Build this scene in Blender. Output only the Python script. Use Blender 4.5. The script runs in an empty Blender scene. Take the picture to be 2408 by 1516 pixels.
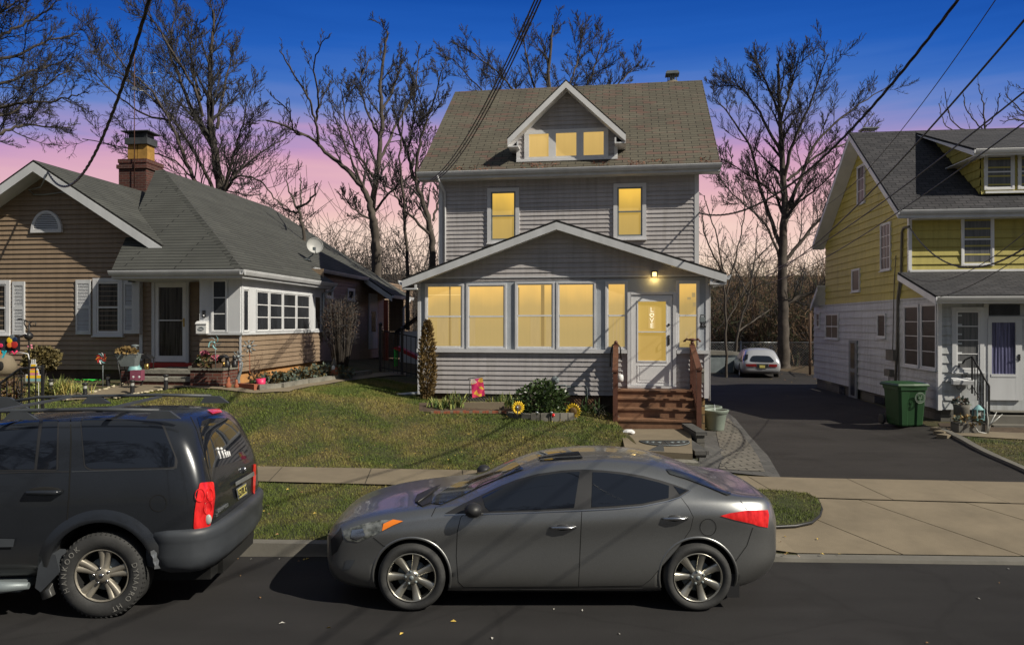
import bpy, bmesh, math, random
from mathutils import Vector, Matrix, noise
from mathutils.bvhtree import BVHTree
sin, cos, tan, pi, rad = math.sin, math.cos, math.tan, math.pi, math.radians
V = Vector
sc = bpy.context.scene
col = sc.collection
F, CX, CY, H = 1738.0, 1203.5, 758.0, 2.72
CAM = V((0, 0, H))
def ray(x, y): return V(((x-CX)/F, 1.0, -(y-CY)/F))
def P(x, y, Y): return CAM + ray(x, y)*Y
def lerp(a, b, t): return a+(b-a)*t
def sstep(a, b, x):
    t = max(0, min(1, (x-a)/(b-a))); return t*t*(3-2*t)
def tab(x, pts):
    if x <= pts[0][0]: return pts[0][1]
    for (a, p), (b, q) in zip(pts, pts[1:]):
        if x <= b: return lerp(p, q, (x-a)/(b-a))
    return pts[-1][1]

class Frame:
    """a building's own axes: u along its front, v into its depth"""
    def __init__(s, O, th):
        s.O = V((O[0], O[1], 0)); s.th = rad(th)
        s.u = V((cos(s.th), -sin(s.th), 0)); s.v = V((sin(s.th), cos(s.th), 0))
    def loc(s, p):
        d = p-s.O; return V((d.dot(s.u), d.dot(s.v), p.z))
    def W(s, u, v, z=0): return s.O+s.u*u+s.v*v+V((0, 0, z))
    def pv(s, x, y, v):
        d = ray(x, y); t = (v-(CAM-s.O).dot(s.v))/d.dot(s.v); return s.loc(CAM+d*t)
    def pu(s, x, y, u):
        d = ray(x, y); t = (u-(CAM-s.O).dot(s.u))/d.dot(s.u); return s.loc(CAM+d*t)
    def U(s, x, v): return s.pv(x, 758, v).x
    def Z(s, y, v, x): return s.pv(x, y, v).z

# ---------------------------------------------------------------- objects
def tag(o, label=None, cat=None, group=None, kind=None):
    if label: o['label'] = label
    if cat: o['category'] = cat
    if group: o['group'] = group
    if kind: o['kind'] = kind
    return o
def thing(name, label, cat, loc=(0, 0, 0), rz=0, group=None):
    o = bpy.data.objects.new(name, None); col.objects.link(o)
    o.location = loc; o.rotation_euler = (0, 0, rz); o.empty_display_size = .2
    return tag(o, label, cat, group)
def autouv(me):
    uvl = me.uv_layers.new(name='UVMap')
    for p in me.polygons:
        n = p.normal
        if abs(n.z) > .96: t, b = V((1, 0, 0)), V((0, 1, 0))
        else:
            t = V((-n.y, n.x, 0)).normalized()
            if (abs(t.x) > abs(t.y) and t.x < 0) or (abs(t.y) >= abs(t.x) and t.y < 0): t = -t
            b = n.cross(t)
            if b.z < 0: b = -b
        for li in p.loop_indices:
            c = me.vertices[me.loops[li].vertex_index].co
            uvl.data[li].uv = (c.dot(t), c.dot(b))
class MB:
    def __init__(s): s.v = []; s.f = []; s.m = []; s.sm = []; s.sharp = False
    def vs(s, pts):
        n = len(s.v); s.v.extend([tuple(p) for p in pts]); return n
    def face(s, pts, m=0, smooth=False):
        n = s.vs(pts); s.f.append(tuple(range(n, n+len(pts)))); s.m.append(m); s.sm.append(smooth)
    def grid(s, rows, m=0, smooth=True, closed=False, capa=False, capb=False):
        n = s.vs([p for r in rows for p in r]); k = len(rows[0])
        for i in range(len(rows)-1):
            for j in range(k if closed else k-1):
                a = n+i*k+j; b = n+i*k+(j+1) % k
                s.f.append((a, b, b+k, a+k)); s.m.append(m); s.sm.append(smooth)
        if capa: s.f.append(tuple(range(n+k-1, n-1, -1))); s.m.append(m); s.sm.append(False)
        if capb:
            e = n+(len(rows)-1)*k; s.f.append(tuple(range(e, e+k))); s.m.append(m); s.sm.append(False)
    def box(s, x0, x1, y0, y1, z0, z1, m=0, f=None):
        f = f or (lambda a, b, c: (a, b, c))
        p = [f(x, y, z) for z in (z0, z1) for y in (y0, y1) for x in (x0, x1)]
        n = s.vs(p)
        for q in ((0, 2, 3, 1), (4, 5, 7, 6), (0, 1, 5, 4), (2, 6, 7, 3), (0, 4, 6, 2), (1, 3, 7, 5)):
            s.f.append(tuple(n+i for i in q)); s.m.append(m); s.sm.append(False)
    def prism(s, poly, f, a, b, m=0, smooth=False):
        A = [f(p, a) for p in poly]; B = [f(p, b) for p in poly]
        n = s.vs(A+B); k = len(poly)
        s.f.append(tuple(range(n, n+k))); s.f.append(tuple(range(n+2*k-1, n+k-1, -1))); s.m += [m, m]; s.sm += [False, False]
        for i in range(k):
            j = (i+1) % k; s.f.append((n+i, n+k+i, n+k+j, n+j)); s.m.append(m); s.sm.append(smooth)
    def tube(s, pts, r, n=8, m=0, caps=True, smooth=True):
        pts = [V(p) for p in pts]; k = len(pts)
        rr = r if hasattr(r, '__len__') else [r]*k
        rows = []; ref = V((0, 0, 1))
        for i, p in enumerate(pts):
            d = (pts[min(i+1, k-1)]-pts[max(i-1, 0)]).normalized()
            if abs(d.dot(ref)) > .98: ref = V((1, 0, 0)) if abs(d.x) < .9 else V((0, 1, 0))
            a = d.cross(ref).normalized(); b = d.cross(a)
            ref = (ref-d*ref.dot(d)).normalized()
            rows.append([p+(a*cos(2*pi*j/n)+b*sin(2*pi*j/n))*rr[i] for j in range(n)])
        s.grid(rows, m, smooth, True, caps, caps)
    def lathe(s, prof, c=(0, 0, 0), n=20, m=0, axis='z', smooth=True, capa=False, capb=False):
        c = V(c); rows = []
        for r, h in prof:
            row = []
            for j in range(n):
                a, b = cos(2*pi*j/n)*r, sin(2*pi*j/n)*r
                row.append(c+(V((a, b, h)) if axis == 'z' else V((a, h, b)) if axis == 'y' else V((h, a, b))))
            rows.append(row)
        s.grid(rows, m, smooth, True, capa, capb)
    def ball(s, c, r, m=0, n=12, k=8):
        r = r if hasattr(r, '__len__') else (r, r, r); c = V(c); rows = []
        for i in range(k+1):
            t = pi*i/k; rows.append([c+V((sin(t)*cos(2*pi*j/n)*r[0], sin(t)*sin(2*pi*j/n)*r[1], cos(t)*r[2])) for j in range(n)])
        s.grid(rows, m, True, True)
    def build(s, name, mats, parent=None, label=None, clean=True):
        me = bpy.data.meshes.new(name)
        me.from_pydata(s.v, [], s.f)
        for m in (mats if isinstance(mats, (list, tuple)) else [mats]): me.materials.append(m)
        me.polygons.foreach_set('material_index', s.m)
        me.polygons.foreach_set('use_smooth', s.sm)
        if clean:
            bm = bmesh.new(); bm.from_mesh(me)
            bmesh.ops.remove_doubles(bm, verts=bm.verts, dist=1e-5) if False else None
            bmesh.ops.recalc_face_normals(bm, faces=bm.faces)
            bm.to_mesh(me); bm.free()
        me.update(); autouv(me)
        o = bpy.data.objects.new(name, me); col.objects.link(o)
        if parent: o.parent = parent
        if label: o['label'] = label
        return o
def struct(name, mb, mats, **k):
    o = mb.build(name, mats, **k); o['kind'] = 'structure'; return o
def dup(root, loc, rz, label, group=None):
    r = root.copy(); col.objects.link(r); r.location = loc; r.rotation_euler = (0, 0, rz); r['label'] = label
    if group: r['group'] = group
    for ch in list(root.children):
        c = ch.copy(); col.objects.link(c); c.parent = r
        for g in list(ch.children):
            d = g.copy(); col.objects.link(d); d.parent = c
    return r
def text_mesh(txt, size, mat, name, parent, M, extrude=.002, align='CENTER', bold=0):
    cu = bpy.data.curves.new(name, 'FONT'); cu.body = txt; cu.size = size; cu.extrude = extrude
    cu.align_x = align; cu.align_y = 'CENTER'; cu.offset = bold
    t = bpy.data.objects.new(name, cu); col.objects.link(t)
    bpy.context.view_layer.update()
    me = bpy.data.meshes.new_from_object(t.evaluated_get(bpy.context.evaluated_depsgraph_get()))
    bpy.data.objects.remove(t); me.name = name
    me.transform(M); me.materials.clear(); me.materials.append(mat)
    o = bpy.data.objects.new(name, me); col.objects.link(o)
    if parent: o.parent = parent
    return o
def join_mesh(name, objs, parent=None):
    """several fresh meshes made into one part"""
    bm = bmesh.new(); mats = []
    for o in objs:
        me = o.data; base = len(mats); mats += list(me.materials)
        n0 = len(bm.faces); bm.from_mesh(me); bm.faces.ensure_lookup_table()
        for i in range(n0, len(bm.faces)): bm.faces[i].material_index += base
    me = bpy.data.meshes.new(name); bm.to_mesh(me); bm.free()
    for m in mats: me.materials.append(m)
    for o in objs: bpy.data.objects.remove(o)
    o = bpy.data.objects.new(name, me); col.objects.link(o)
    if parent: o.parent = parent
    return o

# ---------------------------------------------------------------- materials
class NT:
    def __init__(s, name):
        s.mat = bpy.data.materials.new(name); s.mat.use_nodes = True
        s.t = s.mat.node_tree; s.n = s.t.nodes; s.b = s.n['Principled BSDF']; s.k = 0
    def add(s, typ, **kw):
        n = s.n.new(typ)
        for k, v in kw.items():
            if k in n.inputs: n.inputs[k].default_value = v
            else: setattr(n, k, v)
        return n
    def l(s, a, b): s.t.links.new(a, b)
    def coord(s, kind='Object', scale=(1, 1, 1), rot=(0, 0, 0)):
        t = s.add('ShaderNodeTexCoord'); m = s.add('ShaderNodeMapping')
        m.inputs['Scale'].default_value = scale; m.inputs['Rotation'].default_value = rot
        s.l(t.outputs[kind], m.inputs[0]); return m.outputs[0]
    def noise(s, vec, scale, detail=3, rough=.55):
        n = s.add('ShaderNodeTexNoise', Scale=scale, Detail=detail, Roughness=rough); s.l(vec, n.inputs['Vector']); return n.outputs['Fac']
    def ramp(s, fac, stops):
        r = s.add('ShaderNodeValToRGB'); e = r.color_ramp.elements
        while len(e) < len(stops): e.new(.5)
        for el, (p, c) in zip(e, stops):
            el.position = p; el.color = (*c, 1) if len(c) == 3 else c
        s.l(fac, r.inputs[0]); return r.outputs[0]
    def mix(s, fac, a, b, mode='MIX'):
        m = s.add('ShaderNodeMix', data_type='RGBA', blend_type=mode)
        for inp, v in ((m.inputs[0], fac), (m.inputs[6], a), (m.inputs[7], b)):
            if hasattr(v, 'links'): s.l(v, inp)
            else: inp.default_value = v if not hasattr(v, '__len__') else ((*v, 1) if len(v) == 3 else v)
        return m.outputs[2]
    def bump(s, h, strength=.3, dist=.01, prev=None):
        b = s.add('ShaderNodeBump', Strength=strength, Distance=dist); s.l(h, b.inputs['Height'])
        if prev: s.l(prev, b.inputs['Normal'])
        s.l(b.outputs[0], s.b.inputs['Normal']); return b.outputs[0]
    def col(s, c):
        if hasattr(c, 'links'): s.l(c, s.b.inputs['Base Color'])
        else: s.b.inputs['Base Color'].default_value = (*c, 1)
    def set(s, **kw):
        for k, v in kw.items(): s.b.inputs[k.replace('_', ' ')].default_value = v
        return s.mat
def srgb(r, g, b): return tuple(((c/255)/12.92 if c/255 <= .04045 else ((c/255+.055)/1.055)**2.4) for c in (r, g, b))
def m_plain(name, c, rough=.6, var=.18, scale=3.0, metal=0, bump=0, bscale=60, streak=False):
    t = NT(name); v = t.coord('Object', (1, 1, .15) if streak else (1, 1, 1))
    n = t.noise(v, scale, 5, .65)
    lo = tuple(x*(1-var) for x in c); hi = tuple(min(1, x*(1+var)) for x in c)
    t.col(t.ramp(n, [(.3, lo), (.7, hi)]))
    if bump: t.bump(t.noise(t.coord('Object'), bscale, 3), bump, .01)
    return t.set(Roughness=rough, Metallic=metal)
def m_shingle(name, cols, mortar, bw=.34, rh=.13, bump=.5, msize=.012, rough=.95):
    t = NT(name); uv = t.coord('UV')
    def brick(c1, c2, off=0):
        b = t.add('ShaderNodeTexBrick', Scale=1.0); b.inputs['Brick Width'].default_value = bw; b.inputs['Row Height'].default_value = rh
        b.inputs['Mortar Size'].default_value = msize; b.inputs['Mortar Smooth'].default_value = .3; b.inputs['Bias'].default_value = off
        b.inputs['Color1'].default_value = (*c1, 1); b.inputs['Color2'].default_value = (*c2, 1); b.inputs['Mortar'].default_value = (*mortar, 1)
        t.l(uv, b.inputs['Vector']); return b
    b = brick(cols[0], cols[1]); c = b.outputs['Color']
    if len(cols) > 2:
        b2 = brick((0, 0, 0), (1, 1, 1), 0); b2.offset = .5
        f = t.ramp(b2.outputs['Color'], [(.58, (0, 0, 0)), (.64, (1, 1, 1))])
        nf = t.noise(t.coord('UV', (1.2, 2.5, 1)), 1.2, 3); nr = t.ramp(nf, [(.42, (0, 0, 0)), (.6, (1, 1, 1))])
        ff = t.mix(1.0, f, nr, 'MULTIPLY')
        c = t.mix(ff, c, cols[2])
        c = t.mix(b.outputs['Fac'], c, mortar)
    n = t.noise(t.coord('Object'), 1.1, 5); c = t.mix(1.0, c, t.ramp(n, [(.25, (.72, .72, .72)), (.75, (1.12, 1.12, 1.12))]), 'MULTIPLY')
    n2 = t.noise(t.coord('Object'), 90, 2); c = t.mix(1.0, c, t.ramp(n2, [(.2, (.7, .7, .7)), (.8, (1.2, 1.2, 1.2))]), 'MULTIPLY')
    t.col(c); inv = t.add('ShaderNodeMath', operation='SUBTRACT'); inv.inputs[0].default_value = 1; t.l(b.outputs['Fac'], inv.inputs[1])
    p = t.bump(inv.outputs[0], bump, .02); t.bump(n2, .25, .01, p)
    return t.set(Roughness=rough)
def m_glow(name, top, bot, z0, z1, strength=1.0, pat=60):
    """lit room behind a blind: brighter near the ceiling lamp, faint folds and reflections"""
    t = NT(name); tc = t.add('ShaderNodeTexCoord'); sx = t.add('ShaderNodeSeparateXYZ'); t.l(tc.outputs['Object'], sx.inputs[0])
    mr = t.add('ShaderNodeMapRange'); mr.inputs[1].default_value = z0; mr.inputs[2].default_value = z1; t.l(sx.outputs['Z'], mr.inputs[0])
    n = t.noise(t.coord('Object', (1, 1, .6)), 1.7, 2)
    ad = t.add('ShaderNodeMath', operation='MULTIPLY_ADD'); t.l(n, ad.inputs[0]); ad.inputs[1].default_value = .35; t.l(mr.outputs[0], ad.inputs[2])
    c = t.ramp(ad.outputs[0], [(.3, bot), (.72, tuple(lerp(a, b, .22) for a, b in zip(bot, top))), (1.0, tuple(lerp(a, b, .75) for a, b in zip(bot, top))), (1.22, top)] if False else [(.3, bot), (.68, tuple(lerp(a, b, .18) for a, b in zip(bot, top))), (1.0, top)])
    f = t.noise(t.coord('Object', (14, 1, .7)), 1.3, 3)
    c = t.mix(1.0, c, t.ramp(f, [(.35, (.98, .98, .98)), (.65, (1.02, 1.02, 1.02))]), 'MULTIPLY')
    t.col((.2, .15, .08)); t.l(c, t.b.inputs['Emission Color'])
    return t.set(Roughness=.25, Emission_Strength=strength)
def m_glass(name, c=(.02, .022, .026), rough=.08, curtain=None):
    t = NT(name)
    if curtain:
        w = t.noise(t.coord('Object', (22, 22, 1.0)), 1.0, 2); t.col(t.ramp(w, [(.35, c), (.62, curtain)]))
    else:
        n = t.noise(t.coord('Object', (3, 3, 1)), 1.4, 3); t.col(t.ramp(n, [(.35, c), (.75, tuple(x*2.2 for x in c))]))
    b = t.noise(t.coord('Object'), 2.0, 2); t.bump(b, .05, .02)
    return t.set(Roughness=rough, IOR=1.5, Specular_IOR_Level=.32)

def m_siding(name, c, rough=.55):
    t = NT(name); a = t.noise(t.coord('Object'), 1.1, 4, .6); b = t.noise(t.coord('Object', (5, 5, .35)), 1.6, 4, .65); d = t.noise(t.coord('Object', (.35, .35, 8.5)), 1.0, 2)
    k = t.ramp(a, [(.3, tuple(x*.90 for x in c)), (.7, tuple(x*1.08 for x in c))])
    k = t.mix(1.0, k, t.ramp(b, [(.30, (.80, .79, .77)), (.55, (1, 1, 1)), (.8, (1.05, 1.05, 1.05))]), 'MULTIPLY')
    k = t.mix(1.0, k, t.ramp(d, [(.35, (.92, .92, .92)), (.65, (1.05, 1.05, 1.05))]), 'MULTIPLY')
    t.col(k); t.bump(t.noise(t.coord('Object', (1, 1, 12)), 6, 2), .12, .01); return t.set(Roughness=rough)
M = {}
M['white'] = m_plain('white_vinyl', (.74, .74, .75), .5, .06)
M['white2'] = m_plain('weathered_white_paint', (.58, .59, .61), .6, .12, 2.5, streak=True)
M['trim'] = m_plain('pale_grey_trim', (.62, .62, .64), .5, .07)
M['porch'] = m_plain('porch_grey_paint', (.38, .41, .45), .55, .08)
M['siding'] = m_siding('grey_vinyl_siding', (.455, .430, .435))
M['tan'] = m_siding('tan_vinyl_siding', (.275, .20, .135))
M['yellow'] = m_siding('yellow_shingle_siding', (.45, .385, .095), .6)
M['whiteside'] = m_siding('white_shingle_siding', (.48, .50, .515), .6)
M['roof_main'] = m_shingle('olive_brown_shingles', [(.108, .097, .072), (.132, .120, .090), (.150, .094, .074)], (.03, .026, .02), .40, .14)
M['roof_left'] = m_shingle('grey_green_shingles', [(.062, .064, .058), (.080, .082, .074)], (.014, .015, .014), 2.6, .145, .8, .016)
M['roof_right'] = m_shingle('charcoal_shingles', [(.034, .034, .040), (.062, .060, .066)], (.014, .014, .017), .30, .14, .8, .014)
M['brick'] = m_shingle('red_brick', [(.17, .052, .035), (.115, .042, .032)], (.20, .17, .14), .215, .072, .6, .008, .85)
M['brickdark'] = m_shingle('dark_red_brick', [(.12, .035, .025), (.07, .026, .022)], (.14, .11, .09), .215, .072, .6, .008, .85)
M['slate'] = m_plain('rough_bluestone', (.20, .19, .16), .85, .35, 6, bump=.9, bscale=18)
M['stone'] = m_shingle('yellow_block_stone', [(.34, .22, .09), (.24, .16, .08)], (.10, .08, .05), .42, .2, 1.0, .015, .9)
M['block'] = m_shingle('grey_concrete_block', [(.16, .15, .135), (.12, .115, .10)], (.07, .065, .06), .4, .2, .5, .01, .9)
M['stucco'] = m_plain('peach_stucco', (.48, .24, .085), .85, .15, 3, bump=.4)
M['flue'] = m_plain('yellow_clay_flue', (.36, .20, .045), .7, .35, 4)
M['black'] = m_plain('black_metal', (.018, .018, .02), .45, .2)
M['dark'] = m_plain('dark_gap', (.006, .006, .006), .9, .1)
M['rubber'] = m_plain('tyre_rubber', (.035, .035, .035), .75, .25, 9, bump=.2)
M['galv'] = m_plain('galvanised_metal', (.35, .37, .39), .4, .2, 6, metal=.7)
M['rust'] = m_plain('rusty_mast', (.09, .04, .03), .7, .2)
M['copper'] = m_plain('red_post_paint', (.28, .06, .03), .5, .15)
M['redpaint'] = m_plain('red_paint', (.45, .03, .025), .5, .15)
M['deck'] = m_plain('brown_deck_wood', (.20, .105, .060), .55, .28, 5, bump=.3, bscale=30)
M['deckpost'] = m_plain('dark_brown_wood', (.115, .046, .030), .5, .25, 5)
M['bark'] = m_plain('bare_bark', (.075, .062, .052), .95, .45, 2.5, bump=.9, bscale=14)
M['twig'] = m_plain('bare_twigs', (.045, .042, .042), .95, .3, 1)
M['barkbrown'] = m_plain('brown_brush_twigs', (.12, .075, .05), .95, .4, 1)
M['concrete'] = m_plain('tan_concrete', (.20, .162, .110), .85, .20, 1.2, bump=.3, bscale=70)
M['concrete2'] = m_plain('grey_concrete', (.15, .14, .12), .85, .2, 1.7, bump=.3, bscale=70)
M['paver'] = m_shingle('tan_paver', [(.20, .18, .15), (.155, .142, .12)], (.035, .032, .028), .34, .17, .8, .016, .9)
M['paverdark'] = m_shingle('dark_paver_border', [(.085, .083, .08), (.11, .105, .10)], (.05, .05, .05), .34, .3, .5, .008, .9)
M['soil'] = m_plain('bed_soil', (.075, .05, .032), .95, .4, 5, bump=.9, bscale=25)
M['chrome'] = m_plain('bright_metal', (.55, .55, .56), .22, .05, metal=1)
M['alloy'] = m_plain('alloy_silver', (.50, .48, .42), .32, .12, 9, metal=.85)
M['goldalloy'] = m_plain('dusty_alloy', (.30, .275, .23), .5, .2, 9, metal=.5)
M['glass'] = m_glass('dark_window_glass')
M['curtain'] = m_glass('glass_with_dark_curtain', (.018, .016, .014), .1, (.08, .072, .065))
M['purple'] = m_glass('purple_curtain_behind_glass', (.05, .05, .10), .15, (.17, .17, .30))
M['blind'] = m_glass('pale_blind_behind_glass', (.10, .105, .11), .15, (.16, .16, .165))
M['green'] = m_plain('green_bin_plastic', (.016, .060, .020), .45, .15)
M['blue'] = m_plain('blue_bin_plastic', (.012, .03, .085), .45, .1)
M['pot'] = m_plain('grey_green_plastic_pot', (.22, .26, .22), .55, .1)
M['pink'] = m_plain('hot_pink_plastic', (.75, .04, .14), .45, .1)
M['whitepl'] = m_plain('white_plastic', (.7, .7, .7), .5, .05)
M['teal'] = m_plain('pale_teal_paint', (.22, .42, .43), .5, .15)
M['steelgrey'] = m_plain('weathered_grey_metal', (.20, .23, .24), .5, .2, metal=.3)
M['terracotta'] = m_plain('terracotta', (.32, .10, .05), .8, .2)
M['brass'] = m_plain('brass', (.5, .33, .1), .35, .1, metal=.8)
M['leafdark'] = m_plain('glossy_dark_leaf', (.035, .06, .018), .35, .5, 14)
M['leafbrown'] = m_plain('brown_evergreen_leaf', (.12, .075, .022), .8, .5, 9)
M['leafpale'] = m_plain('pale_evergreen_leaf', (.11, .14, .11), .7, .4, 8)
M['iris'] = m_plain('iris_leaf', (.16, .20, .05), .5, .4, 6)
M['straw'] = m_plain('straw_grass_blade', (.35, .28, .08), .7, .3, 6)
M['shrub'] = m_plain('olive_shrub_leaf', (.10, .08, .03), .7, .5, 9)
M['sunyellow'] = m_plain('sunflower_yellow', (.85, .55, .02), .55, .1)
M['seed'] = m_plain('sunflower_centre', (.12, .07, .02), .8, .2)
M['pebble'] = m_plain('pale_edging_pebbles', (.5, .44, .30), .85, .2)
M['flowerpink'] = m_plain('pink_petals', (.7, .22, .30), .6, .2)
M['lampglass'] = m_plain('lamp_plastic', (.4, .4, .38), .3, .1)
M['orange'] = m_plain('orange_paint', (.8, .22, .03), .5, .1)
M['cyan'] = m_plain('cyan_paint', (.03, .5, .62), .5, .1)
M['limegreen'] = m_plain('lime_green_vinyl', (.05, .65, .08), .5, .1)
M['navy'] = m_plain('black_banner_cloth', (.02, .02, .028), .7, .1)
# ---------------------------------------------------------------- camera, sky, sun
cd = bpy.data.cameras.new('camera'); cam = bpy.data.objects.new('camera', cd); col.objects.link(cam)
cam.location = CAM; cam.rotation_euler = (pi/2, 0, 0); cd.sensor_width = 36; cd.lens = 36*F/2407; cd.clip_end = 3000; cd.clip_start = .1
sc.camera = cam
sc.view_settings.view_transform = 'Standard'; sc.view_settings.look = 'None'; sc.view_settings.exposure = 0
TH = rad(7.5)
Lu, Lv, Lz = -1.0, .42, -.87
LIGHT = V((Lu*cos(TH)+Lv*sin(TH), -Lu*sin(TH)+Lv*cos(TH), Lz)).normalized()
sl = bpy.data.lights.new('sun', 'SUN'); sl.energy = 5.0; sl.angle = rad(.5); sl.color = (1, .93, .79)
so = bpy.data.objects.new('sun', sl); col.objects.link(so); so.rotation_euler = LIGHT.to_track_quat('-Z', 'Y').to_euler()
so.location = (20, -5, 20)
elev = math.asin(-LIGHT.z); rot = math.atan2(-LIGHT.x, -LIGHT.y)
w = bpy.data.worlds.new('World'); sc.world = w; w.use_nodes = True
nt = w.node_tree; N = nt.nodes; bg = N['Background']
sky = N.new('ShaderNodeTexSky'); sky.sky_type = 'NISHITA'; sky.sun_disc = False; sky.sun_elevation = elev; sky.sun_rotation = rot
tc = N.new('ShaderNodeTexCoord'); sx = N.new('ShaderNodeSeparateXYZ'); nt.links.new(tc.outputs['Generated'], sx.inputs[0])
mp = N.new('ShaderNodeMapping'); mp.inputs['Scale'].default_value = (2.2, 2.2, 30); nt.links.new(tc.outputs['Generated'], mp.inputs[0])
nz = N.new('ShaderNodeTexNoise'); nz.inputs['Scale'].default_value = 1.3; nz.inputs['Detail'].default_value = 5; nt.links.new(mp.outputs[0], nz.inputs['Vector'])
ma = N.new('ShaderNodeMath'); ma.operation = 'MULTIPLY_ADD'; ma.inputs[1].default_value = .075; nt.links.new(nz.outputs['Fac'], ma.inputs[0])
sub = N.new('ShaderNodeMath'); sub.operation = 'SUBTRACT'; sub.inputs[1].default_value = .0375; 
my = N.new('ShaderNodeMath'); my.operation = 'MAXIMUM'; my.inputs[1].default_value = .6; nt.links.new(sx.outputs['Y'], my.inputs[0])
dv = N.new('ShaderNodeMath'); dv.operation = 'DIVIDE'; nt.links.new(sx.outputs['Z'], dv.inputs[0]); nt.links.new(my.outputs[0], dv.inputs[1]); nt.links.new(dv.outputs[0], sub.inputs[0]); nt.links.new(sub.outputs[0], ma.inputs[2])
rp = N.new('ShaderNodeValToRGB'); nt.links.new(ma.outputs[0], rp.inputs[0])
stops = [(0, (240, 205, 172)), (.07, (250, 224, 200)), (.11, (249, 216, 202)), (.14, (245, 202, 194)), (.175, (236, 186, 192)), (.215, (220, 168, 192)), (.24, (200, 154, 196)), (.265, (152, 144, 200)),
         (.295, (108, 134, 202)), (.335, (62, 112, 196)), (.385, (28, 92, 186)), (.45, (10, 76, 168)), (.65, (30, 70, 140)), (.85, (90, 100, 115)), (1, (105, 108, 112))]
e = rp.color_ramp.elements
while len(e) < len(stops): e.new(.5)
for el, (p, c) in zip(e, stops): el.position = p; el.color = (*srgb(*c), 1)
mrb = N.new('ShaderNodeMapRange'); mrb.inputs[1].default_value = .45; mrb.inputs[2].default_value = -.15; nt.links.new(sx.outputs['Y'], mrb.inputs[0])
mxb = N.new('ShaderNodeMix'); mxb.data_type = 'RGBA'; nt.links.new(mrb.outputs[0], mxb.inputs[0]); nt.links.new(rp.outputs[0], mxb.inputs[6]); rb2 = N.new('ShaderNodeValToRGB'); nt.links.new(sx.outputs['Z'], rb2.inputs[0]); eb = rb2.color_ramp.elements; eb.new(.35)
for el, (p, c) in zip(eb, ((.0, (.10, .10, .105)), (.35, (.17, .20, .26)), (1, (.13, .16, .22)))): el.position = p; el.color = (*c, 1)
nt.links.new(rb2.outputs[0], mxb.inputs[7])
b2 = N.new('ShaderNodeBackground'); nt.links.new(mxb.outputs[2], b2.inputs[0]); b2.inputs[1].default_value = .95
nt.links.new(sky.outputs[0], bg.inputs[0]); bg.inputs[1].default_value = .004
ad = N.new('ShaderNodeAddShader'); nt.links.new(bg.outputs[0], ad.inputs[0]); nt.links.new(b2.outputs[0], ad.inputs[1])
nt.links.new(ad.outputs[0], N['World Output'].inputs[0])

# ---------------------------------------------------------------- ground
def _c(X): return max(-25, min(22, X))
def yK(X): return 8.53-.042*_c(X)
def ySn(X): return 11.0-.114*_c(X)
def ySf(X): return 12.1-.091*_c(X)
def g(X, Y):
    a, b, c = yK(X)+.16, ySn(X), ySf(X)
    ap = sstep(2.5, 3.3, X)
    zb, zs, zf = lerp(.13, .03, ap), lerp(.24, .20, sstep(2, 5, X)), lerp(.27, .24, sstep(2, 5, X))
    if Y < a: return zb
    if Y < b: return lerp(zb, zs, (Y-a)/(b-a))
    if Y < c: return lerp(zs, zf, (Y-b)/(c-b))
    T = tab(X, [(-7, 1.27), (-5, 1.23), (-3.6, 1.08), (-2.3, .9), (-.5, .82), (1.2, .76), (2.22, .66), (2.34, .40), (3.5, .36), (4.1, .10), (9, .06), (9.8, .20), (40, .2)])
    yt = max(16.3, c+1.5) if X < 2.25 else c+2.0
    t = min(1, (Y-c)/(yt-c)); s = lerp(t, t*t*(3-2*t), .4)
    z = lerp(zf, T, s)
    if X > 2.3: z = lerp(zf, T, sstep(c, c+5.5, Y)) if X > 4.1 else lerp(lerp(zf, T, s), lerp(zf, T, sstep(c, c+5.5, Y)), sstep(3.4, 4.1, X))
    if X < 2.3 and Y < yt: z += .05*sin(X*1.3+.6)*sin(pi*t)*sstep(2.3, 0, X)
    if Y > 17.5 and X < -1: z += .25*sstep(17.5, 23, Y)*sstep(-1, -6, X)
    if Y > 20: z = lerp(z, 0, sstep(20, 42, Y)*(1 if X > 2.3 else .35))
    return z+.012*noise.noise(V((X*.9, Y*.9, 0)))
def drape(name, poly, off, mat, step=.3, thick=0, kind='structure'):
    bm = bmesh.new(); bm.faces.new([bm.verts.new((x, y, 0)) for x, y in poly])
    xs = [p[0] for p in poly]; ys = [p[1] for p in poly]
    x = min(xs)+step
    while x < max(xs): bmesh.ops.bisect_plane(bm, geom=bm.verts[:]+bm.edges[:]+bm.faces[:], plane_co=(x, 0, 0), plane_no=(1, 0, 0)); x += step
    y = min(ys)+step
    while y < max(ys): bmesh.ops.bisect_plane(bm, geom=bm.verts[:]+bm.edges[:]+bm.faces[:], plane_co=(0, y, 0), plane_no=(0, 1, 0)); y += step
    for v in bm.verts: v.co.z = g(v.co.x, v.co.y)+off
    if thick:
        be = [e for e in bm.edges if len(e.link_faces) == 1]
        r = bmesh.ops.extrude_edge_only(bm, edges=be)
        for v in [q for q in r['geom'] if isinstance(q, bmesh.types.BMVert)]: v.co.z -= thick
    bmesh.ops.recalc_face_normals(bm, faces=bm.faces)
    me = bpy.data.meshes.new(name); bm.to_mesh(me); bm.free(); me.materials.append(mat); autouv(me)
    o = bpy.data.objects.new(name, me); col.objects.link(o)
    if kind: o['kind'] = kind
    return o
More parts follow.
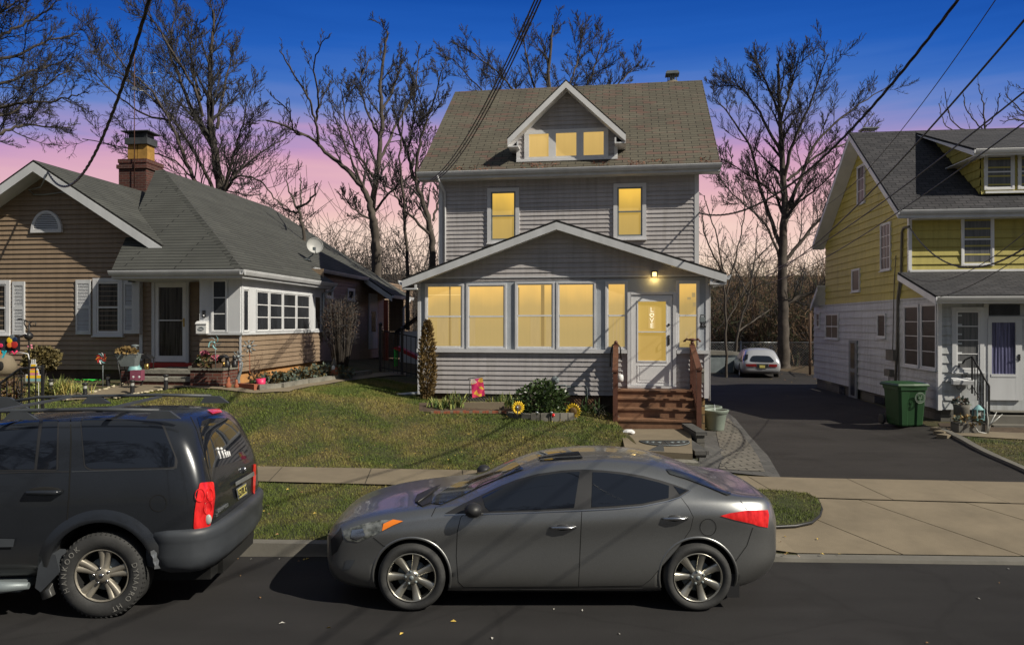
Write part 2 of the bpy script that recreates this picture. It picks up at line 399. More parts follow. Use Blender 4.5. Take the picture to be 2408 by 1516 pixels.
# lawn / earth material
def m_ground():
    t = NT('winter_lawn'); v = t.coord('Object')
    a = t.noise(v, .9, 4, .6); b = t.noise(v, 7, 5, .7); c = t.noise(v, 45, 3, .7)
    gr = t.ramp(b, [(.3, (.026, .032, .010)), (.7, (.06, .07, .02))])
    st = t.ramp(c, [(.3, (.045, .034, .016)), (.7, (.14, .11, .045))])
    f = t.ramp(a, [(.42, (0, 0, 0)), (.62, (1, 1, 1))])
    tcn = t.add('ShaderNodeTexCoord'); s = t.add('ShaderNodeSeparateXYZ'); t.l(tcn.outputs['Object'], s.inputs[0])
    mr = t.add('ShaderNodeMapRange'); mr.inputs[1].default_value = 22; mr.inputs[2].default_value = 30; t.l(s.outputs['Y'], mr.inputs[0])
    cc = t.mix(mr.outputs[0], t.mix(f, gr, st), t.ramp(b, [(.3, (.05, .035, .02)), (.7, (.13, .09, .05))]))
    t.col(cc); t.bump(c, .8, .03); return t.set(Roughness=.95)
M['ground'] = m_ground()
def m_asphalt(name, c, speck, crack=.5):
    t = NT(name); v = t.coord('Object')
    a = t.noise(v, .5, 5, .6); b = t.noise(v, 160, 2, .7); d = t.noise(t.coord('Object', (.25, 1.6, 1)), 1.5, 4)
    cc = t.mix(1.0, t.ramp(a, [(.3, tuple(x*.82 for x in c)), (.7, tuple(x*1.15 for x in c))]), t.ramp(b, [(.3, (.65, .65, .65)), (.62, (1.05, 1.05, 1.05)), (.78, (speck, speck, speck*.95))]), 'MULTIPLY')
    cc = t.mix(1.0, cc, t.ramp(d, [(.35, (.88, .88, .88)), (.7, (1.1, 1.1, 1.1))]), 'MULTIPLY')
    st_ = t.noise(v, .75, 3, .5); cc = t.mix(1.0, cc, t.ramp(st_, [(.56, (1, 1, 1)), (.68, (.78, .77, .76))]), 'MULTIPLY')
    vo = t.add('ShaderNodeTexVoronoi', Scale=.42, feature='DISTANCE_TO_EDGE'); wv = t.add('ShaderNodeMixRGB') if False else None
    ns = t.add('ShaderNodeTexNoise', Scale=2.2, Detail=5); t.l(v, ns.inputs['Vector']); mxv = t.add('ShaderNodeMix', data_type='RGBA', blend_type='LINEAR_LIGHT'); mxv.inputs[0].default_value = .12; t.l(v, mxv.inputs[6]); t.l(ns.outputs['Color'], mxv.inputs[7]); t.l(mxv.outputs[2], vo.inputs['Vector'])
    cc = t.mix(crack, cc, t.ramp(vo.outputs['Distance'], [(.0, (.45, .45, .45)), (.007, (.6, .6, .6)), (.012, (1, 1, 1))]), 'MULTIPLY')
    t.col(cc); t.bump(b, .45, .01); return t.set(Roughness=.85, Specular_IOR_Level=.25)
M['road'] = m_asphalt('street_asphalt', (.031, .0295, .030), 2.4, .25)
M['drive'] = m_asphalt('driveway_asphalt', (.038, .034, .032), 1.7, .2)
xs = [-300, -150, -80, -50, -35, -25, -19]+[-15+i*.3 for i in range(57)]+[2.1, 2.22, 2.28, 2.34, 2.4]+[2.5+i*.3 for i in range(45)]+[19, 25, 35, 50, 80, 150, 300]
xs = sorted(set(round(x, 3) for x in xs))
ts = [i*.25 for i in range(64)]+[17, 18.5, 20, 22, 24, 27, 30, 34, 40, 50, 65, 90, 130, 200, 320, 600]
mb = MB(); mb.grid([[(X, yK(X)+.16+t, g(X, yK(X)+.16+t)) for X in xs] for t in ts], smooth=True)
struct('ground', mb, M['ground'])
mb = MB(); mb.face([(-300, -14, 0), (300, -14, 0), (300, yK(300), 0), (-300, yK(-300), 0)]); struct('road', mb, M['road'])
mb = MB(); mb.face([(-300, -300, .1), (300, -300, .1), (300, -14, .1), (-300, -14, .1)]); struct('far_verge', mb, M['ground'])
# kerb: granite-grey concrete step, lowered at the driveway apron
mb = MB()
X = -40.0
while X < 2.3:
    a, b = X, min(X+2.4, 2.3)-.012
    q = [(a, yK(a)), (b, yK(b)), (b, yK(b)+.17), (a, yK(a)+.17)]
    h = [(x, y, .135) for x, y in q]; l_ = [(x, y, -.02) for x, y in q]
    h[0] = (h[0][0], h[0][1]+.02, .135); h[1] = (h[1][0], h[1][1]+.02, .135)
    mb.face(h); mb.face([l_[0], l_[1], h[1], h[0]]); mb.face([l_[1], l_[2], h[2], h[1]]); mb.face([l_[3], l_[0], h[0], h[3]])
    X += 2.4
for i in range(8):
    a, b = 2.3+i*.125, 2.3+(i+1)*.125; za, zc = lerp(.135, .035, sstep(2.3, 3.3, a)), lerp(.135, .035, sstep(2.3, 3.3, b))
    mb.face([(a, yK(a)+.02, za), (b, yK(b)+.02, zc), (b, yK(b)+.17, zc), (a, yK(a)+.17, za)]); mb.face([(a, yK(a), -.02), (b, yK(b), -.02), (b, yK(b)+.02, zc), (a, yK(a)+.02, za)])
mb.face([(3.3, yK(3.3)+.02, .035), (20, yK(20)+.02, .035), (20, yK(20)+.17, .045), (3.3, yK(3.3)+.17, .045)]); mb.face([(3.3, yK(3.3), -.02), (20, yK(20), -.02), (20, yK(20)+.02, .035), (3.3, yK(3.3)+.02, .035)])
struct('kerb', mb, M['concrete2'])
# sidewalk slabs, each a separate face with an open joint
bm_sl = MB()
X = -22.0; k = 0
random.seed(4)
while X < 16:
    a, b = X+.007, X+1.52-.007
    n = 5
    rows = [[(lerp(a, b, i/n)-.1*(j/4), lerp(ySn(lerp(a, b, i/n)), ySf(lerp(a, b, i/n)), j/4), 0) for i in range(n+1)] for j in range(5)]
    dz = random.uniform(-.003, .003)
    rows = [[(x, y, g(x, y)+.03+dz) for x, y, z in r] for r in rows]
    bm_sl.grid(rows, smooth=False); k += 1; X += 1.52
M['slatebed'] = m_plain('joint_grit', (.05, .042, .032), .95, .2)
struct('sidewalk', bm_sl, M['concrete'])
drape('sidewalk_joint_bed', [(-22, ySn(-22)+.005), (16, ySn(16)+.005), (16, ySf(16)-.005), (-22, ySf(-22)-.005)], .020, M['slatebed'], .4)
# driveway, its concrete apron, pavers
def gp(x, y, z_off=0):
    """point of the ground seen at this place"""
    t = 7.0; d = ray(x, y)
    while t < 90:
        p = CAM+d*t
        if p.z <= g(p.x, p.y)+z_off: return V((p.x, p.y, g(p.x, p.y)+z_off))
        t += .02
    return p
def gpoly(pts): return [(q.x, q.y) for q in (gp(x, y) for x, y in pts)]
drive_far = [(9.0, 44), (14.8, 44), (15.6, 38), (14.2, 33), (11.9, 27), (11.0, 22)]
drape('driveway', [(4.0, ySf(4.0))]+gpoly([(1803, 1071), (1771, 1036), (1729, 990), (1668, 945)])+[(5.9, 27), (8.0, 35)]+drive_far+gpoly([(2200, 1010), (2262, 1042), (2330, 1078), (2407, 1112)])+[(8.35, ySf(8.3)), (8.3, ySf(8.3))], .016, M['drive'], .4)
mb = MB()
cuts = [2.9, 3.55, 4.9, 6.3, 7.75, 9.4, 11.2, 13, 16]
for a, b in zip(cuts, cuts[1:]):
    rows = []
    for j in range(6):
        r = []
        for i in range(5):
            t = j/5;             x = lerp(a+.008, b-.008, i/4)+.95*(1-t)*(1 if a > 3 else i/4); y = lerp(yK(x)+.175, ySn(x)-.012, t)
            r.append((x, y, g(x, y)+.022))
        rows.append(r)
    mb.grid(rows, smooth=False)
struct('driveway_apron', mb, M['concrete'])
patch = gpoly([(1700, 1160), (1800, 1163), (1860, 1166), (1900, 1172), (1922, 1184), (1931, 1204), (1926, 1222), (1908, 1237), (1870, 1245), (1800, 1249), (1700, 1250), (1600, 1250), (1600, 1160)])
drape('verge', patch, .075, M['ground'], .15, .12)
mb = MB(); mb.tube([(x, y, g(x, y)+.05) for x, y in patch[:11]], .022, 6); struct('verge_edging', mb, M['black'])
drape('paver_border', gpoly([(1640, 1105), (1720, 1113), (1835, 1126), (1803, 1071), (1771, 1036), (1729, 986), (1700, 965), (1664, 950), (1668, 985), (1680, 1010), (1650, 1015), (1648, 1060)]), .022, M['paverdark'], .3)
drape('paver_path', gpoly([(1690, 1106), (1798, 1112), (1783, 1078), (1765, 1050), (1735, 1010), (1712, 985), (1690, 990), (1684, 1020), (1693, 1060), (1697, 1085)]), .030, M['paver'], .3)
# ---------------------------------------------------------------- building helpers
def wf(c, side):
    if side == 'F': return lambda a, z, o=0: (a, c-o, z)
    if side == 'R': return lambda a, z, o=0: (c+o, a, z)
    return lambda a, z, o=0: (c-o, a, z)
def clipz(poly, zc, keep_above):
    out = []
    for i, (a, z) in enumerate(poly):
        b, w = poly[(i+1) % len(poly)]
        ia = (z >= zc) if keep_above else (z <= zc); ib = (w >= zc) if keep_above else (w <= zc)
        if ia: out.append((a, z))
        if ia != ib: t = (zc-z)/(w-z); out.append((a+(b-a)*t, zc))
    return out
def siding(mb, poly, f, expo=.105, lip=.014, z0=None, m=0):
    zs = [p[1] for p in poly]; z = min(zs) if z0 is None else z0
    while z < max(zs)-1e-4:
        q = clipz(clipz(poly, z, True), z+expo, False)
        if len(q) >= 3:
            mb.face([f(a, w, lip*(1-(w-z)/expo)) for a, w in q], m)
            bt = [p[0] for p in q if abs(p[1]-z) < 1e-5]
            if len(bt) >= 2:
                a0, a1 = min(bt), max(bt)
                mb.face([f(a0, z, lip), f(a1, z, lip), f(a1, z, -.001), f(a0, z, -.001)], m)
        z += expo
def fb(f):   # box helper in wall coordinates
    return lambda a, z, o: f(a, z, o)
def wbox(mb, f, a0, a1, z0, z1, o0, o1, m=0): mb.box(a0, a1, z0, z1, o0, o1, m, f)
def window(parent, f, a0, a1, z0, z1, glass, fw=.09, cols=1, rows=1, rail=.5, depth=.055, mat='trim', sash='white', sw=.035, sill=True, label=None, name='window', gl=.026, mw=.011):
    if a0 > a1: a0, a1 = a1, a0
    mb = MB()
    wbox(mb, f, a0, a0+fw, z0, z1, .0, depth); wbox(mb, f, a1-fw, a1, z0, z1, .0, depth)
    wbox(mb, f, a0+fw, a1-fw, z1-fw, z1, .0, depth+.002); wbox(mb, f, a0+fw, a1-fw, z0, z0+fw*.8, .0, depth+.002)
    if sill: wbox(mb, f, a0-.02, a1+.02, z0-.03, z0-.0005, .0, depth+.035)
    w = mb.build(name, M[mat], parent, label)
    i0, i1, j0, j1 = a0+fw, a1-fw, z0+fw*.8, z1-fw
    mb = MB(); d = depth-.012
    wbox(mb, f, i0+.001, i0+sw, j0+.001, j1-.001, .0, d); wbox(mb, f, i1-sw, i1-.001, j0+.001, j1-.001, .0, d)
    wbox(mb, f, i0+sw, i1-sw, j1-sw, j1-.001, .0, d-.002); wbox(mb, f, i0+sw, i1-sw, j0+.001, j0+sw, .0, d-.002)
    if rail: zr = lerp(j0, j1, rail); wbox(mb, f, i0+sw, i1-sw, zr-.018, zr+.018, .0, d+.006)
    for c in range(1, cols): a = lerp(i0+sw, i1-sw, c/cols); wbox(mb, f, a-mw, a+mw, j0+sw, j1-sw, .0, d-.006)
    for r in range(1, rows): z = lerp(j0+sw, j1-sw, r/rows); wbox(mb, f, i0+sw, i1-sw, z-mw, z+mw, .0, d-.008)
    mb.build('sash', M[sash], w)
    mb = MB(); mb.face([f(i0+.01, j0+.01, gl), f(i1-.01, j0+.01, gl), f(i1-.01, j1-.01, gl), f(i0+.01, j1-.01, gl)])
    mb.build('pane', glass, w)
    return w
def slab(mb, pts, th, m=0, med=1):
    """roof plane given by its top corners, thickness straight down"""
    lo = [(p[0], p[1], p[2]-th) for p in pts]; n = len(pts)
    mb.face(pts, m); mb.face(lo[::-1], med)
    for i in range(n): j = (i+1) % n; mb.face([pts[i], lo[i], lo[j], pts[j]], med)
def gutter(mb, p, q, out, r=.065, m=0):
    """K-style gutter from p to q; out = horizontal outward unit"""
    p, q, out = V(p), V(q), V(out); up = V((0, 0, 1))
    prof = [(0, 0), (.0, -.10), (.055, -.105), (.085, -.05), (.10, -.01), (.10, .008), (.088, .008), (.088, -.01), (.045, -.09), (.01, -.09), (.01, 0)]
    rows = [[a+out*x+up*z for x, z in prof] for a in (p, q)]
    mb.grid(rows, m, False, True, True, True)

glow_porch = m_glow('porch_glow', (.82, .49, .12), (.38, .275, .10), 2.35, 3.85, 1.0)
glow_up = m_glow('upstairs_glow', (.92, .55, .08), (.36, .245, .06), 4.7, 6.5, 1.0)
glow_dorm = m_glow('dormer_glow', (.66, .43, .13), (.52, .34, .10), 6.0, 8.3, 1.0)
glow_door = m_glow('door_glow', (.46, .30, .06), (.40, .255, .055), 1.2, 3.2, 1.0)

# ================================================================ MAIN HOUSE
FM = Frame((0, 17.6), 8.5)
house = thing('house', 'grey sided two storey house with lit yellow windows, dormer and enclosed front porch', 'house', FM.O, -FM.th)
Up = lambda x: FM.U(x, 0); Zp = lambda y, x=1330: FM.Z(y, 0, x)
uL, uR = Up(984), Up(1664)
z_sb = FM.Z(928, 0, 1330); z_cap = FM.Z(825, 0, 1330); z_band = FM.Z(652, 0, 1330)
v2 = 2.0; VB = 10.2
f0 = wf(0, 'F'); f2 = wf(v2, 'F')
wall = MB()
# lower porch siding (split around the door)
dl, dr = Up(1478), Up(1586)
siding(wall, [(uL, z_sb), (dl-.03, z_sb), (dl-.03, z_cap), (uL, z_cap)], f0, .113, .022)
siding(wall, [(dr+.03, z_sb), (uR, z_sb), (uR, z_cap), (dr+.03, z_cap)], f0, .113, .022)
apx = FM.pv(1308, 517, -.35); el = FM.pv(945, 655, -.35); er = FM.pv(1708, 641, -.35)
um = apx.x; zap = apx.z-.25; ze = (el.z+er.z)/2
def zroofp(u): return lerp(apx.z, el.z, (um-u)/(um-el.x)) if u < um else lerp(apx.z, er.z, (u-um)/(er.x-um))
siding(wall, [(uL, z_band), (uR, z_band), (uR, zroofp(uR)-.20), (um, zroofp(um)-.20), (uL, zroofp(uL)-.20)], f0, .113, .022)
# porch side walls and the two storey body behind
for u, s in ((uL, 'L'), (uR, 'R')):
    siding(wall, [(0.001, z_sb), (v2, z_sb), (v2, zroofp(uL)-.2), (0.001, zroofp(uL)-.2)], wf(u, s), .113, .022)
u2L, u2R = FM.U(1033, v2), FM.U(1641, v2)
zE = FM.Z(405, v2-.35, 1338)  # eave soffit
siding(wall, [(u2L, 2.6), (u2R, 2.6), (u2R, zE+.02), (u2L, zE+.02)], f2, .113, .022)
eL = FM.pv(985, 404, v2-.38); eR = FM.pv(1692, 383, v2-.38); zEd = (eL.z+eR.z)/2
rL = FM.pv(1068, 218, 6.0); rR = FM.pv(1652, 187, 6.0); zRd = (rL.z+rR.z)/2; vR = 6.0
print('main eave', zEd, 'ridge', zRd, 'u eave', eL.x, eR.x, 'u ridge', rL.x, rR.x)
eu0, eu1 = (eL.x+rL.x)/2, (eR.x+rR.x)/2; ve = v2-.38
slope = (zRd-zEd)/(vR-ve)
for u, s in ((u2L, 'L'), (u2R, 'R')):
    siding(wall, [(v2+.001, .6), (VB, .6), (VB, zEd), (vR, zRd-.15), (v2+.001, zEd+.1)], wf(u, s), .113, .022)
siding(wall, [(u2L, .6), (u2R, .6), (u2R, zEd), (u2L, zEd)], lambda a, z, o=0: (a, VB+o, z), .113, .022)
wall.build('wall', M['siding'], house)
# porch window band, painted panels
pb = MB()
wbox(pb, f0, uL, uR, z_cap, z_band, -.10, .004)
wbox(pb, f0, dl-.03, dr+.03, z_sb+.05, z_cap-.001, -.10, -.004)
pb.build('porch_panel', M['porch'], house)
tr = MB()
wbox(tr, f0, uL-.03, dl-.04, z_cap-.045, z_cap+.035, .016, .075); wbox(tr, f0, dr+.04, uR+.03, z_cap-.045, z_cap+.035, .016, .075)
for u in (uL, uR): s = -1 if u == uL else 1; wbox(tr, f0, min(u+s*.018, u-s*.085), max(u+s*.018, u-s*.085), z_sb-.03, z_cap-.05, .0, .03); wbox(tr, f0, min(u+s*.018, u-s*.05), max(u+s*.018, u-s*.05), z_cap+.04, z_band-.02, -.05, .02)
for u, s in ((u2L, -1), (u2R, 1)): wbox(tr, f2, min(u+s*.02, u-s*.09), max(u+s*.02, u-s*.09), 2.9, zE, -.05, .028)
wbox(tr, f0, uL, uR, z_band-.001, z_band+.03, .017, .028)
tr.build('corner_trim', M['trim'], house)
# foundation
fd = MB(); fd.box(uL+.06, uR-.06, .07, VB-.05, -.2, z_sb, 0); fd.build('foundation', M['stone'], house)
# skirt: dark boards with lattice panels under the porch
sk = MB(); wbox(sk, f0, uL+.04, Up(1447), .2, z_sb-.001, -.06, -.045); sk.build('skirt_board', M['soil'], house)
for (xa, xb) in ((1065, 1215), (1325, 1408)):
    mb = MB(); a0, a1 = Up(xa), Up(xb); z0, z1 = z_sb-.42, z_sb-.03
    n = int((a1-a0)/.075)+6
    for k in range(-6, n):
        for d in (1, -1):
            p0 = (a0+k*.075, z0); p1 = (a0+k*.075+(z1-z0), z1)
            if d < 0: p0, p1 = (p0[0], z1), (p1[0], z0)
            ts_ = [0, 1]
            def cl(p, q):
                t0, t1 = 0, 1; dx = q[0]-p[0]
                ta, tb = sorted(((a0-p[0])/dx, (a1-p[0])/dx)); t0, t1 = max(t0, ta), min(t1, tb)
                return t0, t1
            t0, t1 = cl(p0, p1)
            if t1-t0 < .08: continue
            A = (lerp(p0[0], p1[0], t0), lerp(p0[1], p1[1], t0)); B = (lerp(p0[0], p1[0], t1), lerp(p0[1], p1[1], t1))
            o = -.03 if d > 0 else -.02
            dx, dz = .011, -.011*d
            mb.face([f0(A[0]+dx, A[1]+dz, o), f0(B[0]+dx, B[1]+dz, o), f0(B[0]-dx, B[1]-dz, o), f0(A[0]-dx, A[1]-dz, o)])
    wbox(mb, f0, a0-.03, a1+.03, z0-.04, z0-.002, -.045, -.008); wbox(mb, f0, a1, a1+.03, z0, z1, -.045, -.01)
    mb.build('lattice', M['deck'] if xa > 1200 else M['concrete2'], house)
# porch roof
rf = MB(); vb = v2-.003; vf = -.35; th = .05
for e_ in (el, er):
    slab(rf, [(um, vf, apx.z), (e_.x, vf, e_.z), (e_.x, vb, e_.z), (um, vb, apx.z)], th)
rf.build('porch_roof', [M['roof_main'], M['dark']], house)
fa = MB()
def rake(mb, A, B, v0, v1, h, m=0, drop=.052):
    mb.prism([(A[0], A[1]-drop), (B[0], B[1]-drop), (B[0], B[1]-drop-h), (A[0], A[1]-drop-h)], lambda p, v: (p[0], v, p[1]), v0, v1, m)
for e_ in (el, er):
    A, B = (um, apx.z), (e_.x, e_.z)
    if e_ is er: rake(fa, A, B, vf-.012, vf+.012, .17)
    else: rake(fa, B, A, vf-.012, vf+.012, .17)
    # soffit under the overhang and eave return
    rake(fa, A, B, vf+.013, -.02, .012, drop=.20)
    s = -1 if e_ is el else 1
    fa.box(min(e_.x, e_.x-s*.36), max(e_.x, e_.x-s*.36), vf+.014, .3, e_.z-.26, e_.z-.225)
    fa.box(min(e_.x-s*.30, e_.x-s*.36), max(e_.x-s*.30, e_.x-s*.36), vf+.016, vf+.03, e_.z-.224, e_.z-.14)
    fa.box(min(e_.x, e_.x-s*.02), max(e_.x, e_.x-s*.02), vf+.014, vb, e_.z-.22, e_.z-.055)
    gutter(fa, (e_.x, vf-.0, e_.z-.05), (e_.x, vb, e_.z-.05), (s, 0, 0))
fa.build('fascia', M['white2'], house)
# main roof
rf = MB()
slab(rf, [(eu0, ve, zEd), (eu1, ve, zEd), (eu1, vR, zRd), (eu0, vR, zRd)], .06)
slab(rf, [(eu0, vR+.001, zRd), (eu1, vR+.001, zRd), (eu1, VB+.4, zEd), (eu0, VB+.4, zEd)], .06)
main_roof = rf.build('roof', [M['roof_main'], M['dark']], house)
fa = MB()
fa.box(eu0, eu1, ve, ve+.02, zEd-.21, zEd-.062)
fa.box(eu0, eu1, ve+.021, v2-.02, zEd-.215, zEd-.20)
gutter(fa, (eu0-.02, ve-.001, zEd-.03), (eu1+.02, ve-.001, zEd-.03), (0, -1, 0))
for u in (eu0, eu1-.03):
    for a, b in (((ve, zEd), (vR, zRd)), ((vR, zRd), (VB+.4, zEd))):
        fa.prism([(a[0], a[1]-.062), (b[0], b[1]-.062), (b[0], b[1]-.21), (a[0], a[1]-.21)], lambda p, q: (q, p[0], p[1]), u, u+.03)
fa.build('eave_fascia', M['white2'], house)
# downspout at the left front corner
mb = MB(); ud = FM.U(1047, v2)
mb.tube([(ud-.10, ve-.05, zEd-.13), (ud-.10, ve-.05, zEd-.2), (ud, v2-.06, zEd-.5), (ud, v2-.06, 3.0)], .034, 6); mb.build('downspout', M['trim'], house)
mb = MB(); mb.tube([(uL-.0, .1, z_sb-.0), (uL-.02, .05, z_sb-.02), (uL-.55, .0, z_sb-.06)], .045, 8); mb.build('drain_pipe', M['galv'], house)
mb = MB(); mb.tube([(er.x-.02, .1, er.z-.12), (uR+.05, .15, er.z-.3), (uR+.05, .15, z_sb-.1)], .03, 6); mb.build('downspout', M['trim'], house)
# upstairs windows
for xa, xb, ya, yb, j in ((1146, 1221, 443, 572, 0), (1442, 1519, 432, 563, 1)):
    a, b = FM.U(xa, v2), FM.U(xb, v2); xm = (xa+xb)/2
    window(house, f2, a, b, FM.Z(yb, v2, xm), FM.Z(ya, v2, xm), glow_up, .10, rail=.5, depth=.06, sw=.04, sash='steelgrey')
# porch windows
for xa, xb in ((1000, 1091), (1097, 1191), (1211, 1304), (1308, 1401), (1423, 1476), (1589, 1644)):
    window(house, f0, Up(xa), Up(xb), FM.Z(821, 0, 1330), FM.Z(662+(3 if xa < 1200 else 0), 0, 1330), glow_porch, .045, rail=.5, depth=.045, mat='trim', sash='white', sw=.03, sill=False)
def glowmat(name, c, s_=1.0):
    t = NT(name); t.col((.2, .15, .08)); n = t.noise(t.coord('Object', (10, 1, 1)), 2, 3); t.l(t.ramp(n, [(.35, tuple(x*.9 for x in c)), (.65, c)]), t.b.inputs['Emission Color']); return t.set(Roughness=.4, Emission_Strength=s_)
M['curtlit'] = glowmat('lit_curtain', (.40, .29, .12)); M['bardim'] = glowmat('mullion_shade', (.23, .15, .045)); M['barlit'] = glowmat('bright_rail', (.85, .58, .2))  # dim strips over the panes are mullion shadows painted as weaker glow
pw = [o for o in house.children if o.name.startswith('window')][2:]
for wi, xa, xb, ya, yb, mt_, nm in ((0, 1003, 1085, 691, 693, 'barlit', 'curtain_rail'), (0, 1056, 1060, 672, 814, 'bardim', 'mullion_shadow'), (0, 1028, 1054, 741, 812, 'curtlit', 'curtain'), (0, 1062, 1078, 738, 810, 'curtlit', 'curtain'), (0, 1005, 1086, 751, 753, 'curtlit', 'inner_rail'),
        (1, 1104, 1118, 741, 810, 'curtlit', 'curtain'), (2, 1272, 1280, 670, 815, 'bardim', 'mullion_shadow'), (2, 1247, 1269, 741, 812, 'curtlit', 'curtain'), (2, 1284, 1299, 741, 812, 'curtlit', 'curtain'), (2, 1217, 1221, 675, 740, 'bardim', 'mullion_shadow'), (4, 1440, 1443, 748, 800, 'curtlit', 'curtain'), (4, 1448, 1451, 748, 800, 'curtlit', 'curtain'), (4, 1456, 1459, 748, 800, 'curtlit', 'curtain'),
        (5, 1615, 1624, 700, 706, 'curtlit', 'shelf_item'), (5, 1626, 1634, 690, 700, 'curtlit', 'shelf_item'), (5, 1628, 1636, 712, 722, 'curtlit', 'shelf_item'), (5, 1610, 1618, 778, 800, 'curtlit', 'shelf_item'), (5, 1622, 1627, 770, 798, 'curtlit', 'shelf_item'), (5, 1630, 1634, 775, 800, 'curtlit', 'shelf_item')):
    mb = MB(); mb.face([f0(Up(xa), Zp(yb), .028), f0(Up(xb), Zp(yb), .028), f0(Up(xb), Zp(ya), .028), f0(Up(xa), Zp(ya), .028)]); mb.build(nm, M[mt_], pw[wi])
# front door
dz0, dz1 = Zp(904), Zp(688)
mb = MB(); wbox(mb, f0, dl-.03, dl+.045, dz0, dz1, .0, .07); wbox(mb, f0, dr-.045, dr+.03, dz0, dz1, .0, .07); wbox(mb, f0, dl+.046, dr-.046, dz1-.06, dz1, .0, .072)
wbox(mb, f0, dl-.03, dr+.03, dz0-.05, dz0-.001, .0, .12)
door = mb.build('door', M['trim'], house)
A0, A1 = dl+.055, dr-.055; g0, g1, gz0, gz1 = Up(1500), Up(1565), Zp(846), Zp(710)
mb = MB()
wbox(mb, f0, A0, g0, dz0+.01, dz1-.07, .0, .05); wbox(mb, f0, g1, A1, dz0+.01, dz1-.07, .0, .05)
wbox(mb, f0, g0, g1, gz1, dz1-.07, .0, .049); wbox(mb, f0, g0, g1, dz0+.01, gz0, .0, .049)
wbox(mb, f0, g0-.0, g1+.0, (gz0+gz1)/2-.03, (gz0+gz1)/2-.005, .03, .056)
for (i0, i1, j0, j1) in ((g0-.03, g1+.03, gz0-.03, gz0), (g0-.03, g1+.03, gz1, gz1+.03), (g0-.03, g0, gz0, gz1), (g1, g1+.03, gz0, gz1)): wbox(mb, f0, i0, i1, j0, j1, .0501, .060)
pz0, pz1 = Zp(896), Zp(856)
for (i0, i1, j0, j1) in ((g0-.02, g1+.02, pz0, pz0+.018), (g0-.02, g1+.02, pz1-.018, pz1), (g0-.02, g0-.002, pz0+.018, pz1-.018), (g1+.002, g1+.02, pz0+.018, pz1-.018)): wbox(mb, f0, i0, i1, j0, j1, .049, .058)
wbox(mb, f0, g0+.03, g1-.03, pz0+.05, pz1-.05, .049, .054)
mb.build('door_leaf', M['white'], door)
mb = MB(); mb.face([f0(g0, gz0, .02), f0(g1, gz0, .02), f0(g1, gz1, .02), f0(g0, gz1, .02)]); mb.build('pane', glow_door, door)
mb = MB(); hx = Up(1572); hz = Zp(797)
mb.box(hx-.02, hx+.02, -.075, -.05, hz-.12, hz+.10); mb.tube([(hx, -.08, hz+.08), (hx, -.13, hz+.06), (hx, -.13, hz-.06), (hx, -.08, hz-.09)], .010, 6)
mb.lathe([(0.028, -.05), (.028, -.075), (0.001, -.08)], (hx, 0, Zp(763)), 14, axis='y')
mb.build('handle', M['black'], door)
# LOVE sign hung inside the glass
sgx0, sgx1, sgz0, sgz1 = Up(1524), Up(1540), Zp(772), Zp(723)
mb = MB(); wbox(mb, f0, sgx0, sgx1, sgz0, sgz1, .021, .026)
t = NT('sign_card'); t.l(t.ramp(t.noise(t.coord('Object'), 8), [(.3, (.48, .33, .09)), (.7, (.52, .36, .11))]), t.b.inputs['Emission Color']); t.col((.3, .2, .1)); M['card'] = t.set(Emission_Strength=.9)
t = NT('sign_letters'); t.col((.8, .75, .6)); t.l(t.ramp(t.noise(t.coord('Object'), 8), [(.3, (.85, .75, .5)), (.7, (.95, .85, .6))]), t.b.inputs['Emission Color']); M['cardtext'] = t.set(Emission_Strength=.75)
sign = thing('love_sign', 'small hanging sign reading LOVE down the front door glass', 'sign', FM.O, -FM.th)
mb.build('card', M['card'], sign)
Mx = Matrix.Rotation(pi/2, 4, 'X')
hh = (sgz1-sgz0)/4
for k, ch in enumerate('LOVE'):
    c = V(((sgx0+sgx1)/2, -.030, sgz1-hh*(k+.5)))
    if ch == 'O':
        mb = MB(); pts = []
        for i in range(21):
            a = 2*pi*i/20; pts.append((c.x+.045*sin(a)**3, c.y, c.z+.0035*(13*cos(a)-5*cos(2*a)-2*cos(3*a)-cos(4*a))*.9))
        mb.tube(pts, .008, 4, smooth=False); mb.build('letter', M['cardtext'], sign)
    else: text_mesh(ch, .155, M['cardtext'], 'letter', sign, Matrix.Translation(c) @ Mx, .002, bold=.002)
# dormer
vd = v2+.0; fdm = wf(vd-.06, 'F')
def zr(v): return zEd+slope*(v-ve)
duL, duR = FM.U(1216, vd-.06), FM.U(1450, vd-.06); db = zr(vd-.06)+.02
dap = FM.pv(1327, 187, vd-.45); del_ = FM.pv(1193, 318, vd-.45); der = FM.pv(1471, 318, vd-.45)
dez = (del_.z+der.z)/2; du = (duL+duR)/2; hw = (der.x-del_.x)/2; du = (der.x+del_.x)/2
dsl = (dap.z-dez)/hw
def zd(u): return dap.z-dsl*abs(u-du)
dw = MB()
siding(dw, [(duL, db), (duR, db), (duR, zd(duR)-.12), (du, dap.z-.12), (duL, zd(duL)-.12)], fdm, .113, .022)
for u, s in ((duL, 'L'), (duR, 'R')):
    zt = zd(u)-.12; vt = ve+(zt-zEd)/slope
    siding(dw, [(vd-.06, db), (vt, zt), (vd-.06, zt)], wf(u, s), .113, .022)
dormer = dw.build('dormer_wall', M['siding'], house)
rf = MB(); vfd = vd-.45; vrd = ve+(dap.z-zEd)/slope; vre = ve+(dez-zEd)/slope
for s in (-1, 1): slab(rf, [(du, vfd, dap.z), (du+s*hw, vfd, dez), (du+s*hw, vre+.05, dez), (du, vrd+.05, dap.z)], .045)
rf.build('dormer_roof', [M['roof_main'], M['dark']], house)
fa = MB()
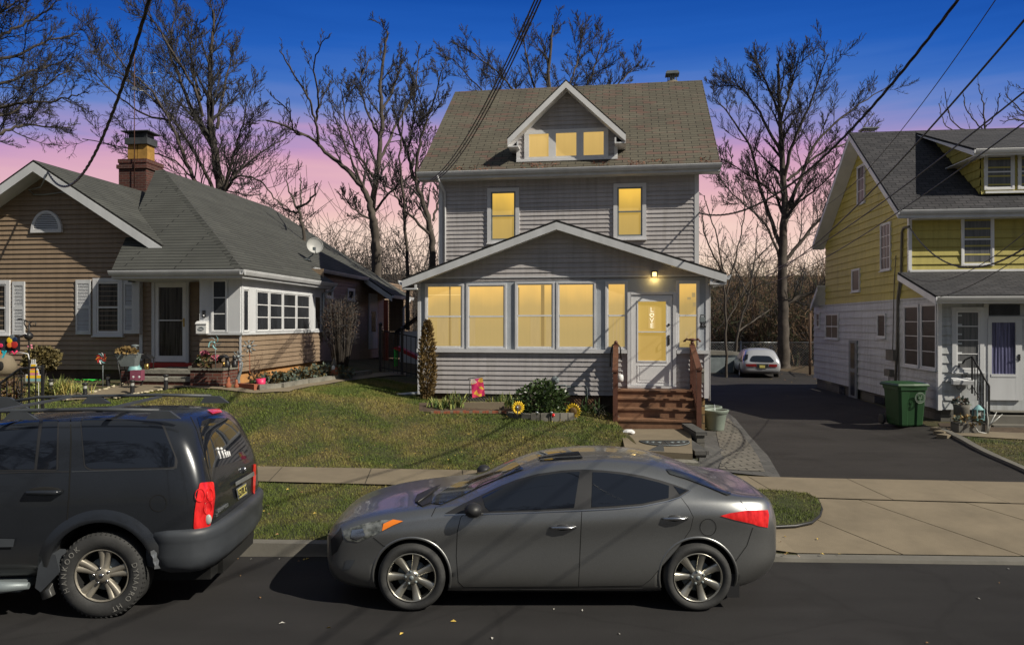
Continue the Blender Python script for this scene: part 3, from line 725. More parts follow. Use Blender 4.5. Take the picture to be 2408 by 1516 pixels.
for s in (-1, 1):
    A, B = (du, dap.z), (du+s*hw, dez)
    rake(fa, A, B, vfd-.012, vfd+.012, .17, drop=.046); rake(fa, A, B, vfd+.013, vd-.08, .012, drop=.20)
    x0, x1 = sorted((du+s*hw, du+s*(hw-.28)))
    fa.box(x0, x1, vfd+.014, vd+.9, dez-.25, dez-.22); fa.box(*sorted((du+s*hw, du+s*(hw-.02))), vfd+.014, vre, dez-.218, dez-.05)
    fa.box(*sorted((du+s*(hw-.24), du+s*(hw-.28))), vfd+.016, vfd+.03, dez-.219, dez-.10)
    fa.box(*sorted(((duL if s < 0 else duR)-s*.07, (duL if s < 0 else duR)+s*.02)), vd-.095, vd-.05, db, dez-.25)
wbox(fa, fdm, duL-.02, duR+.02, db-.04, db+.035, .0, .06)
fa.build('dormer_trim', M['white'], house)
wa, wb = FM.U(1233, vd-.06), FM.U(1430, vd-.06); wz0, wz1 = FM.Z(376, vd-.06, 1330), FM.Z(305, vd-.06, 1330)
mb = MB(); wbox(mb, fdm, wa, wb, wz1-.10, wz1, .0, .05); wbox(mb, fdm, wa, wb, wz0, wz0+.09, .0, .05)
px = [1233, 1244, 1290, 1307, 1355, 1372, 1419, 1430]
us = [FM.U(x, vd-.06) for x in px]
for i in (0, 2, 4, 6): wbox(mb, fdm, us[i], us[i+1], wz0+.09, wz1-.10, .0, .048)
dwn = mb.build('dormer_window', M['white'], house)
for i in (1, 3, 5):
    mb = MB(); mb.face([fdm(us[i]-.005, wz0+.08, .025), fdm(us[i+1]+.005, wz0+.08, .025), fdm(us[i+1]+.005, wz1-.09, .025), fdm(us[i]-.005, wz1-.09, .025)]); mb.build('pane', glow_dorm, dwn)
# chimney flue on the ridge
mb = MB(); cu_ = FM.U(1580, vR+.3); cz = zRd-.15
mb.lathe([(.26, cz-.3), (.25, cz+.12), (.20, cz+.22), (.15, cz+.22)], (cu_, vR+.3, 0), 20, 0, capb=True)
ch = mb.build('chimney', M['concrete'], house)
mb = MB()
mb.lathe([(.14, cz+.22), (.14, cz+.26)], (cu_, vR+.3, 0), 16)
for k in range(12): a = 2*pi*k/12; mb.box(cu_+.14*cos(a)-.006, cu_+.14*cos(a)+.006, vR+.3+.14*sin(a)-.006, vR+.3+.14*sin(a)+.006, cz+.22, cz+.46)
mb.box(cu_-.2, cu_+.2, vR+.1, vR+.5, cz+.46, cz+.50); mb.box(cu_-.17, cu_+.17, vR+.13, vR+.47, cz+.50, cz+.54); mb.box(cu_-.21, cu_+.21, vR+.09, vR+.51, cz+.44, cz+.459)
mb.box(cu_-.07, cu_+.07, vR+.23, vR+.37, cz+.2, cz+.43); mb.build('cap', M['steelgrey'], ch)
# wall lamp above the door, lit
lx, lz = Up(1538), Zp(645)
lamp = thing('wall_lamp', 'small lit lantern fixed above the front door', 'lamp', FM.W(lx, 0, lz), -FM.th)
mb = MB(); mb.box(-.05, .05, -.03, -.0, -.09, .03); mb.box(-.07, .07, -.16, -.03, .03, .05)
for sx_ in (-.055, .055):
    for sy in (-.15, -.045): mb.box(sx_-.006, sx_+.006, sy-.006, sy+.006, -.08, .03)
mb.box(-.06, .06, -.156, -.04, -.09, -.08); mb.build('body', M['black'], lamp)
t = NT('lamp_glow'); t.col((1, .8, .4)); t.b.inputs['Emission Color'].default_value = (1, .72, .25, 1); M['bulb'] = t.set(Emission_Strength=3)
mb = MB(); mb.box(-.045, .045, -.14, -.055, -.075, .02); mb.build('lantern_glass', M['bulb'], lamp)
pl = bpy.data.lights.new('lamp_light', 'POINT'); pl.energy = 3.0; pl.color = (1, .66, .2); pl.shadow_soft_size = .05
po = bpy.data.objects.new('lamp_light', pl); col.objects.link(po); po.location = FM.W(lx, -.12, lz-.13)
# doorbell, number plate
nb = thing('house_number', 'dark plate with the number 121 right of the porch window', 'sign', FM.W(Up(1651), 0, Zp(762)), -FM.th)
mb = MB(); mb.box(-.08, .08, -.03, -.02, -.07, .07); mb.build('plate', M['black'], nb)
text_mesh('121', .12, M['trim'], 'numerals', nb, Matrix.Translation((0, -.033, 0)) @ Mx, .002)
lb = thing('lock_box', 'small dark bracket box mounted above the house number plate', 'box', FM.W(Up(1651), 0, Zp(748)), -FM.th)
mb = MB(); mb.box(-.055, .055, -.05, -.02, -.09, .02); mb.build('box', M['steelgrey'], lb)
mb = MB(); mb.tube([(-.045, -.04, .02), (-.045, -.04, .07), (.045, -.04, .07), (.045, -.04, .02)], .012, 6); mb.build('shackle', M['black'], lb)

# ---------------------------------------------------------------- wooden front stairs
stairs = thing('wooden_stairs', 'red brown wooden steps with posts leading to the front door', 'stairs', FM.O, -FM.th)
sL, sR = Up(1450)+.02, Up(1624)-.02
tz = [1.245, 1.055, .865, .675]; zb = .49; run = .36
vfr = [-.50-run*k for k in range(4)]
print('stairs', sL, sR, 'floor z', dz0)
tz[0] = dz0-.06
for k in range(4):
    z = tz[k]; va = vfr[k]; vbk = -.02 if k == 0 else vfr[k-1]+.02
    mb = MB(); nbrd = 3
    for b in range(nbrd):
        v0_, v1_ = lerp(va-.03, vbk, b/nbrd), lerp(va-.03, vbk, (b+1)/nbrd)-.006
        mb.box(sL, sR, v0_, v1_, z-.035, z)
    zn = tz[k+1] if k < 3 else zb-.05
    mb.box(sL+.01, sR-.01, va, va+.02, zn, z-.036)
    mb.build('tread', M['deck'], stairs)
for s, x in ((-1, sL-.045), (1, sR+.0)):
    mb = MB()
    mb.prism([(-.02, zb-.1), (-.02, tz[0]), (vfr[0], tz[0]), (vfr[3]-.02, tz[3]+.06), (vfr[3]-.02, zb-.1)], lambda p, q: (q, p[0], p[1]), x, x+.045); mb.build('stringer', M['deckpost'], stairs)
for s, x in ((-1, sL-.04), (1, sR+.04)):
    zt_r = FM.Z(808, -.1, 1452); zt_f = FM.Z(874 if s < 0 else 868, vfr[3], 1452)
    mb = MB(); w = .05
    mb.box(x-w, x+w, vfr[3]-.07, vfr[3]+.03, zb-.1, zt_f); mb.build('newel_post', M['deckpost'], stairs)
    mb = MB(); mb.box(x-w, x+w, -.16, -.06, tz[0], zt_r); mb.ball((x, -.11, zt_r+.03), .045); mb.build('post', M['deckpost'], stairs)
    mb = MB(); n = 1
    mb.prism([(vfr[3]-.09, zt_f), (-.05, zt_r-.05), (-.05, zt_r-.0), (vfr[3]-.09, zt_f+.045)], lambda p, q: (q, p[0], p[1]), x-.06, x+.06)
    mb.prism([(vfr[3], zb+.28), (-.06, tz[0]+.12), (-.06, tz[0]+.17), (vfr[3], zb+.33)], lambda p, q: (q, p[0], p[1]), x-.02, x+.02)
    mb.build('handrail', M['deckpost'], stairs)
    for k in range(9):
        t_ = (k+.7)/9.6; vv = lerp(vfr[3]+.05, -.15, t_); za = lerp(zb+.33, tz[0]+.17, t_); zb_ = lerp(zt_f, zt_r-.05, t_)
        mb = MB(); mb.box(x-.018, x+.018, vv-.018, vv+.018, za-.03, zb_+.01); mb.build('baluster', M['deckpost'], stairs)
# hanging bird feeder, carved crab-like ornament on the right post, hose hook on the left
bf = thing('hanging_jar', 'white jar hanging from the left stair rail', 'jar', FM.W(sL+.06, -.45, 1.47), -FM.th)
mb = MB(); mb.lathe([(.001, -.09), (.065, -.085), (.075, -.02), (.068, .05), (.05, .07), (.001, .08)], (0, 0, 0), 16); mb.build('jar', M['whitepl'], bf)
mb = MB(); mb.tube([(-.045, 0, .06), (-.05, 0, .14), (0, 0, .19), (.05, 0, .14), (.045, 0, .06)], .006, 5); mb.build('wire_handle', M['galv'], bf)
mb = MB(); mb.tube([(.0, 0, .30), (-.08, -.03, .24), (-.12, -.03, .05), (-.13, -.03, -.25)], .018, 6); mb.tube([(0, 0, .30), (.1, -.03, .2), (.12, -.03, -.1)], .018, 6)
o = mb.build('cable_loop', M['black']); o.location = FM.W(sL-.04, -.11, 1.95); o.rotation_euler = (0, 0, -FM.th); tag(o, 'loop of dark cable hung over the left stair post', 'cable')
orn = MB(); orn.ball((0, 0, .03), (.10, .06, .035))
for s in (-1, 1):
    for k in range(3): orn.tube([(s*.06, 0, .03), (s*(.13+.02*k), -.03+.03*k, .06-.02*k), (s*(.16+.02*k), -.03+.03*k, -.02)], .012, 5)
o = orn.build('post_ornament', M['deckpost']); o.location = FM.W(sR+.04, -.11, FM.Z(808, -.1, 1452)+.07); o.rotation_euler = (0, 0, -FM.th); tag(o, 'brown crab shaped ornament on top of the right stair post', 'ornament')
def mailbox(name, label, loc, rz, mat, w=.2, h=.28, d=.11):
    b = thing(name, label, 'mailbox', loc, rz)
    mb = MB(); mb.prism([(0, 0), (0, h), (-d*.5, h*.98), (-d, h*.84), (-d, 0)], lambda p, q: (q, p[0], p[1]), -w/2, w/2); mb.build('box', mat, b)
    mb = MB(); mb.prism([(.0, h+.006), (0, h+.022), (-d*.5, h*.98+.024), (-d-.015, h*.84+.012), (-d-.015, h*.80), (-d-.003, h*.80), (-d-.003, h*.84+.004), (-d*.5, h*.98+.006)], lambda p, q: (q, p[0], p[1]), -w/2-.012, w/2+.012); mb.build('lid', mat, b)
    mb = MB(); mb.tube([(cos(2*pi*k/20)*w*.28, -d-.004, h*.42+sin(2*pi*k/20)*w*.16) for k in range(21)], .006, 5); mb.tube([(cos(2*pi*k/20)*w*.17, -d-.004, h*.42+sin(2*pi*k/20)*w*.08) for k in range(21)], .004, 5); mb.build('emblem', M['steelgrey'], b)
    return b
mailbox('mailbox', 'grey wall mailbox on the siding right of the wooden stairs', FM.W(Up(1640), -.02, Zp(895)), -FM.th, M['concrete2'], .24, .30, .12)

# ================================================================ LEFT HOUSE
FL = Frame((0, 16.5), 6.7)
lh = thing('house', 'tan sided single storey house with hipped grey green roof and windowed sunroom', 'house', FL.O, -FL.th)
vg = 1.0                                  # gable wall / door wall
corner = FL.pv(568, 632, -.4); ue, zle = corner.x, corner.z
d_ = 5.07; ax, av, az = ue-d_, -.4+d_, None
# apex height from the pixel row at its depth
az = FL.pv(385, 400, av).z; ax = FL.pv(385, 400, av).x
lsl = (az-zle)/(av+.4); rsl = (az-zle)/(ue-ax)
print('left apex', ax, av, az, 'slopes', lsl, rsl, 'eave', ue, zle)
vrid = FL.pu(715, 520, ax).y; print('ridge end v', vrid)
uw = FL.U(566, 0)                         # sunroom right wall plane (u)
z_sill = FL.Z(784, 0, 520); z_lb = FL.Z(868, 0, 520)
sill2 = z_sill
lw = MB()
gap = FL.pv(78, 376, vg-.5); rr = FL.pv(380, 575, vg-.5); gsl = (gap.z-rr.z)/(rr.x-gap.x)
gLu = 2*gap.x-rr.x-.6
z_lwb = FL.Z(868, vg, 200)
def zg(u): return gap.z-gsl*abs(u-gap.x)
fG = wf(vg, 'F')
ugr = FL.U(470, vg)
siding(lw, [(gLu+.4, z_lwb), (ugr+1.0, z_lwb), (ugr+1.0, zle+.3), (rr.x-.1, zg(rr.x-.1)-.1), (gap.x, gap.z-.15), (gLu+.4, zg(gLu+.4)-.1)], fG, .123, .030)
us0 = FL.U(470, 0)
f0L = wf(0, 'F'); fR = wf(uw, 'R')
siding(lw, [(us0, z_lb-.05), (uw, z_lb-.05), (uw, z_sill), (us0, z_sill)], f0L, .118, .026)
v_end = FL.pu(760, 700, uw).y; print('sunroom depth', v_end)
siding(lw, [(0.001, z_lb-.05), (v_end, z_lb-.05), (v_end, z_sill), (0.001, z_sill)], fR, .118, .026)
siding(lw, [(v_end-.0, z_sill), (v_end, z_lb), (v_end, z_lb)], fR, .118, .026) if False else None
# body set back to the right rear
u2 = uw-.75; e2 = ue-.75; ze2 = zle+.75*rsl
v3 = FL.pu(862, 643, e2).y; v4 = max(v3+4.0, vrid+3.5)
print('v3', v3, 'v4', v4)
siding(lw, [(v_end, 1.3), (v4, 1.3), (v4, ze2), (v_end, ze2)], wf(u2, 'R'), .118, .026)
# sunroom rear return + far porch screen wall
lw.box(u2, uw, v_end, v_end+.03, 1.2, ze2-.1)
lw.build('wall', M['tan'], lh)
fdn = MB(); fdn.box(us0+.05, uw-.06, .06, v_end, .8, z_lb-.052); fdn.build('foundation', M['stucco'], lh)
fdn = MB(); fdn.box(gLu+.4, ugr, vg+.05, vg+.3, .8, z_lwb-.002); fdn.box(u2-1, u2-.05, v_end+.1, v4, .8, 1.298); fdn.build('foundation', M['soil'], lh)
# roof planes
rf = MB(); eL_ = FL.U(262, -.4)
gv = FL.pu(290, 432, gap.x).y
# hip front plane: eave from (eL_) to ue up to apex; left side cut along its left hip
lhip = (eL_, -.4, zle)
slab(rf, [lhip, (ue, -.4, zle), (ax, av, az), (gap.x, av-.0, az-.0)] if False else [(eL_, -.4, zle), (ue, -.4, zle), (ax, av, az), (gap.x+.6, av, az)], .06)
# right plane in three runs
v_a = FL.pu(800, 655, ue).y
slab(rf, [(ue, -.4, zle), (ue, v_end+.35, zle), (e2, v_end+.35, ze2), (e2, v3, ze2), (ax, v3, az), (ax, av, az)], .06)
b3 = FL.pv(921, 684, v3); 
u3 = b3.x; z3 = zle+(ue-u3)*rsl
v4 = FL.pu(968, 686, u3).y; print('u3', u3, z3, b3.z, 'v4', v4)
vr2 = min(vrid, v4-2)
slab(rf, [(u3, v3+.001, z3), (u3, v4, z3), (ax, vr2, az), (ax, v3+.001, az)], .06)
slab(rf, [(u3, v4, z3), (ax-6, v4, z3), (ax, vr2, az)], .06)
slab(rf, [(ax, av, az), (ax, vr2, az), (ax-6, v4, z3), (gLu-1, v4, z3), (gLu-1, av, az-2.5)] , .06) if False else None
# gable over the front: ridge runs back into the hip
gb = gv+1.2
slab(rf, [(gap.x, vg-.5, gap.z), (rr.x, vg-.5, rr.z), (rr.x, vg+.45, rr.z), (gap.x+ .0, gb+2.5, gap.z)], .06)
slab(rf, [(gap.x, vg-.5, gap.z), (gLu, vg-.5, zg(gLu)), (gLu, gb+2.5, zg(gLu)), (gap.x, gb+2.5, gap.z)], .06)
lroof = rf.build('roof', [M['roof_left'], M['dark']], lh)
# hip ridge cap shingles
mb = MB(); A = V((ue, -.4, zle+.02)); B = V((ax, av, az+.02)); n = 34
for k in range(n):
    p, q = A.lerp(B, k/n), A.lerp(B, (k+1.12)/n); s = V((1, 1, 0)).normalized()*.13
    dn = V((0, 0, -.085))
    mb.face([p-s+dn, p, q, q-s+dn]); mb.face([p, p+s+dn, q+s+dn, q])
mb.build('ridge_cap', M['roof_left'], lh)
fa = MB()
def lrake(A, B, v0, v1, h, drop): rake(fa, A, B, v0, v1, h, 0, drop)
for B in ((rr.x, rr.z), (gLu, zg(gLu))):
    A = (gap.x, gap.z); lrake(A, B, vg-.515, vg-.48, .23, .06); lrake(A, B, vg-.479, vg-.02, .02, .24)
fa.box(eL_, ue, -.4, -.38, zle-.20, zle-.062); fa.box(eL_+.0, ue-.021, -.379, vg-.02, zle-.21, zle-.19)
fa.box(ue-.02, ue, -.379, v_end+.35, zle-.20, zle-.062); fa.box(uw+.02, ue-.021, -.0, v_end+.3, zle-.212, zle-.192)
gutter(fa, (eL_-.03, -.401, zle-.03), (ue+.1, -.401, zle-.03), (0, -1, 0)); gutter(fa, (ue+.001, -.5, zle-.03), (ue+.001, v_end+.35, zle-.03), (1, 0, 0))
gutter(fa, (e2+.001, v_end+.4, ze2-.03), (e2+.001, v3, ze2-.03), (1, 0, 0)); gutter(fa, (u3+.001, v3, z3-.03), (u3+.001, v4, z3-.03), (1, 0, 0))
fa.prism([(e2-.1, ze2+.01), (u3, z3-.06), (u3, z3-.26), (e2-.1, ze2-.2)], lambda p, v: (p[0], v, p[1]), v3-.02, v3+.02)
fa.build('fascia', M['white2'], lh)
# side porch under the rear roof: orange post, half wall, bright screen
mb = MB(); mb.box(u3-.35, u3-.2, v3+.1, v3+.25, 1.2, z3-.2); mb.build('porch_post', M['copper'], lh)
mb = MB(); siding(mb, [(u2+.2, 1.3), (u3-.1, 1.3), (u3-.1, 2.35), (u2+.2, 2.35)], wf(v3+1.6, 'F'), .118, .026); siding(mb, [(v3+1.6, 1.2), (v4, 1.2), (v4, 2.2), (v3+1.6, 2.2)], wf(u3-.1, 'R'), .118, .026)
siding(mb, [(u3-.75, 2.35), (u3-.12, 2.35), (u3-.12, z3), (u3-.75, z3)], wf(v3+2.2, 'F'), .118, .026)
mb.build('porch_wall', M['tan'], lh)
mb = MB(); mb.box(uw-.1, uw+.1, v_end+.02, v_end+.3, z_lb, z_lb+.001)
# attic vent
vc = FL.pv(113, 545, vg); r_ = (FL.U(149, vg)-FL.U(77, vg))/2; f_ = fG
mb = MB(); n = 20
outer = [(vc.x+r_*cos(pi*k/n), vc.z+r_*1.25*sin(pi*k/n)) for k in range(n+1)]; inner = [(vc.x+r_*.8*cos(pi*k/n), vc.z+.05+r_*.98*sin(pi*k/n)) for k in range(n+1)]
for k in range(n): mb.face([f_(*outer[k], .08), f_(*outer[k+1], .08), f_(*inner[k+1], .08), f_(*inner[k], .08)]); mb.face([f_(*outer[k], .08), f_(*outer[k+1], .08), f_(*outer[k+1], 0), f_(*outer[k], 0)]); mb.face([f_(*inner[k], .08), f_(*inner[k+1], .08), f_(*inner[k+1], 0), f_(*inner[k], 0)])
wbox(mb, f_, vc.x-r_, vc.x+r_, vc.z-.03, vc.z+.05, 0, .085)
vent = mb.build('attic_vent', M['trim'], lh)
mb = MB(); mb.face([f_(a, z, .033) for a, z in inner]); mb.build('backing', M['dark'], vent)
mb = MB()
for k in range(9):
    z = vc.z+.06+k*r_*.98/9; hwv = r_*.8*math.sqrt(max(0, 1-((z-vc.z-.05)/(r_*.98))**2))-.005
    if hwv > .03: mb.face([f_(vc.x-hwv, z, .075), f_(vc.x+hwv, z, .075), f_(vc.x+hwv, z+.042, .03), f_(vc.x-hwv, z+.042, .03)])
mb.build('louvre', M['white'], vent)
# gable wall windows and shutters
for xa, xb, ya, yb in ((-62, 27, 658, 787), (222, 292, 655, 789)):
    a, b = FL.U(xa, vg), FL.U(xb, vg); window(lh, fG, a, b, FL.Z(yb, vg, 150), FL.Z(ya, vg, 150), M['curtain'], .10, rail=.5, depth=.07, sw=.04, mat='trim')
def shutter(parent, f, a0, a1, z0, z1):
    mb = MB(); w = .05
    wbox(mb, f, a0, a0+w, z0, z1, .02, .055); wbox(mb, f, a1-w, a1, z0, z1, .02, .055)
    for za, zb2 in ((z0, z0+.09), ((z0+z1)/2-.04, (z0+z1)/2+.04), (z1-.10, z1)): wbox(mb, f, a0+w, a1-w, za, zb2, .02, .054)
    for s0, s1 in ((z0+.09, (z0+z1)/2-.04), ((z0+z1)/2+.04, z1-.10)):
        n = int((s1-s0)/.036)
        for k in range(n):
            z = s0+(k+.1)*(s1-s0)/n; h = (s1-s0)/n*.9
            mb.face([f(a0+w, z, .050), f(a1-w, z, .050), f(a1-w, z+h, .024), f(a0+w, z+h, .024)])
    wbox(mb, f, a0+.01, a1-.01, z0+.01, z1-.01, .018, .022)
    return mb.build('shutter', M['white2'], parent)
for xa, xb, ya, yb in ((32, 61, 661, 787), (181, 216, 658, 786), (293, 318, 660, 784)): shutter(lh, fG, FL.U(xa, vg), FL.U(xb, vg), FL.Z(yb, vg, 200), FL.Z(ya, vg, 200))
# door bay: pilasters, storm door
mb = MB(); fD = wf(vg, 'F'); zt_ = zle-.2
wbox(mb, fD, FL.U(319, vg), FL.U(337, vg), FL.Z(784, vg, 330), zt_, .02, .16); wbox(mb, fD, FL.U(330, vg), FL.U(337, vg), FL.Z(848, vg, 330), FL.Z(785, vg, 330), .02, .05)
wbox(mb, f0L, us0, FL.U(497, 0), z_sill, zt_, -.02, .02); wbox(mb, f0L, FL.U(538, 0), uw, z_sill, zt_, -.1, .03)
wbox(mb, f0L, FL.U(497, 0), FL.U(538, 0), FL.Z(655, 0, 515), zt_, -.05, .018)
fRR = wf(uw, 'R')
vv = lambda x: FL.pu(x, 758, uw).y
wbox(mb, fRR, .0, vv(568), z_sill, zt_, -.05, .03); wbox(mb, fRR, vv(583), vv(599), z_sill, zt_, -.05, .022); wbox(mb, fRR, vv(726), vv(737), z_sill, zt_, -.05, .022); wbox(mb, fRR, vv(752), v_end, z_sill, zt_, -.05, .022)
wbox(mb, fRR, vv(568)+.001, vv(752)-.001, zt_-.22, zt_, -.05, .020)
wbox(mb, f0L, us0-.02, uw+.05, z_sill-.03, z_sill+.02, .02, .06); wbox(mb, fRR, -.06, v_end, z_sill-.03, z_sill+.02, .02, .05)
wbox(mb, f0L, uw-.02, uw+.025, z_lb-.05, z_sill-.03, .019, .03)
mb.build('sunroom_frame', M['white2'], lh)
window(lh, f0L, FL.U(498, 0), FL.U(537, 0), z_sill+.03, FL.Z(656, 0, 515), M['glass'], .03, rows=3, rail=None, depth=.05, mat='white2', sw=.03, sill=False)
window(lh, fRR, vv(568), vv(583), z_sill+.03, zt_-.22, M['glass'], .03, rows=3, rail=None, depth=.045, mat='white2', sw=.025, sill=False)
window(lh, fRR, vv(737), vv(752), z_sill+.03, zt_-.22, M['glass'], .03, rows=3, rail=None, depth=.045, mat='white2', sw=.025, sill=False)
for xa, xb in ((599, 630), (630, 662), (662, 694), (694, 726)):
    window(lh, fRR, vv(xa)+.004, vv(xb)-.004, z_sill+.03, zt_-.22, M['glass'], .035, rows=3, rail=None, depth=.05, mat='white2', sw=.025, sill=False)
# storm door
a0, a1 = FL.U(361, vg), FL.U(448, vg); z0, z1 = FL.Z(852, vg, 405), FL.Z(657, vg, 405)
mb = MB(); wbox(mb, fD, a0, a0+.08, z0, z1, .02, .09); wbox(mb, fD, a1-.08, a1, z0, z1, .02, .09); wbox(mb, fD, a0+.08, a1-.08, z1-.08, z1, .02, .088); ldoor = mb.build('storm_door', M['white2'], lh)
mb = MB(); i0, i1 = a0+.085, a1-.085
wbox(mb, fD, i0, i0+.09, z0+.02, z1-.085, .02, .07); wbox(mb, fD, i1-.09, i1, z0+.02, z1-.085, .02, .07); wbox(mb, fD, i0+.09, i1-.09, z1-.2, z1-.085, .02, .069); wbox(mb, fD, i0+.09, i1-.09, z0+.02, z0+.17, .02, .069)
zm = FL.Z(753, vg, 405); wbox(mb, fD, i0+.09, i1-.09, zm-.015, zm+.015, .02, .075); mb.build('door_leaf', M['white'], ldoor)
mb = MB(); mb.face([fD(i0+.08, z0+.16, .03), fD(i1-.08, z0+.16, .03), fD(i1-.08, z1-.19, .03), fD(i0+.08, z1-.19, .03)]); mb.build('pane', M['curtain'], ldoor)
mb = MB(); wbox(mb, fD, i1-.07, i1-.03, zm-.16, zm+.05, .07, .08); wbox(mb, fD, i1-.12, i1-.03, zm-.02, zm+.0, .08, .11); mb.build('handle', M['brass'], ldoor)
mb = MB(); wbox(mb, fD, FL.U(355, vg), FL.U(457, vg), z0-.12, z0-.002, .0, .12); mb.build('threshold', M['redpaint'], lh)
# little windows and side door at the rear
ff = wf(u2, 'R'); v_ = lambda x: FL.pu(x, 758, u2).y
zz = lambda y, x: FL.pu(x, y, u2).z
for xa, xb, ya, yb in ((764, 780, 677, 700), (815, 831, 677, 706)):
    window(lh, ff, v_(xa), v_(xb), zz(yb, xa), zz(ya, xa), M['glass'], .07, rail=None, depth=.06, mat='white', sw=.03)
a0_, a1_ = v_(865), v_(884); mb = MB(); wbox(mb, ff, a0_, a1_, zz(820, 870), zz(690, 870), .02, .06); sd = mb.build('side_door', M['white2'], lh)
mb = MB(); wbox(mb, ff, a0_+.25, a1_-.25, zz(780, 870), zz(732, 870), .061, .066); mb.build('pane', M['glass'], sd)
# downspouts
mb = MB(); mb.tube([(ue+.05, v_end+.2, zle-.12), (ue+.02, v_end+.1, zle-.25), (uw+.06, v_end-.15, zle-.35), (uw+.06, v_end-.15, z_sill-.1), (uw+.1, v_end+.0, z_sill-.3)], .045, 8)
mb.build('downspout', M['galv'], lh)
mb = MB(); mb.tube([(u3+.05, v4-.5, z3-.12), (u3+.02, v4-.7, z3-.25), (u3-.05, v3+1.9, z3-.5), (u3-.05, v3+1.9, 1.2)], .05, 8); mb.build('downspout', M['trim'], lh)
# electric service loop under the gable peak, flood lights on the corner, porch lamp
mb = MB(); s0 = FL.pv(112, 408, vg-.55); s1 = FL.pv(72, 452, vg-.05)
mb.tube([FL.pv(112, 404, vg-.55), FL.pv(110, 412, vg-.55), FL.pv(96, 440, vg-.3), FL.pv(68, 447, vg-.1), FL.pv(80, 458, vg-.05), FL.pv(105, 458, vg-.05), FL.pv(150, 452, vg-.05), FL.pv(178, 460, vg-.05)], .018, 6); mb.build('service_cable', M['galv'], lh)
def floodlights(loc, rz):
    t_ = thing('flood_light', 'black twin flood light under the sunroom roof corner', 'lamp', loc, rz)
    mb = MB(); mb.box(-.05, .05, -.04, .02, -.03, .03); mb.build('mount', M['black'], t_)
    for s in (-1, 1): mb = MB(); mb.lathe([(.02, 0), (.035, .05), (.06, .12), (.062, .15)], (0, 0, 0), 12, axis='x', capb=True); o = mb.build('lamp_head', M['black'], t_); o.rotation_euler = (0, 0, -.9 if s > 0 else pi+.9); o.location = (s*.05, -.05, -.03)
p = FL.pv(556, 645, -.08); floodlights(FL.W(p.x, p.y, p.z), -FL.th)
lt = thing('porch_light', 'small dark lantern beside the shuttered window of the tan house', 'lamp', FL.W(FL.U(323, vg), vg-.17, FL.Z(655, vg, 323)), -FL.th)
mb = MB(); mb.box(-.06, .06, -.12, .0, -.10, .02); mb.build('lantern', M['black'], lt); mb = MB(); mb.prism([(-.08, .02), (.08, .02), (0, .09)], lambda p, q: (p[0], q, p[1]), -.14, .0); mb.build('cap', M['black'], lt)
mailbox('mailbox', 'white wall mailbox with oval emblem beside the tan house door', FL.W(FL.U(480, 0), -.02, FL.Z(784, 0, 480)), -FL.th, M['whitepl'], .25, .27, .12)
bell = thing('doorbell', 'small black intercom above the white mailbox', 'doorbell', FL.W(FL.U(481, 0), -.02, FL.Z(738, 0, 480)), -FL.th); mb = MB(); mb.box(-.035, .035, -.03, 0, -.08, .08); mb.build('plate', M['black'], bell); mb = MB(); mb.lathe([(.02, -.03), (.02, -.036), (.001, -.036)], (0, 0, -.04), 12, axis='y'); mb.build('button', M['white'], bell)
# chimney with two clay flues
cc = FL.loc(P(332, 425, 23.6)); zc0, zc1 = cc.z-1.2, P(332, 378, 23.4).z
chm = MB(); hw_ = .46
chm.box(cc.x-hw_, cc.x+hw_, cc.y-.45, cc.y+.45, zc0, zc1-.12)
chm.box(cc.x-hw_-.05, cc.x+hw_+.05, cc.y-.5, cc.y+.5, zc1-.30, zc1-.18); chm.box(cc.x-hw_-.02, cc.x+hw_+.02, cc.y-.47, cc.y+.47, zc1-.119, zc1)
M['galvdark'] = m_plain('dark_flue_cap', (.05, .055, .06), .6, .3, 6)
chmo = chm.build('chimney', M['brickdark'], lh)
zf = P(332, 328, 23.4).z
for dx in (-.17, .17):
    mb = MB(); mb.prism([(-.16, -.2), (.16, -.2), (.16, .2), (-.16, .2)], lambda p, z: (cc.x+dx+p[0]*(1 if z < zf-.1 else .96), cc.y+p[1], z), zc1+.0005, zf); mb.build('clay_flue', M['flue'], chmo)
mb = MB(); mb.box(cc.x-.38, cc.x+.38, cc.y-.28, cc.y+.28, zf-.16, zf+.04); mb.box(cc.x-.46, cc.x+.46, cc.y-.36, cc.y+.36, zf+.22, zf+.25)
for i in range(12):
    x = lerp(cc.x-.36, cc.x+.36, i/11); mb.box(x-.008, x+.008, cc.y-.27, cc.y-.255, zf+.04, zf+.22)
for i in (1, 2, 3): mb.box(cc.x-.36, cc.x+.36, cc.y-.272, cc.y-.253, zf+.04+i*.045-.006, zf+.04+i*.045+.006)
mb.box(cc.x-.30, cc.x+.30, cc.y-.2, cc.y+.2, zf+.04, zf+.2); mb.build('flue_cap', M['galvdark'], chmo)
# tv antenna strapped to the chimney
ant = thing('tv_antenna', 'tall thin rusty TV antenna mast strapped to the brick chimney', 'antenna', FL.W(cc.x+.12, cc.y-.53, 0), -FL.th)
ztop = P(340, 118, 22.9).z
mb = MB(); mb.tube([(0, 0, zc0+.9), (0, 0, ztop)], .014, 6); mb.build('mast', M['rust'], ant)
mb = MB(); za_ = P(340, 205, 22.9).z
for k, (dz, hl, rot_) in enumerate(((0, .75, -.1), (.42, .7, .05), (-.05, .5, .9), (.02, .6, -.5))): mb.tube([(-hl*cos(rot_)*.2, -hl*sin(rot_)*.2, za_+dz), (hl*cos(rot_), hl*sin(rot_), za_+dz+.06)], .008, 5)
mb.box(-.05, .05, -.05, .05, za_-.05, za_+.05); mb.build('arm', M['galv'], ant)
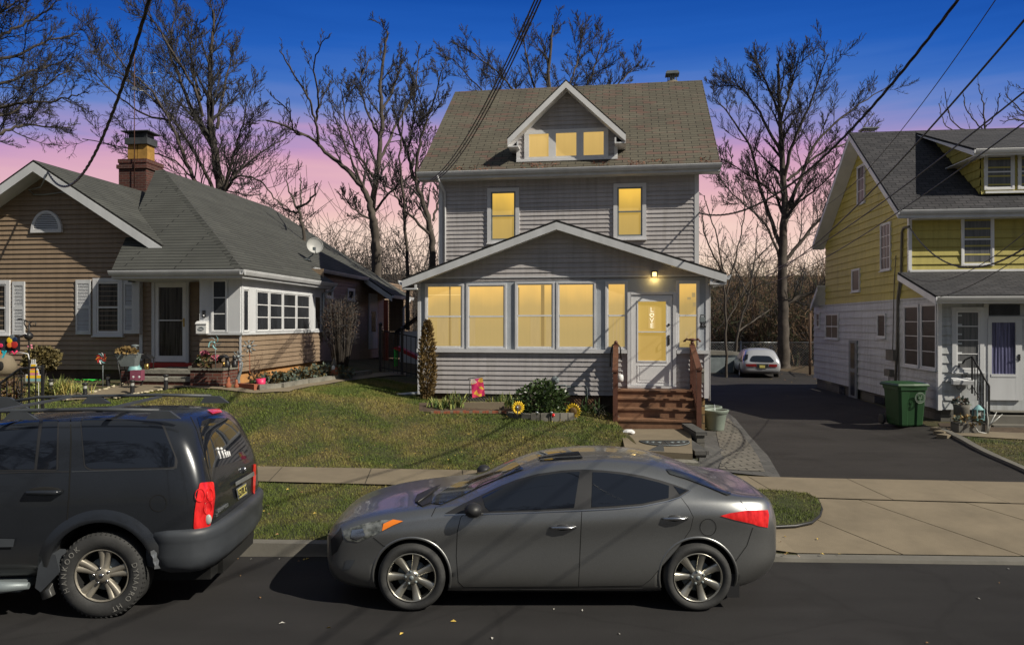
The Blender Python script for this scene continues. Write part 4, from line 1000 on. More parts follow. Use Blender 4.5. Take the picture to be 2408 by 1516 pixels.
# satellite dish on the right roof slope
def on_right(x, y):
    best = None
    for i in range(4000):
        t_ = 12+i*.005; p_ = FL.loc(CAM+ray(x, y)*t_)
        if p_.z <= zle+(ue-p_.x)*rsl and p_.x <= ue: return p_
    return p_
dp = on_right(722, 612); print('dish', dp)
dish = thing('satellite_dish', 'round grey satellite dish on the side slope of the tan house roof', 'satellite dish', FL.W(dp.x, dp.y, dp.z), -FL.th)
k_ = (FL.W(dp.x, dp.y).y)/F
dx_, dz_ = 18*k_, 34*k_
mb = MB(); mb.box(-.08, .08, -.06, .06, 0, .06); mb.tube([(0, 0, .04), (dx_*.7, 0, dz_*.35), (dx_, .06, dz_*.8)], .022, 8); mb.build('mount_arm', M['steelgrey'], dish)
M['dishgrey'] = m_plain('pale_dish_paint', (.42, .42, .41), .5, .1)
R_ = 19*k_; mb = MB(); mb.lathe([(0.001, .06), (R_*.5, .04), (R_*.85, .0), (R_, -.03), (R_*.98, -.03), (R_*.85, .012), (R_*.5, .052), (.001, .072)], (0, 0, 0), 28, axis='y'); o = mb.build('reflector', M['dishgrey'], dish); o.location = (dx_, .02, dz_); o.rotation_euler = (-.25, 0, .55)
mb = MB(); mb.tube([(dx_+.05, -.0, dz_-R_), (dx_+.12, -.3, dz_-R_*.5)], .012, 6); mb.box(dx_+.08, dx_+.16, -.36, -.28, dz_-R_*.5-.05, dz_-R_*.5+.05); mb.build('feed_horn', M['steelgrey'], dish)

# brick stoop of the tan house
stoop = thing('brick_steps', 'red brick stoop with bluestone treads and brick planter wall', 'steps', FL.O, -FL.th)
vp = -.72; zpt = FL.Z(861, vp, 485); zg0 = FL.Z(912, vp, 485)-.1
mb = MB(); pa, pb_ = FL.U(447, vp), FL.U(524, vp); mb.box(pa, pb_, vp, -.02, zg0-.2, zpt-.09); mb.build('planter_wall', M['brick'], stoop)
mb = MB(); mb.box(pa-.03, pb_+.03, vp-.03, -.021, zpt-.089, zpt); mb.build('coping', M['slate'], stoop)
for (ya, xa, xb, v0_, v1_) in ((867, 334, 447, -.25, vg-.03), (885, 312, 447, -.62, -.27)):
    z = FL.Z(ya+4, v0_, 390); a, b = FL.U(xa, v0_), pa-.002
    mb = MB(); mb.box(a, b, v0_-.03, v1_, z-.07, z+.02); mb.build('tread', M['slate'], stoop)
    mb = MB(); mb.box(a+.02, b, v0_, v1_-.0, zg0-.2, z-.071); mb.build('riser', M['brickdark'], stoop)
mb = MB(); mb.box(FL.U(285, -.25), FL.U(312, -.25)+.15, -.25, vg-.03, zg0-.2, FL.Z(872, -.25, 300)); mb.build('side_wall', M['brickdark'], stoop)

# ================================================================ RIGHT HOUSE
FR_ = Frame((0, 20.0), 6.7)
# fit the front plane so the corner stands 18.6 m away
rh = thing('house', 'yellow and white shingled two storey house with grey roof and shed dormer', 'house', FR_.O, -FR_.th)
vf0 = 0.0
yv = lambda x, v=0: FR_.U(x, v)
uc = yv(2207)                       # porch front-left corner
print('right corner depth', FR_.W(uc, 0).y, 'u', uc)
zbas = FR_.Z(962, 0, 2210); zlow = FR_.Z(696, 0, 2207)   # siding bottom, white top
us = uc                              # side wall plane (u)
vs = lambda x: FR_.pu(x, 758, us).y
zs_ = lambda y, x: FR_.pu(x, y, us).z
v_up = vs(2137)                      # upper storey front plane
v_bk = vs(1941)                      # upper back corner
v_bk2 = vs(1914)                     # lower back corner
print('right: v_up', v_up, 'v_bk', v_bk, v_bk2)
z_yw = zs_(712, 2000)                # yellow/white boundary
z_e2 = FR_.Z(492, v_up-.45, 2250)    # upper eave
print('z boundaries', zbas, zlow, z_yw, z_e2)
mbW = MB(); fS = wf(us, 'L'); fF = wf(0, 'F'); uEnd = us+7.5
siding(mbW, [(0.001, zbas), (v_bk2, zbas), (v_bk2, z_yw), (0.001, z_yw)], fS, .235, .032)
siding(mbW, [(us, zbas), (yv(2262)-.02, zbas), (yv(2262)-.02, z_yw), (us, z_yw)], fF, .235, .032)
mbW.box(yv(2262), uEnd, .02, .1, zbas, z_yw); mbW.box(us+.05, uEnd, v_bk2-.05, v_bk2, zbas, z_yw)
mbW.build('lower_wall', M['whiteside'], rh)
rdg = FR_.pu(1997, 312, us-.45); ev_f = FR_.pu(2112, 492, us-.45); ev_b = FR_.pu(1910, 572, us-.45)
vrd_, zrd_ = rdg.y, rdg.z; print('right ridge', rdg, 'eave', ev_f, ev_b)
ul = us-.45; ur = us+9
ve_f, ze_f = ev_f.y, ev_f.z; sl_f = (zrd_-ze_f)/(vrd_-ve_f)
ve_b = v_bk+.5; ze_b = zrd_-(ve_b-vrd_)*sl_f; print('back eave z', ze_b, 'px', ev_b)
def zrR(v): return ze_f+sl_f*(v-ve_f) if v < vrd_ else zrd_-(v-vrd_)*(zrd_-ev_b.z)/(ev_b.y-vrd_)
mbY = MB()
v_pf = 0.0
siding(mbY, [(v_up, z_yw), (v_bk, z_yw), (v_bk, zrR(v_bk)-.1), (vrd_, zrd_-.15), (v_up, zrR(v_up)-.1)], fS, .235, .032)
pr_t = FR_.pu(2120, 640, us-.3); pr_b = FR_.pu(2200, 694, us-.3); print('porch roof', pr_t, pr_b)
siding(mbY, [(v_pf+.05, z_yw), (v_up, z_yw), (v_up, pr_t.z)], fS, .235, .032)
fUp = wf(v_up, 'F')
siding(mbY, [(us, z_yw), (uEnd, z_yw), (uEnd, z_e2+.1), (us, z_e2+.1)], fUp, .235, .032)
mbY.build('upper_wall', M['yellow'], rh)
mb = MB(); mb.box(us+.08, uEnd, .08, v_bk2-.1, -.2, zbas-.002); mb.build('foundation', M['block'], rh)
rf = MB()
slab(rf, [(ul, ve_f, ze_f), (ur, ve_f, ze_f), (ur, vrd_, zrd_), (ul, vrd_, zrd_)], .07)
slab(rf, [(ul, vrd_+.001, zrd_), (ur, vrd_+.001, zrd_), (ur, ev_b.y, ev_b.z), (ul, ev_b.y, ev_b.z)], .07)
rf.build('roof', [M['roof_right'], M['dark']], rh)
fa = MB()
for a, b in (((ve_f, ze_f), (vrd_, zrd_)), ((vrd_, zrd_), (ev_b.y, ev_b.z))):
    fa.prism([(a[0], a[1]-.072), (b[0], b[1]-.072), (b[0], b[1]-.25), (a[0], a[1]-.25)], lambda p, q: (q, p[0], p[1]), ul-.015, ul+.02)
    fa.prism([(a[0], a[1]-.23), (b[0], b[1]-.23), (b[0], b[1]-.25), (a[0], a[1]-.25)], lambda p, q: (q, p[0], p[1]), ul+.021, us-.025)
fa.box(ul+.021, ur, ve_f, ve_f+.03, ze_f-.25, ze_f-.072); fa.box(us, ur, ve_f+.031, v_up-.03, ze_f-.25, ze_f-.23)
gutter(fa, (ul, ve_f-.001, ze_f-.04), (ur, ve_f-.001, ze_f-.04), (0, -1, 0))
fa.build('fascia', M['white2'], rh)
# front porch roof (shed)
rf = MB(); pu0 = us-.3; pvf, pzf = pr_b.y, pr_b.z; pvt, pzt = v_up-.003, pr_t.z+.02
slab(rf, [(pu0, pvf, pzf), (ur, pvf, pzf), (ur, pvt, pzt), (pu0, pvt, pzt)], .06); rf.build('porch_roof', [M['roof_right'], M['dark']], rh)
fa = MB()
fa.prism([(pvf, pzf-.062), (pvt, pzt-.062), (pvt, pzt-.22), (pvf, pzf-.22)], lambda p, q: (q, p[0], p[1]), pu0-.012, pu0+.02)
fa.box(pu0+.021, ur, pvf, pvf+.02, pzf-.2, pzf-.062); fa.box(us-.0, ur, pvf+.021, -.02, pzf-.2, pzf-.185)
gutter(fa, (pu0, pvf-.001, pzf-.04), (ur, pvf-.001, pzf-.04), (0, -1, 0))
fa.box(us-.02, us+.06, -.035, -.021, zbas-.02, z_yw); fa.box(us-.035, us-.021, -.035, .06, zbas-.02, z_yw)
fa.box(us-.03, us-.021, v_up-.035, v_up+.05, pzt, z_e2); fa.box(us-.02, us+.06, v_up-.035, v_up-.021, pzt, z_e2)
fa.box(us, ur, v_up-.05, v_up-.021, pzt+.0, pzt+.06)
fa.build('porch_trim', M['white'], rh)
# rear kick-out roof
k0 = FR_.pu(1912, 672, us-.02); 
rf = MB(); ka, kb = v_bk+.01, FR_.pu(1902, 722, us-.35).y
kz0, kz1 = FR_.pu(1940, 668, us-.3).z, FR_.pu(1902, 718, us-.3).z
slab(rf, [(us-.3, ka, kz0), (us-.3, kb, kz1), (ur, kb, kz1), (ur, ka, kz0)], .06); rf.build('rear_roof', [M['roof_right'], M['white2']], rh)
fa = MB(); fa.prism([(ka, kz0-.062), (kb, kz1-.062), (kb, kz1-.22), (ka, kz0-.22)], lambda p, q: (q, p[0], p[1]), us-.315, us-.28); fa.build('rear_fascia', M['white2'], rh)
# shed dormer
fdv = v_up+.05; dl_ = FR_.U(2305, fdv); zdb = zrR(fdv)+.05; zdt = FR_.Z(348, fdv-.4, 2330)
top = FR_.pv(2150, 306, vrd_-.2)
mb = MB(); fDm = wf(fdv, 'F')
siding(mb, [(dl_, zdb), (ur-.2, zdb), (ur-.2, zdt-.1), (dl_, zdt-.1)], fDm, .235, .032)
v_dt = vrd_-.15; zdtop = zrR(v_dt)+.02
siding(mb, [(fdv, zdb), (v_dt, zdtop-.1), (fdv, zdt-.1)], wf(dl_, 'L'), .235, .032); mb.build('dormer_wall', M['yellow'], rh)
rf = MB(); slab(rf, [(dl_-.35, fdv-.4, zdt), (ur, fdv-.4, zdt), (ur, v_dt, zdtop+.0), (dl_-.35, v_dt, zdtop+.0)], .06); rf.build('dormer_roof', [M['roof_right'], M['dark']], rh)
fa = MB(); fa.prism([(fdv-.4, zdt-.062), (v_dt, zdtop-.062), (v_dt-.3, zdtop-.2), (fdv-.4, zdt-.2)], lambda p, q: (q, p[0], p[1]), dl_-.365, dl_-.33); fa.box(dl_-.33, ur, fdv-.4, fdv-.38, zdt-.2, zdt-.062); gutter(fa, (dl_-.35, fdv-.401, zdt-.04), (ur, fdv-.401, zdt-.04), (0, -1, 0)); fa.box(dl_-.329, dl_-.0, fdv-.379, v_dt-.6, zdt-.2, zdt-.18)
fa.box(dl_+.1, ur, fdv-.06, fdv-.021, zdb+.02, zdb+.08)
fa.build('dormer_trim', M['white'], rh)
zD = lambda y, x: FR_.Z(y, fdv, x)
for xa, xb in ((2312, 2383), (2391, 2460)):
    window(rh, fDm, FR_.U(xa, fdv), FR_.U(xb, fdv), zD(447, 2345), zD(362, 2345), M['blind'], .06, rail=.5, depth=.05, sw=.035, mat='white', sill=False)
# upper front window
window(rh, fUp, FR_.U(2258, v_up), FR_.U(2335, v_up), FR_.Z(625, v_up, 2295), FR_.Z(500, v_up, 2295), M['blind'], .05, rail=.5, depth=.05, sw=.035, mat='white', sill=False)
# side windows  (px quads on the side wall)
M['glassdull'] = m_plain('dusty_dark_glass', (.016, .018, .021), .35, .4, 3)
fSo = lambda a, z, o=0: fS(a, z, o-.0)
def sidewin(xa, xb, ya, yb, **k):
    return window(rh, fSo, vs(xa), vs(xb), zs_(yb, (xa+xb)/2), zs_(ya, (xa+xb)/2), k.pop('glass', M['glassdull']), k.pop('fw', .045), sw=.02, depth=.062, gl=.037, mw=.008, mat=k.pop('mat', 'white2'), **k)
sidewin(2020, 2047, 577, 555) if False else None
sidewin(2073, 2097, 524, 636, cols=3, rows=4, rail=None); sidewin(2018, 2036, 388, 480, cols=2, rows=3, rail=None); sidewin(2005, 2024, 632, 686, rail=None)
sidewin(1921, 1929, 735, 770, rail=None, rows=2); sidewin(1943, 1973, 737, 797, cols=2, rail=.5); sidewin(2065, 2085, 737, 794, rail=None)
for xa, xb in ((2128, 2164), (2168, 2206)): sidewin(xa, xb, 716 if xa < 2150 else 712, 862 if xa < 2150 else 868, rows=4, rail=None, sill=True, fw=.06)
a_, b_ = vs(1999), vs(2018); mb = MB(); wbox(mb, fS, min(a_, b_), max(a_, b_), zs_(944, 2010), zs_(800, 2010), .02, .06); sdr = mb.build('side_door', M['steelgrey'], rh)
mb = MB(); a2, b2_ = sorted((a_, b_)); wbox(mb, fS, a2+.2, b2_-.2, zs_(866, 2010), zs_(806, 2010), .061, .066); wbox(mb, fS, a2+.2, b2_-.2, zs_(930, 2010), zs_(875, 2010), .061, .066); mb.build('pane', M['glass'], sdr)
for xa, xb in ((1970, 1982), (2052, 2075)):
    mb = MB(); a2, b2_ = sorted((vs(xa), vs(xb))); zt9 = zbas-.02
    wbox(mb, fS, a2, b2_, zbas-.55, zbas-.08, -.06, -.04); mb.build('basement_window', M['glass'], rh)
# front porch: glazed panel, transom, door
window(rh, fF, yv(2236), yv(2311), FR_.Z(875, 0, 2270), FR_.Z(722, 0, 2270), M['blind'], .10, rows=4, rail=None, depth=.06, sw=.035, mat='white2')
mb = MB(); wbox(mb, fF, yv(2311)+.01, yv(2322), zbas, z_yw-.02, -.05, .03); wbox(mb, fF, yv(2322), uEnd, FR_.Z(750, 0, 2360), FR_.Z(744, 0, 2360), -.05, .04); mb.build('porch_frame', M['white2'], rh)
mb = MB(); wbox(mb, fF, yv(2326), yv(2397), FR_.Z(741, 0, 2360), FR_.Z(716, 0, 2360), -.018, .012); mb.build('transom', M['glass'], rh)
mb = MB(); da, db_ = yv(2320), yv(2400); dz0_, dz1_ = FR_.Z(940, 0, 2360), FR_.Z(750, 0, 2360)
ga, gb_, gz_0, gz_1 = yv(2329), yv(2385), FR_.Z(879, 0, 2360), FR_.Z(758, 0, 2360)
wbox(mb, fF, da, ga, dz0_, dz1_, .0, .05); wbox(mb, fF, gb_, db_, dz0_, dz1_, .0, .05); wbox(mb, fF, ga, gb_, gz_1, dz1_, .0, .049); wbox(mb, fF, ga, gb_, dz0_, gz_0, .0, .049); wbox(mb, fF, ga-.02, gb_+.02, gz_0-.07, gz_0-.0, .0491, .06)
rdo = mb.build('door', M['white2'], rh)
mb = MB(); n = 40; rows = [[fF(lerp(ga, gb_, i/n), z, .018+.008*sin(i*1.1)+.004*sin(i*2.3)) for i in range(n+1)] for z in (gz_0, (gz_0+gz_1)/2, gz_1)]; mb.grid(rows); mb.build('pane', M['purple'], rdo)
mb = MB(); hx, hz = yv(2393), FR_.Z(840, 0, 2390); mb.box(hx-.02, hx+.02, -.07, -.05, hz-.08, hz+.08); mb.box(hx-.08, hx+.01, -.10, -.08, hz, hz+.02); mb.build('handle', M['black'], rdo)
mb = MB(); wbox(mb, fF, yv(2318), uEnd, zbas-.02, zbas+.0, -.1, .35); mb.build('porch_sill', M['concrete2'], rh)
# small flue behind the ridge
pp = FR_.loc(P(2044, 303, FR_.W(us+1, vrd_).y+.4)); mb = MB(); mb.box(pp.x-.22, pp.x+.22, vrd_+.2, vrd_+.6, zrd_-.4, zrd_+.02); cc_ = mb.build('chimney', M['steelgrey'], rh)
mb = MB(); mb.box(pp.x-.26, pp.x+.26, vrd_+.16, vrd_+.64, zrd_+.17, zrd_+.20)
for i in range(7): mb.box(pp.x-.2+i*.065, pp.x-.19+i*.065, vrd_+.22, vrd_+.24, zrd_+.02, zrd_+.17)
mb.build('cap', M['galv'], cc_)
# service mast, meter boxes and cables on the side wall
mb = MB(); vm = vs(2108); 
def sp(x, y, o=.06): p = FR_.pu(x, y, us-o); return (us-o, p.y, p.z)
mb.tube([sp(2104, 912), sp(2108, 820), sp(2110, 700), sp(2118, 640), sp(2120, 545), sp(2124, 536), sp(2137, 533)], .035, 8)
mb.tube([sp(2098, 830, .04), sp(2102, 660, .04), sp(2106, 600, .04)], .012, 5); mb.tube([sp(2113, 905, .04), sp(2112, 720, .04), sp(2122, 640, .04)], .015, 5)
mb.tube([sp(2094, 870, .04), sp(2089, 885, .04), sp(2090, 905, .04), sp(2098, 918, .04)], .012, 5)
mst = mb.build('service_conduit', M['concrete2'], rh)
for x0, x1, y0, y1 in ((2095, 2113, 822, 847), (2091, 2104, 868, 884)):
    mb = MB(); a, b = sorted((vs(x0), vs(x1))); wbox(mb, fS, a, b, zs_(y1, (x0+x1)/2), zs_(y0, (x0+x1)/2), .03, .16); mb.build('meter_box', M['concrete2'], rh)
text_mesh('12', .16, M['soil'], 'house_numerals', rh, Matrix.Translation((yv(2264), -.03, FR_.Z(885, 0, 2264))) @ Mx, .003)
# old wall letter tray with hooks beneath
mbx = thing('mailbox', 'open white letter tray with hooks below the louvred porch window', 'mailbox', FR_.W(yv(2258), -.03, FR_.Z(903, 0, 2258)), -FR_.th)
mb = MB(); mb.prism([(0, 0), (0, .17), (-.16, .10), (-.14, 0)], lambda p, q: (q, p[0], p[1]), -.25, .25); mb.build('tray', M['white2'], mbx)
mb = MB()
for x in (-.12, .12): mb.tube([(x, -.03, 0), (x, -.05, -.1), (x+.04, -.08, -.13), (x+.07, -.08, -.08)], .01, 5)
mb.build('hook', M['black'], mbx)
# steps and wrought iron rail
st = thing('concrete_steps', 'dark concrete porch steps with black iron railing at yellow house', 'steps', FR_.O, -FR_.th)
a = yv(2318)-.15; zt0 = zbas-.03
for k in range(3): mb = MB(); mb.box(a-.1+k*.0, uEnd, -.55-.32*k, -.03, zt0-.2*(k+1)-.2, zt0-.19*k-(.001*k)-.05); mb.build('step', M['concrete2'], st)
rl = thing('iron_railing', 'black wrought iron stair railing in front of the porch window', 'railing', FR_.O, -FR_.th)
r0 = FR_.pv(2285, 838, -.15); r1 = FR_.pv(2312, 905, -.75)
mb = MB(); mb.tube([FR_.pv(2262, 855, -.15), FR_.pv(2268, 846, -.15), (r0.x, -.15, r0.z), (r1.x, -1.0, r1.z)], .022, 6); mb.build('handrail', M['black'], rl)
mb = MB(); mb.box(r0.x-.018, r0.x+.018, -.168, -.132, FR_.Z(925, -.15, 2285), r0.z); mb.box(r1.x-.018, r1.x+.018, -1.018, -.982, FR_.Z(972, -1, 2312), r1.z); mb.build('post', M['black'], rl)
for k in range(5):
    t_ = (k+1)/6; x = lerp(r0.x, r1.x, t_); v = lerp(-.15, -1.0, t_); zt9 = lerp(r0.z, r1.z, t_); mb = MB(); mb.box(x-.009, x+.009, v-.009, v+.009, zt9-.85, zt9); mb.build('baluster', M['black'], rl)
mb = MB(); mb.tube([(r0.x, -.15, r0.z-.72), (r1.x, -1.0, r1.z-.72)], .012, 5)
c_ = V(((r0.x+r1.x)/2, -.575, (r0.z+r1.z)/2-.42))
for s in (-1, 1): mb.tube([c_+V((s*.05*sin(a_), 0, .16*cos(a_)))+V((s*.03, 0, 0)) for a_ in [i*.5 for i in range(13)]], .008, 4)
mb.build('scroll', M['black'], rl)
# ---------------------------------------------------------------- vehicles
def m_paint(name, c, rough=.32, metal=.55, dust=.35):
    t = NT(name); v = t.coord('Object'); a = t.noise(v, 1.3, 4, .6); b = t.noise(v, 300, 1)
    cc = t.ramp(a, [(.3, tuple(x*.92 for x in c)), (.7, tuple(x*1.08 for x in c))])
    cc = t.mix(1.0, cc, t.ramp(b, [(.3, (.85, .85, .85)), (.7, (1.15, 1.15, 1.15))]), 'MULTIPLY')
    tc = t.add('ShaderNodeTexCoord'); s = t.add('ShaderNodeSeparateXYZ'); t.l(tc.outputs['Object'], s.inputs[0])
    mr = t.add('ShaderNodeMapRange'); mr.inputs[1].default_value = .75; mr.inputs[2].default_value = .25; t.l(s.outputs['Z'], mr.inputs[0])
    mu = t.add('ShaderNodeMath', operation='MULTIPLY'); t.l(mr.outputs[0], mu.inputs[0]); t.l(a, mu.inputs[1])
    cc = t.mix(mu.outputs[0], cc, (.09, .085, .075)); t.col(cc)
    ra = t.add('ShaderNodeMapRange'); ra.inputs[3].default_value = rough; ra.inputs[4].default_value = rough+dust; t.l(mu.outputs[0], ra.inputs[0]); t.l(ra.outputs[0], t.b.inputs['Roughness'])
    return t.set(Metallic=metal, Coat_Weight=.5, Coat_Roughness=.05)
M['paint_sedan'] = m_paint('grey_metallic_paint', (.30, .305, .305), .34, .86, .3)
M['paint_suv'] = m_paint('charcoal_paint', (.022, .025, .031), .25, .3)
M['paint_wagon'] = m_paint('silver_paint', (.5, .51, .54), .3, .35)
t = NT('tinted_car_glass'); t.col((.008, .010, .015)); M['carglass'] = t.set(Roughness=.03, Specular_IOR_Level=.9)
t = NT('windscreen_glass'); n_ = t.noise(t.coord('Object', (1, 3, 1)), 3, 3); t.col(t.ramp(n_, [(.35, (.012, .013, .015)), (.7, (.05, .055, .06))])); M['screen'] = t.set(Roughness=.06, Specular_IOR_Level=.5)
t = NT('red_lamp_lens'); t.col(t.ramp(t.noise(t.coord('Object', (8, 8, 3)), 3, 2), [(.3, (.35, .006, .008)), (.7, (.8, .03, .03))])); t.b.inputs['Emission Color'].default_value = (.7, .01, .01, 1); M['redlens'] = t.set(Roughness=.1, Emission_Strength=.18, Coat_Weight=.5)
t = NT('amber_lens'); t.col((.85, .22, .02)); M['amber'] = t.set(Roughness=.15, Coat_Weight=.5)
t = NT('headlamp_lens'); t.col(t.ramp(t.noise(t.coord('Object', (5, 5, 5)), 3, 2), [(.35, (.06, .065, .06)), (.65, (.30, .31, .29))])); M['headlens'] = t.set(Roughness=.12, Metallic=.4, Coat_Weight=.6)
M['blackplastic'] = m_plain('black_trim_plastic', (.02, .02, .022), .5, .2)
M['greyplastic'] = m_plain('grey_bumper_plastic', (.045, .05, .058), .5, .2, 2)
M['plate'] = m_plain('yellow_licence_plate', (.55, .48, .14), .5, .15, 12)
M['tyretext'] = m_plain('worn_white_lettering', (.17, .165, .155), .8, .25, 20)
M['seam'] = m_plain('panel_gap', (.004, .004, .004), .9, .05)

def loft_body(name, st, mats, parent, level=2, arches=(), crease=None):
    """st: stations (x, zb, ws, zs1, wm, zm, wsh, zsh, wt, zt, zc) from nose to tail"""
    mb = MB(); rows = []
    for (x, zb, ws, wm, zm, wsh, zsh, wt, zt, zc) in st:
        mid = ((wsh+wt)/2+.25*min(.12, abs(wsh-wt))*.4, (zsh+zt)/2+.02)
        h = [(0, zb), (ws*.75, zb), (ws, zb+.012), (wm*.985+ws*.015, zb+(zm-zb)*.35), (wm, zm), (lerp(wm, wsh, .35), lerp(zm, zsh, .62)), (wsh, zsh), mid, (wt, zt), (wt*.62, zc-.02*(1 if zc-zt > .02 else 0)), (0, zc)]
        if crease:
            zc_ = crease(x); b_ = tab(x, [(-.8, 0), (-.2, .6), (.4, 1), (3.0, 1), (3.5, 0)])
            h[3:6] = [(wm*.97+ws*.03, zb+.16), (wm-.010, lerp(zb, zc_, .50)), (wm-.010-.016*b_, zc_-.12), (wm-.002, zc_), (lerp(wm, wsh, .55), lerp(zc_, zsh, .62))]
        rows.append([(x, -y, z) for y, z in h]+[(x, y, z) for y, z in h[-2:0:-1]])
    mb.grid(rows, 0, True, True, True, True)
    o = mb.build(name, mats, parent)
    o.modifiers.new('s', 'SUBSURF').levels = level
    bpy.context.view_layer.update(); dg = bpy.context.evaluated_depsgraph_get()
    me = bpy.data.meshes.new_from_object(o.evaluated_get(dg)); o.modifiers.clear(); o.data = me
    solid = me.copy()
    for (ax_, az_, r, side, dep) in arches:
        c = bmesh.new(); bmesh.ops.create_cone(c, cap_ends=True, segments=40, radius1=r, radius2=r, depth=dep)
        c.transform(Matrix.Translation((ax_, side, az_)) @ Matrix.Rotation(pi/2, 4, 'X')); cm = bpy.data.meshes.new('c'); c.to_mesh(cm); c.free()
        co = bpy.data.objects.new('c', cm); col.objects.link(co)
        m = o.modifiers.new('b', 'BOOLEAN'); m.operation = 'DIFFERENCE'; m.object = co; m.solver = 'EXACT'
        if parent: co.parent = parent
        bpy.context.view_layer.update(); dg = bpy.context.evaluated_depsgraph_get()
        me = bpy.data.meshes.new_from_object(o.evaluated_get(dg)); o.modifiers.clear(); o.data = me; bpy.data.objects.remove(co)
        for p in me.polygons:
            ce = p.center
            dx9, dz9 = ce.x-ax_, ce.z-az_; h9 = math.hypot(dx9, dz9)
            rad_ = abs(p.normal.x*dx9+p.normal.z*dz9)/(h9+1e-6)
            if (h9 < r*.9 and abs(p.normal.y) > .95 and abs(abs(ce.y)-(abs(side)-dep/2)) < .01) or (abs(h9-r) < .02 and rad_ > .97 and abs(p.normal.y) < .05 and ce.y*side > 0): p.material_index = 1; p.use_smooth = False
    autouv(o.data) if not o.data.uv_layers else None
    bm = bmesh.new(); bm.from_mesh(solid); bmesh.ops.triangulate(bm, faces=bm.faces)
    bm.normal_update(); bvh = BVHTree.FromBMesh(bm); bm.faces.ensure_lookup_table()
    tris = [([v.co.copy() for v in f.verts], [v.normal.copy() for v in f.verts]) for f in bm.faces]; bm.free()
    return o, (bvh, tris)
def smooth_normal(surf, idx, p):
    (a, b, c), (na, nb, nc) = surf[1][idx]
    v0, v1, v2_ = b-a, c-a, p-a; d00, d01, d11 = v0.dot(v0), v0.dot(v1), v1.dot(v1); d20, d21 = v2_.dot(v0), v2_.dot(v1)
    den = d00*d11-d01*d01
    if abs(den) < 1e-14: return na
    v = (d11*d20-d01*d21)/den; w_ = (d00*d21-d01*d20)/den
    return (na*(1-v-w_)+nb*v+nc*w_).normalized()
def round_poly(pts, n=4, r=.3):
    out = []
    k = len(pts)
    for i in range(k):
        p0, p1, p2 = V(pts[i-1]), V(pts[i]), V(pts[(i+1) % k])
        a, b = p1.lerp(p0, r), p1.lerp(p2, r)
        for j in range(n+1): t = j/n; out.append(tuple(a*(1-t)**2+p1*2*t*(1-t)+b*t*t))
    return out
def paste(surf, Minv, poly, off, name, mat, parent, step=8, mirror=False, M_w=None):
    """a panel laid on the body surface where the given outline meets it"""
    bm = bmesh.new(); bm.faces.new([bm.verts.new((x, y, 0)) for x, y in poly])
    for ax_ in (0, 1):
        lo, hi = min(p[ax_] for p in poly), max(p[ax_] for p in poly); c = lo+step
        no = (1, 0, 0) if ax_ == 0 else (0, 1, 0)
        while c < hi: bmesh.ops.bisect_plane(bm, geom=bm.verts[:]+bm.edges[:]+bm.faces[:], plane_co=(c if ax_ == 0 else 0, c if ax_ == 1 else 0, 0), plane_no=no); c += step
    bvh = surf[0]; nrm = {}; camL = Minv @ CAM
    bm.verts.ensure_lookup_table()
    for v in bm.verts:
        d = (Minv.to_3x3() @ ray(v.co.x, v.co.y)).normalized()
        hit, n, idx, dist = bvh.ray_cast(camL, d)
        if hit is None:
            best = None
            for tt in range(20, 160):
                q = camL+d*(tt*.1); h2, n2, i2, d2 = bvh.find_nearest(q)
                if best is None or d2 < best[3]: best = (h2, n2, i2, d2)
            hit, n, idx = best[0], best[1], best[2]
        sn = smooth_normal(surf, idx, hit)
        v.co = hit+sn*off; nrm[v.index] = sn
    bmesh.ops.recalc_face_normals(bm, faces=bm.faces)
    me = bpy.data.meshes.new(name); bm.to_mesh(me); bm.free(); me.materials.append(mat); autouv(me)
    if sum(p.normal.dot(nrm[p.vertices[0]]) for p in me.polygons) < 0: me.flip_normals()
    for p in me.polygons: p.use_smooth = True
    me.normals_split_custom_set_from_vertices([nrm[i] for i in range(len(me.vertices))])
    o = bpy.data.objects.new(name, me); col.objects.link(o); o.parent = parent
    if mirror:
        m2 = me.copy(); m2.transform(Matrix.Scale(-1, 4, (0, 1, 0))); m2.flip_normals()
        o2 = bpy.data.objects.new(name, m2); col.objects.link(o2); o2.parent = parent
    return o
def surf_point(surf, Minv, x, y):
    camL = Minv @ CAM; d = (Minv.to_3x3() @ ray(x, y)).normalized(); hit, n, i, _ = surf[0].ray_cast(camL, d)
    return (hit, n) if hit else (camL+d*8, V((0, -1, 0)))
def strip(surf, Minv, pts, w, off, name, mat, parent, sub=6, mirror=False):
    L = []
    for a, b in zip(pts, pts[1:]):
        for k in range(sub): t = k/sub; L.append(surf_point(surf, Minv, lerp(a[0], b[0], t), lerp(a[1], b[1], t)))
    L.append(surf_point(surf, Minv, *pts[-1])); rows = []
    for i, (p, n) in enumerate(L):
        d = (L[min(i+1, len(L)-1)][0]-L[max(i-1, 0)][0]).normalized(); s = d.cross(n).normalized()*w/2
        rows.append([p+s+n*off, p-s+n*off])
    mb = MB(); mb.grid(rows, 0, True)
    o = mb.build(name, mat, parent)
    return o
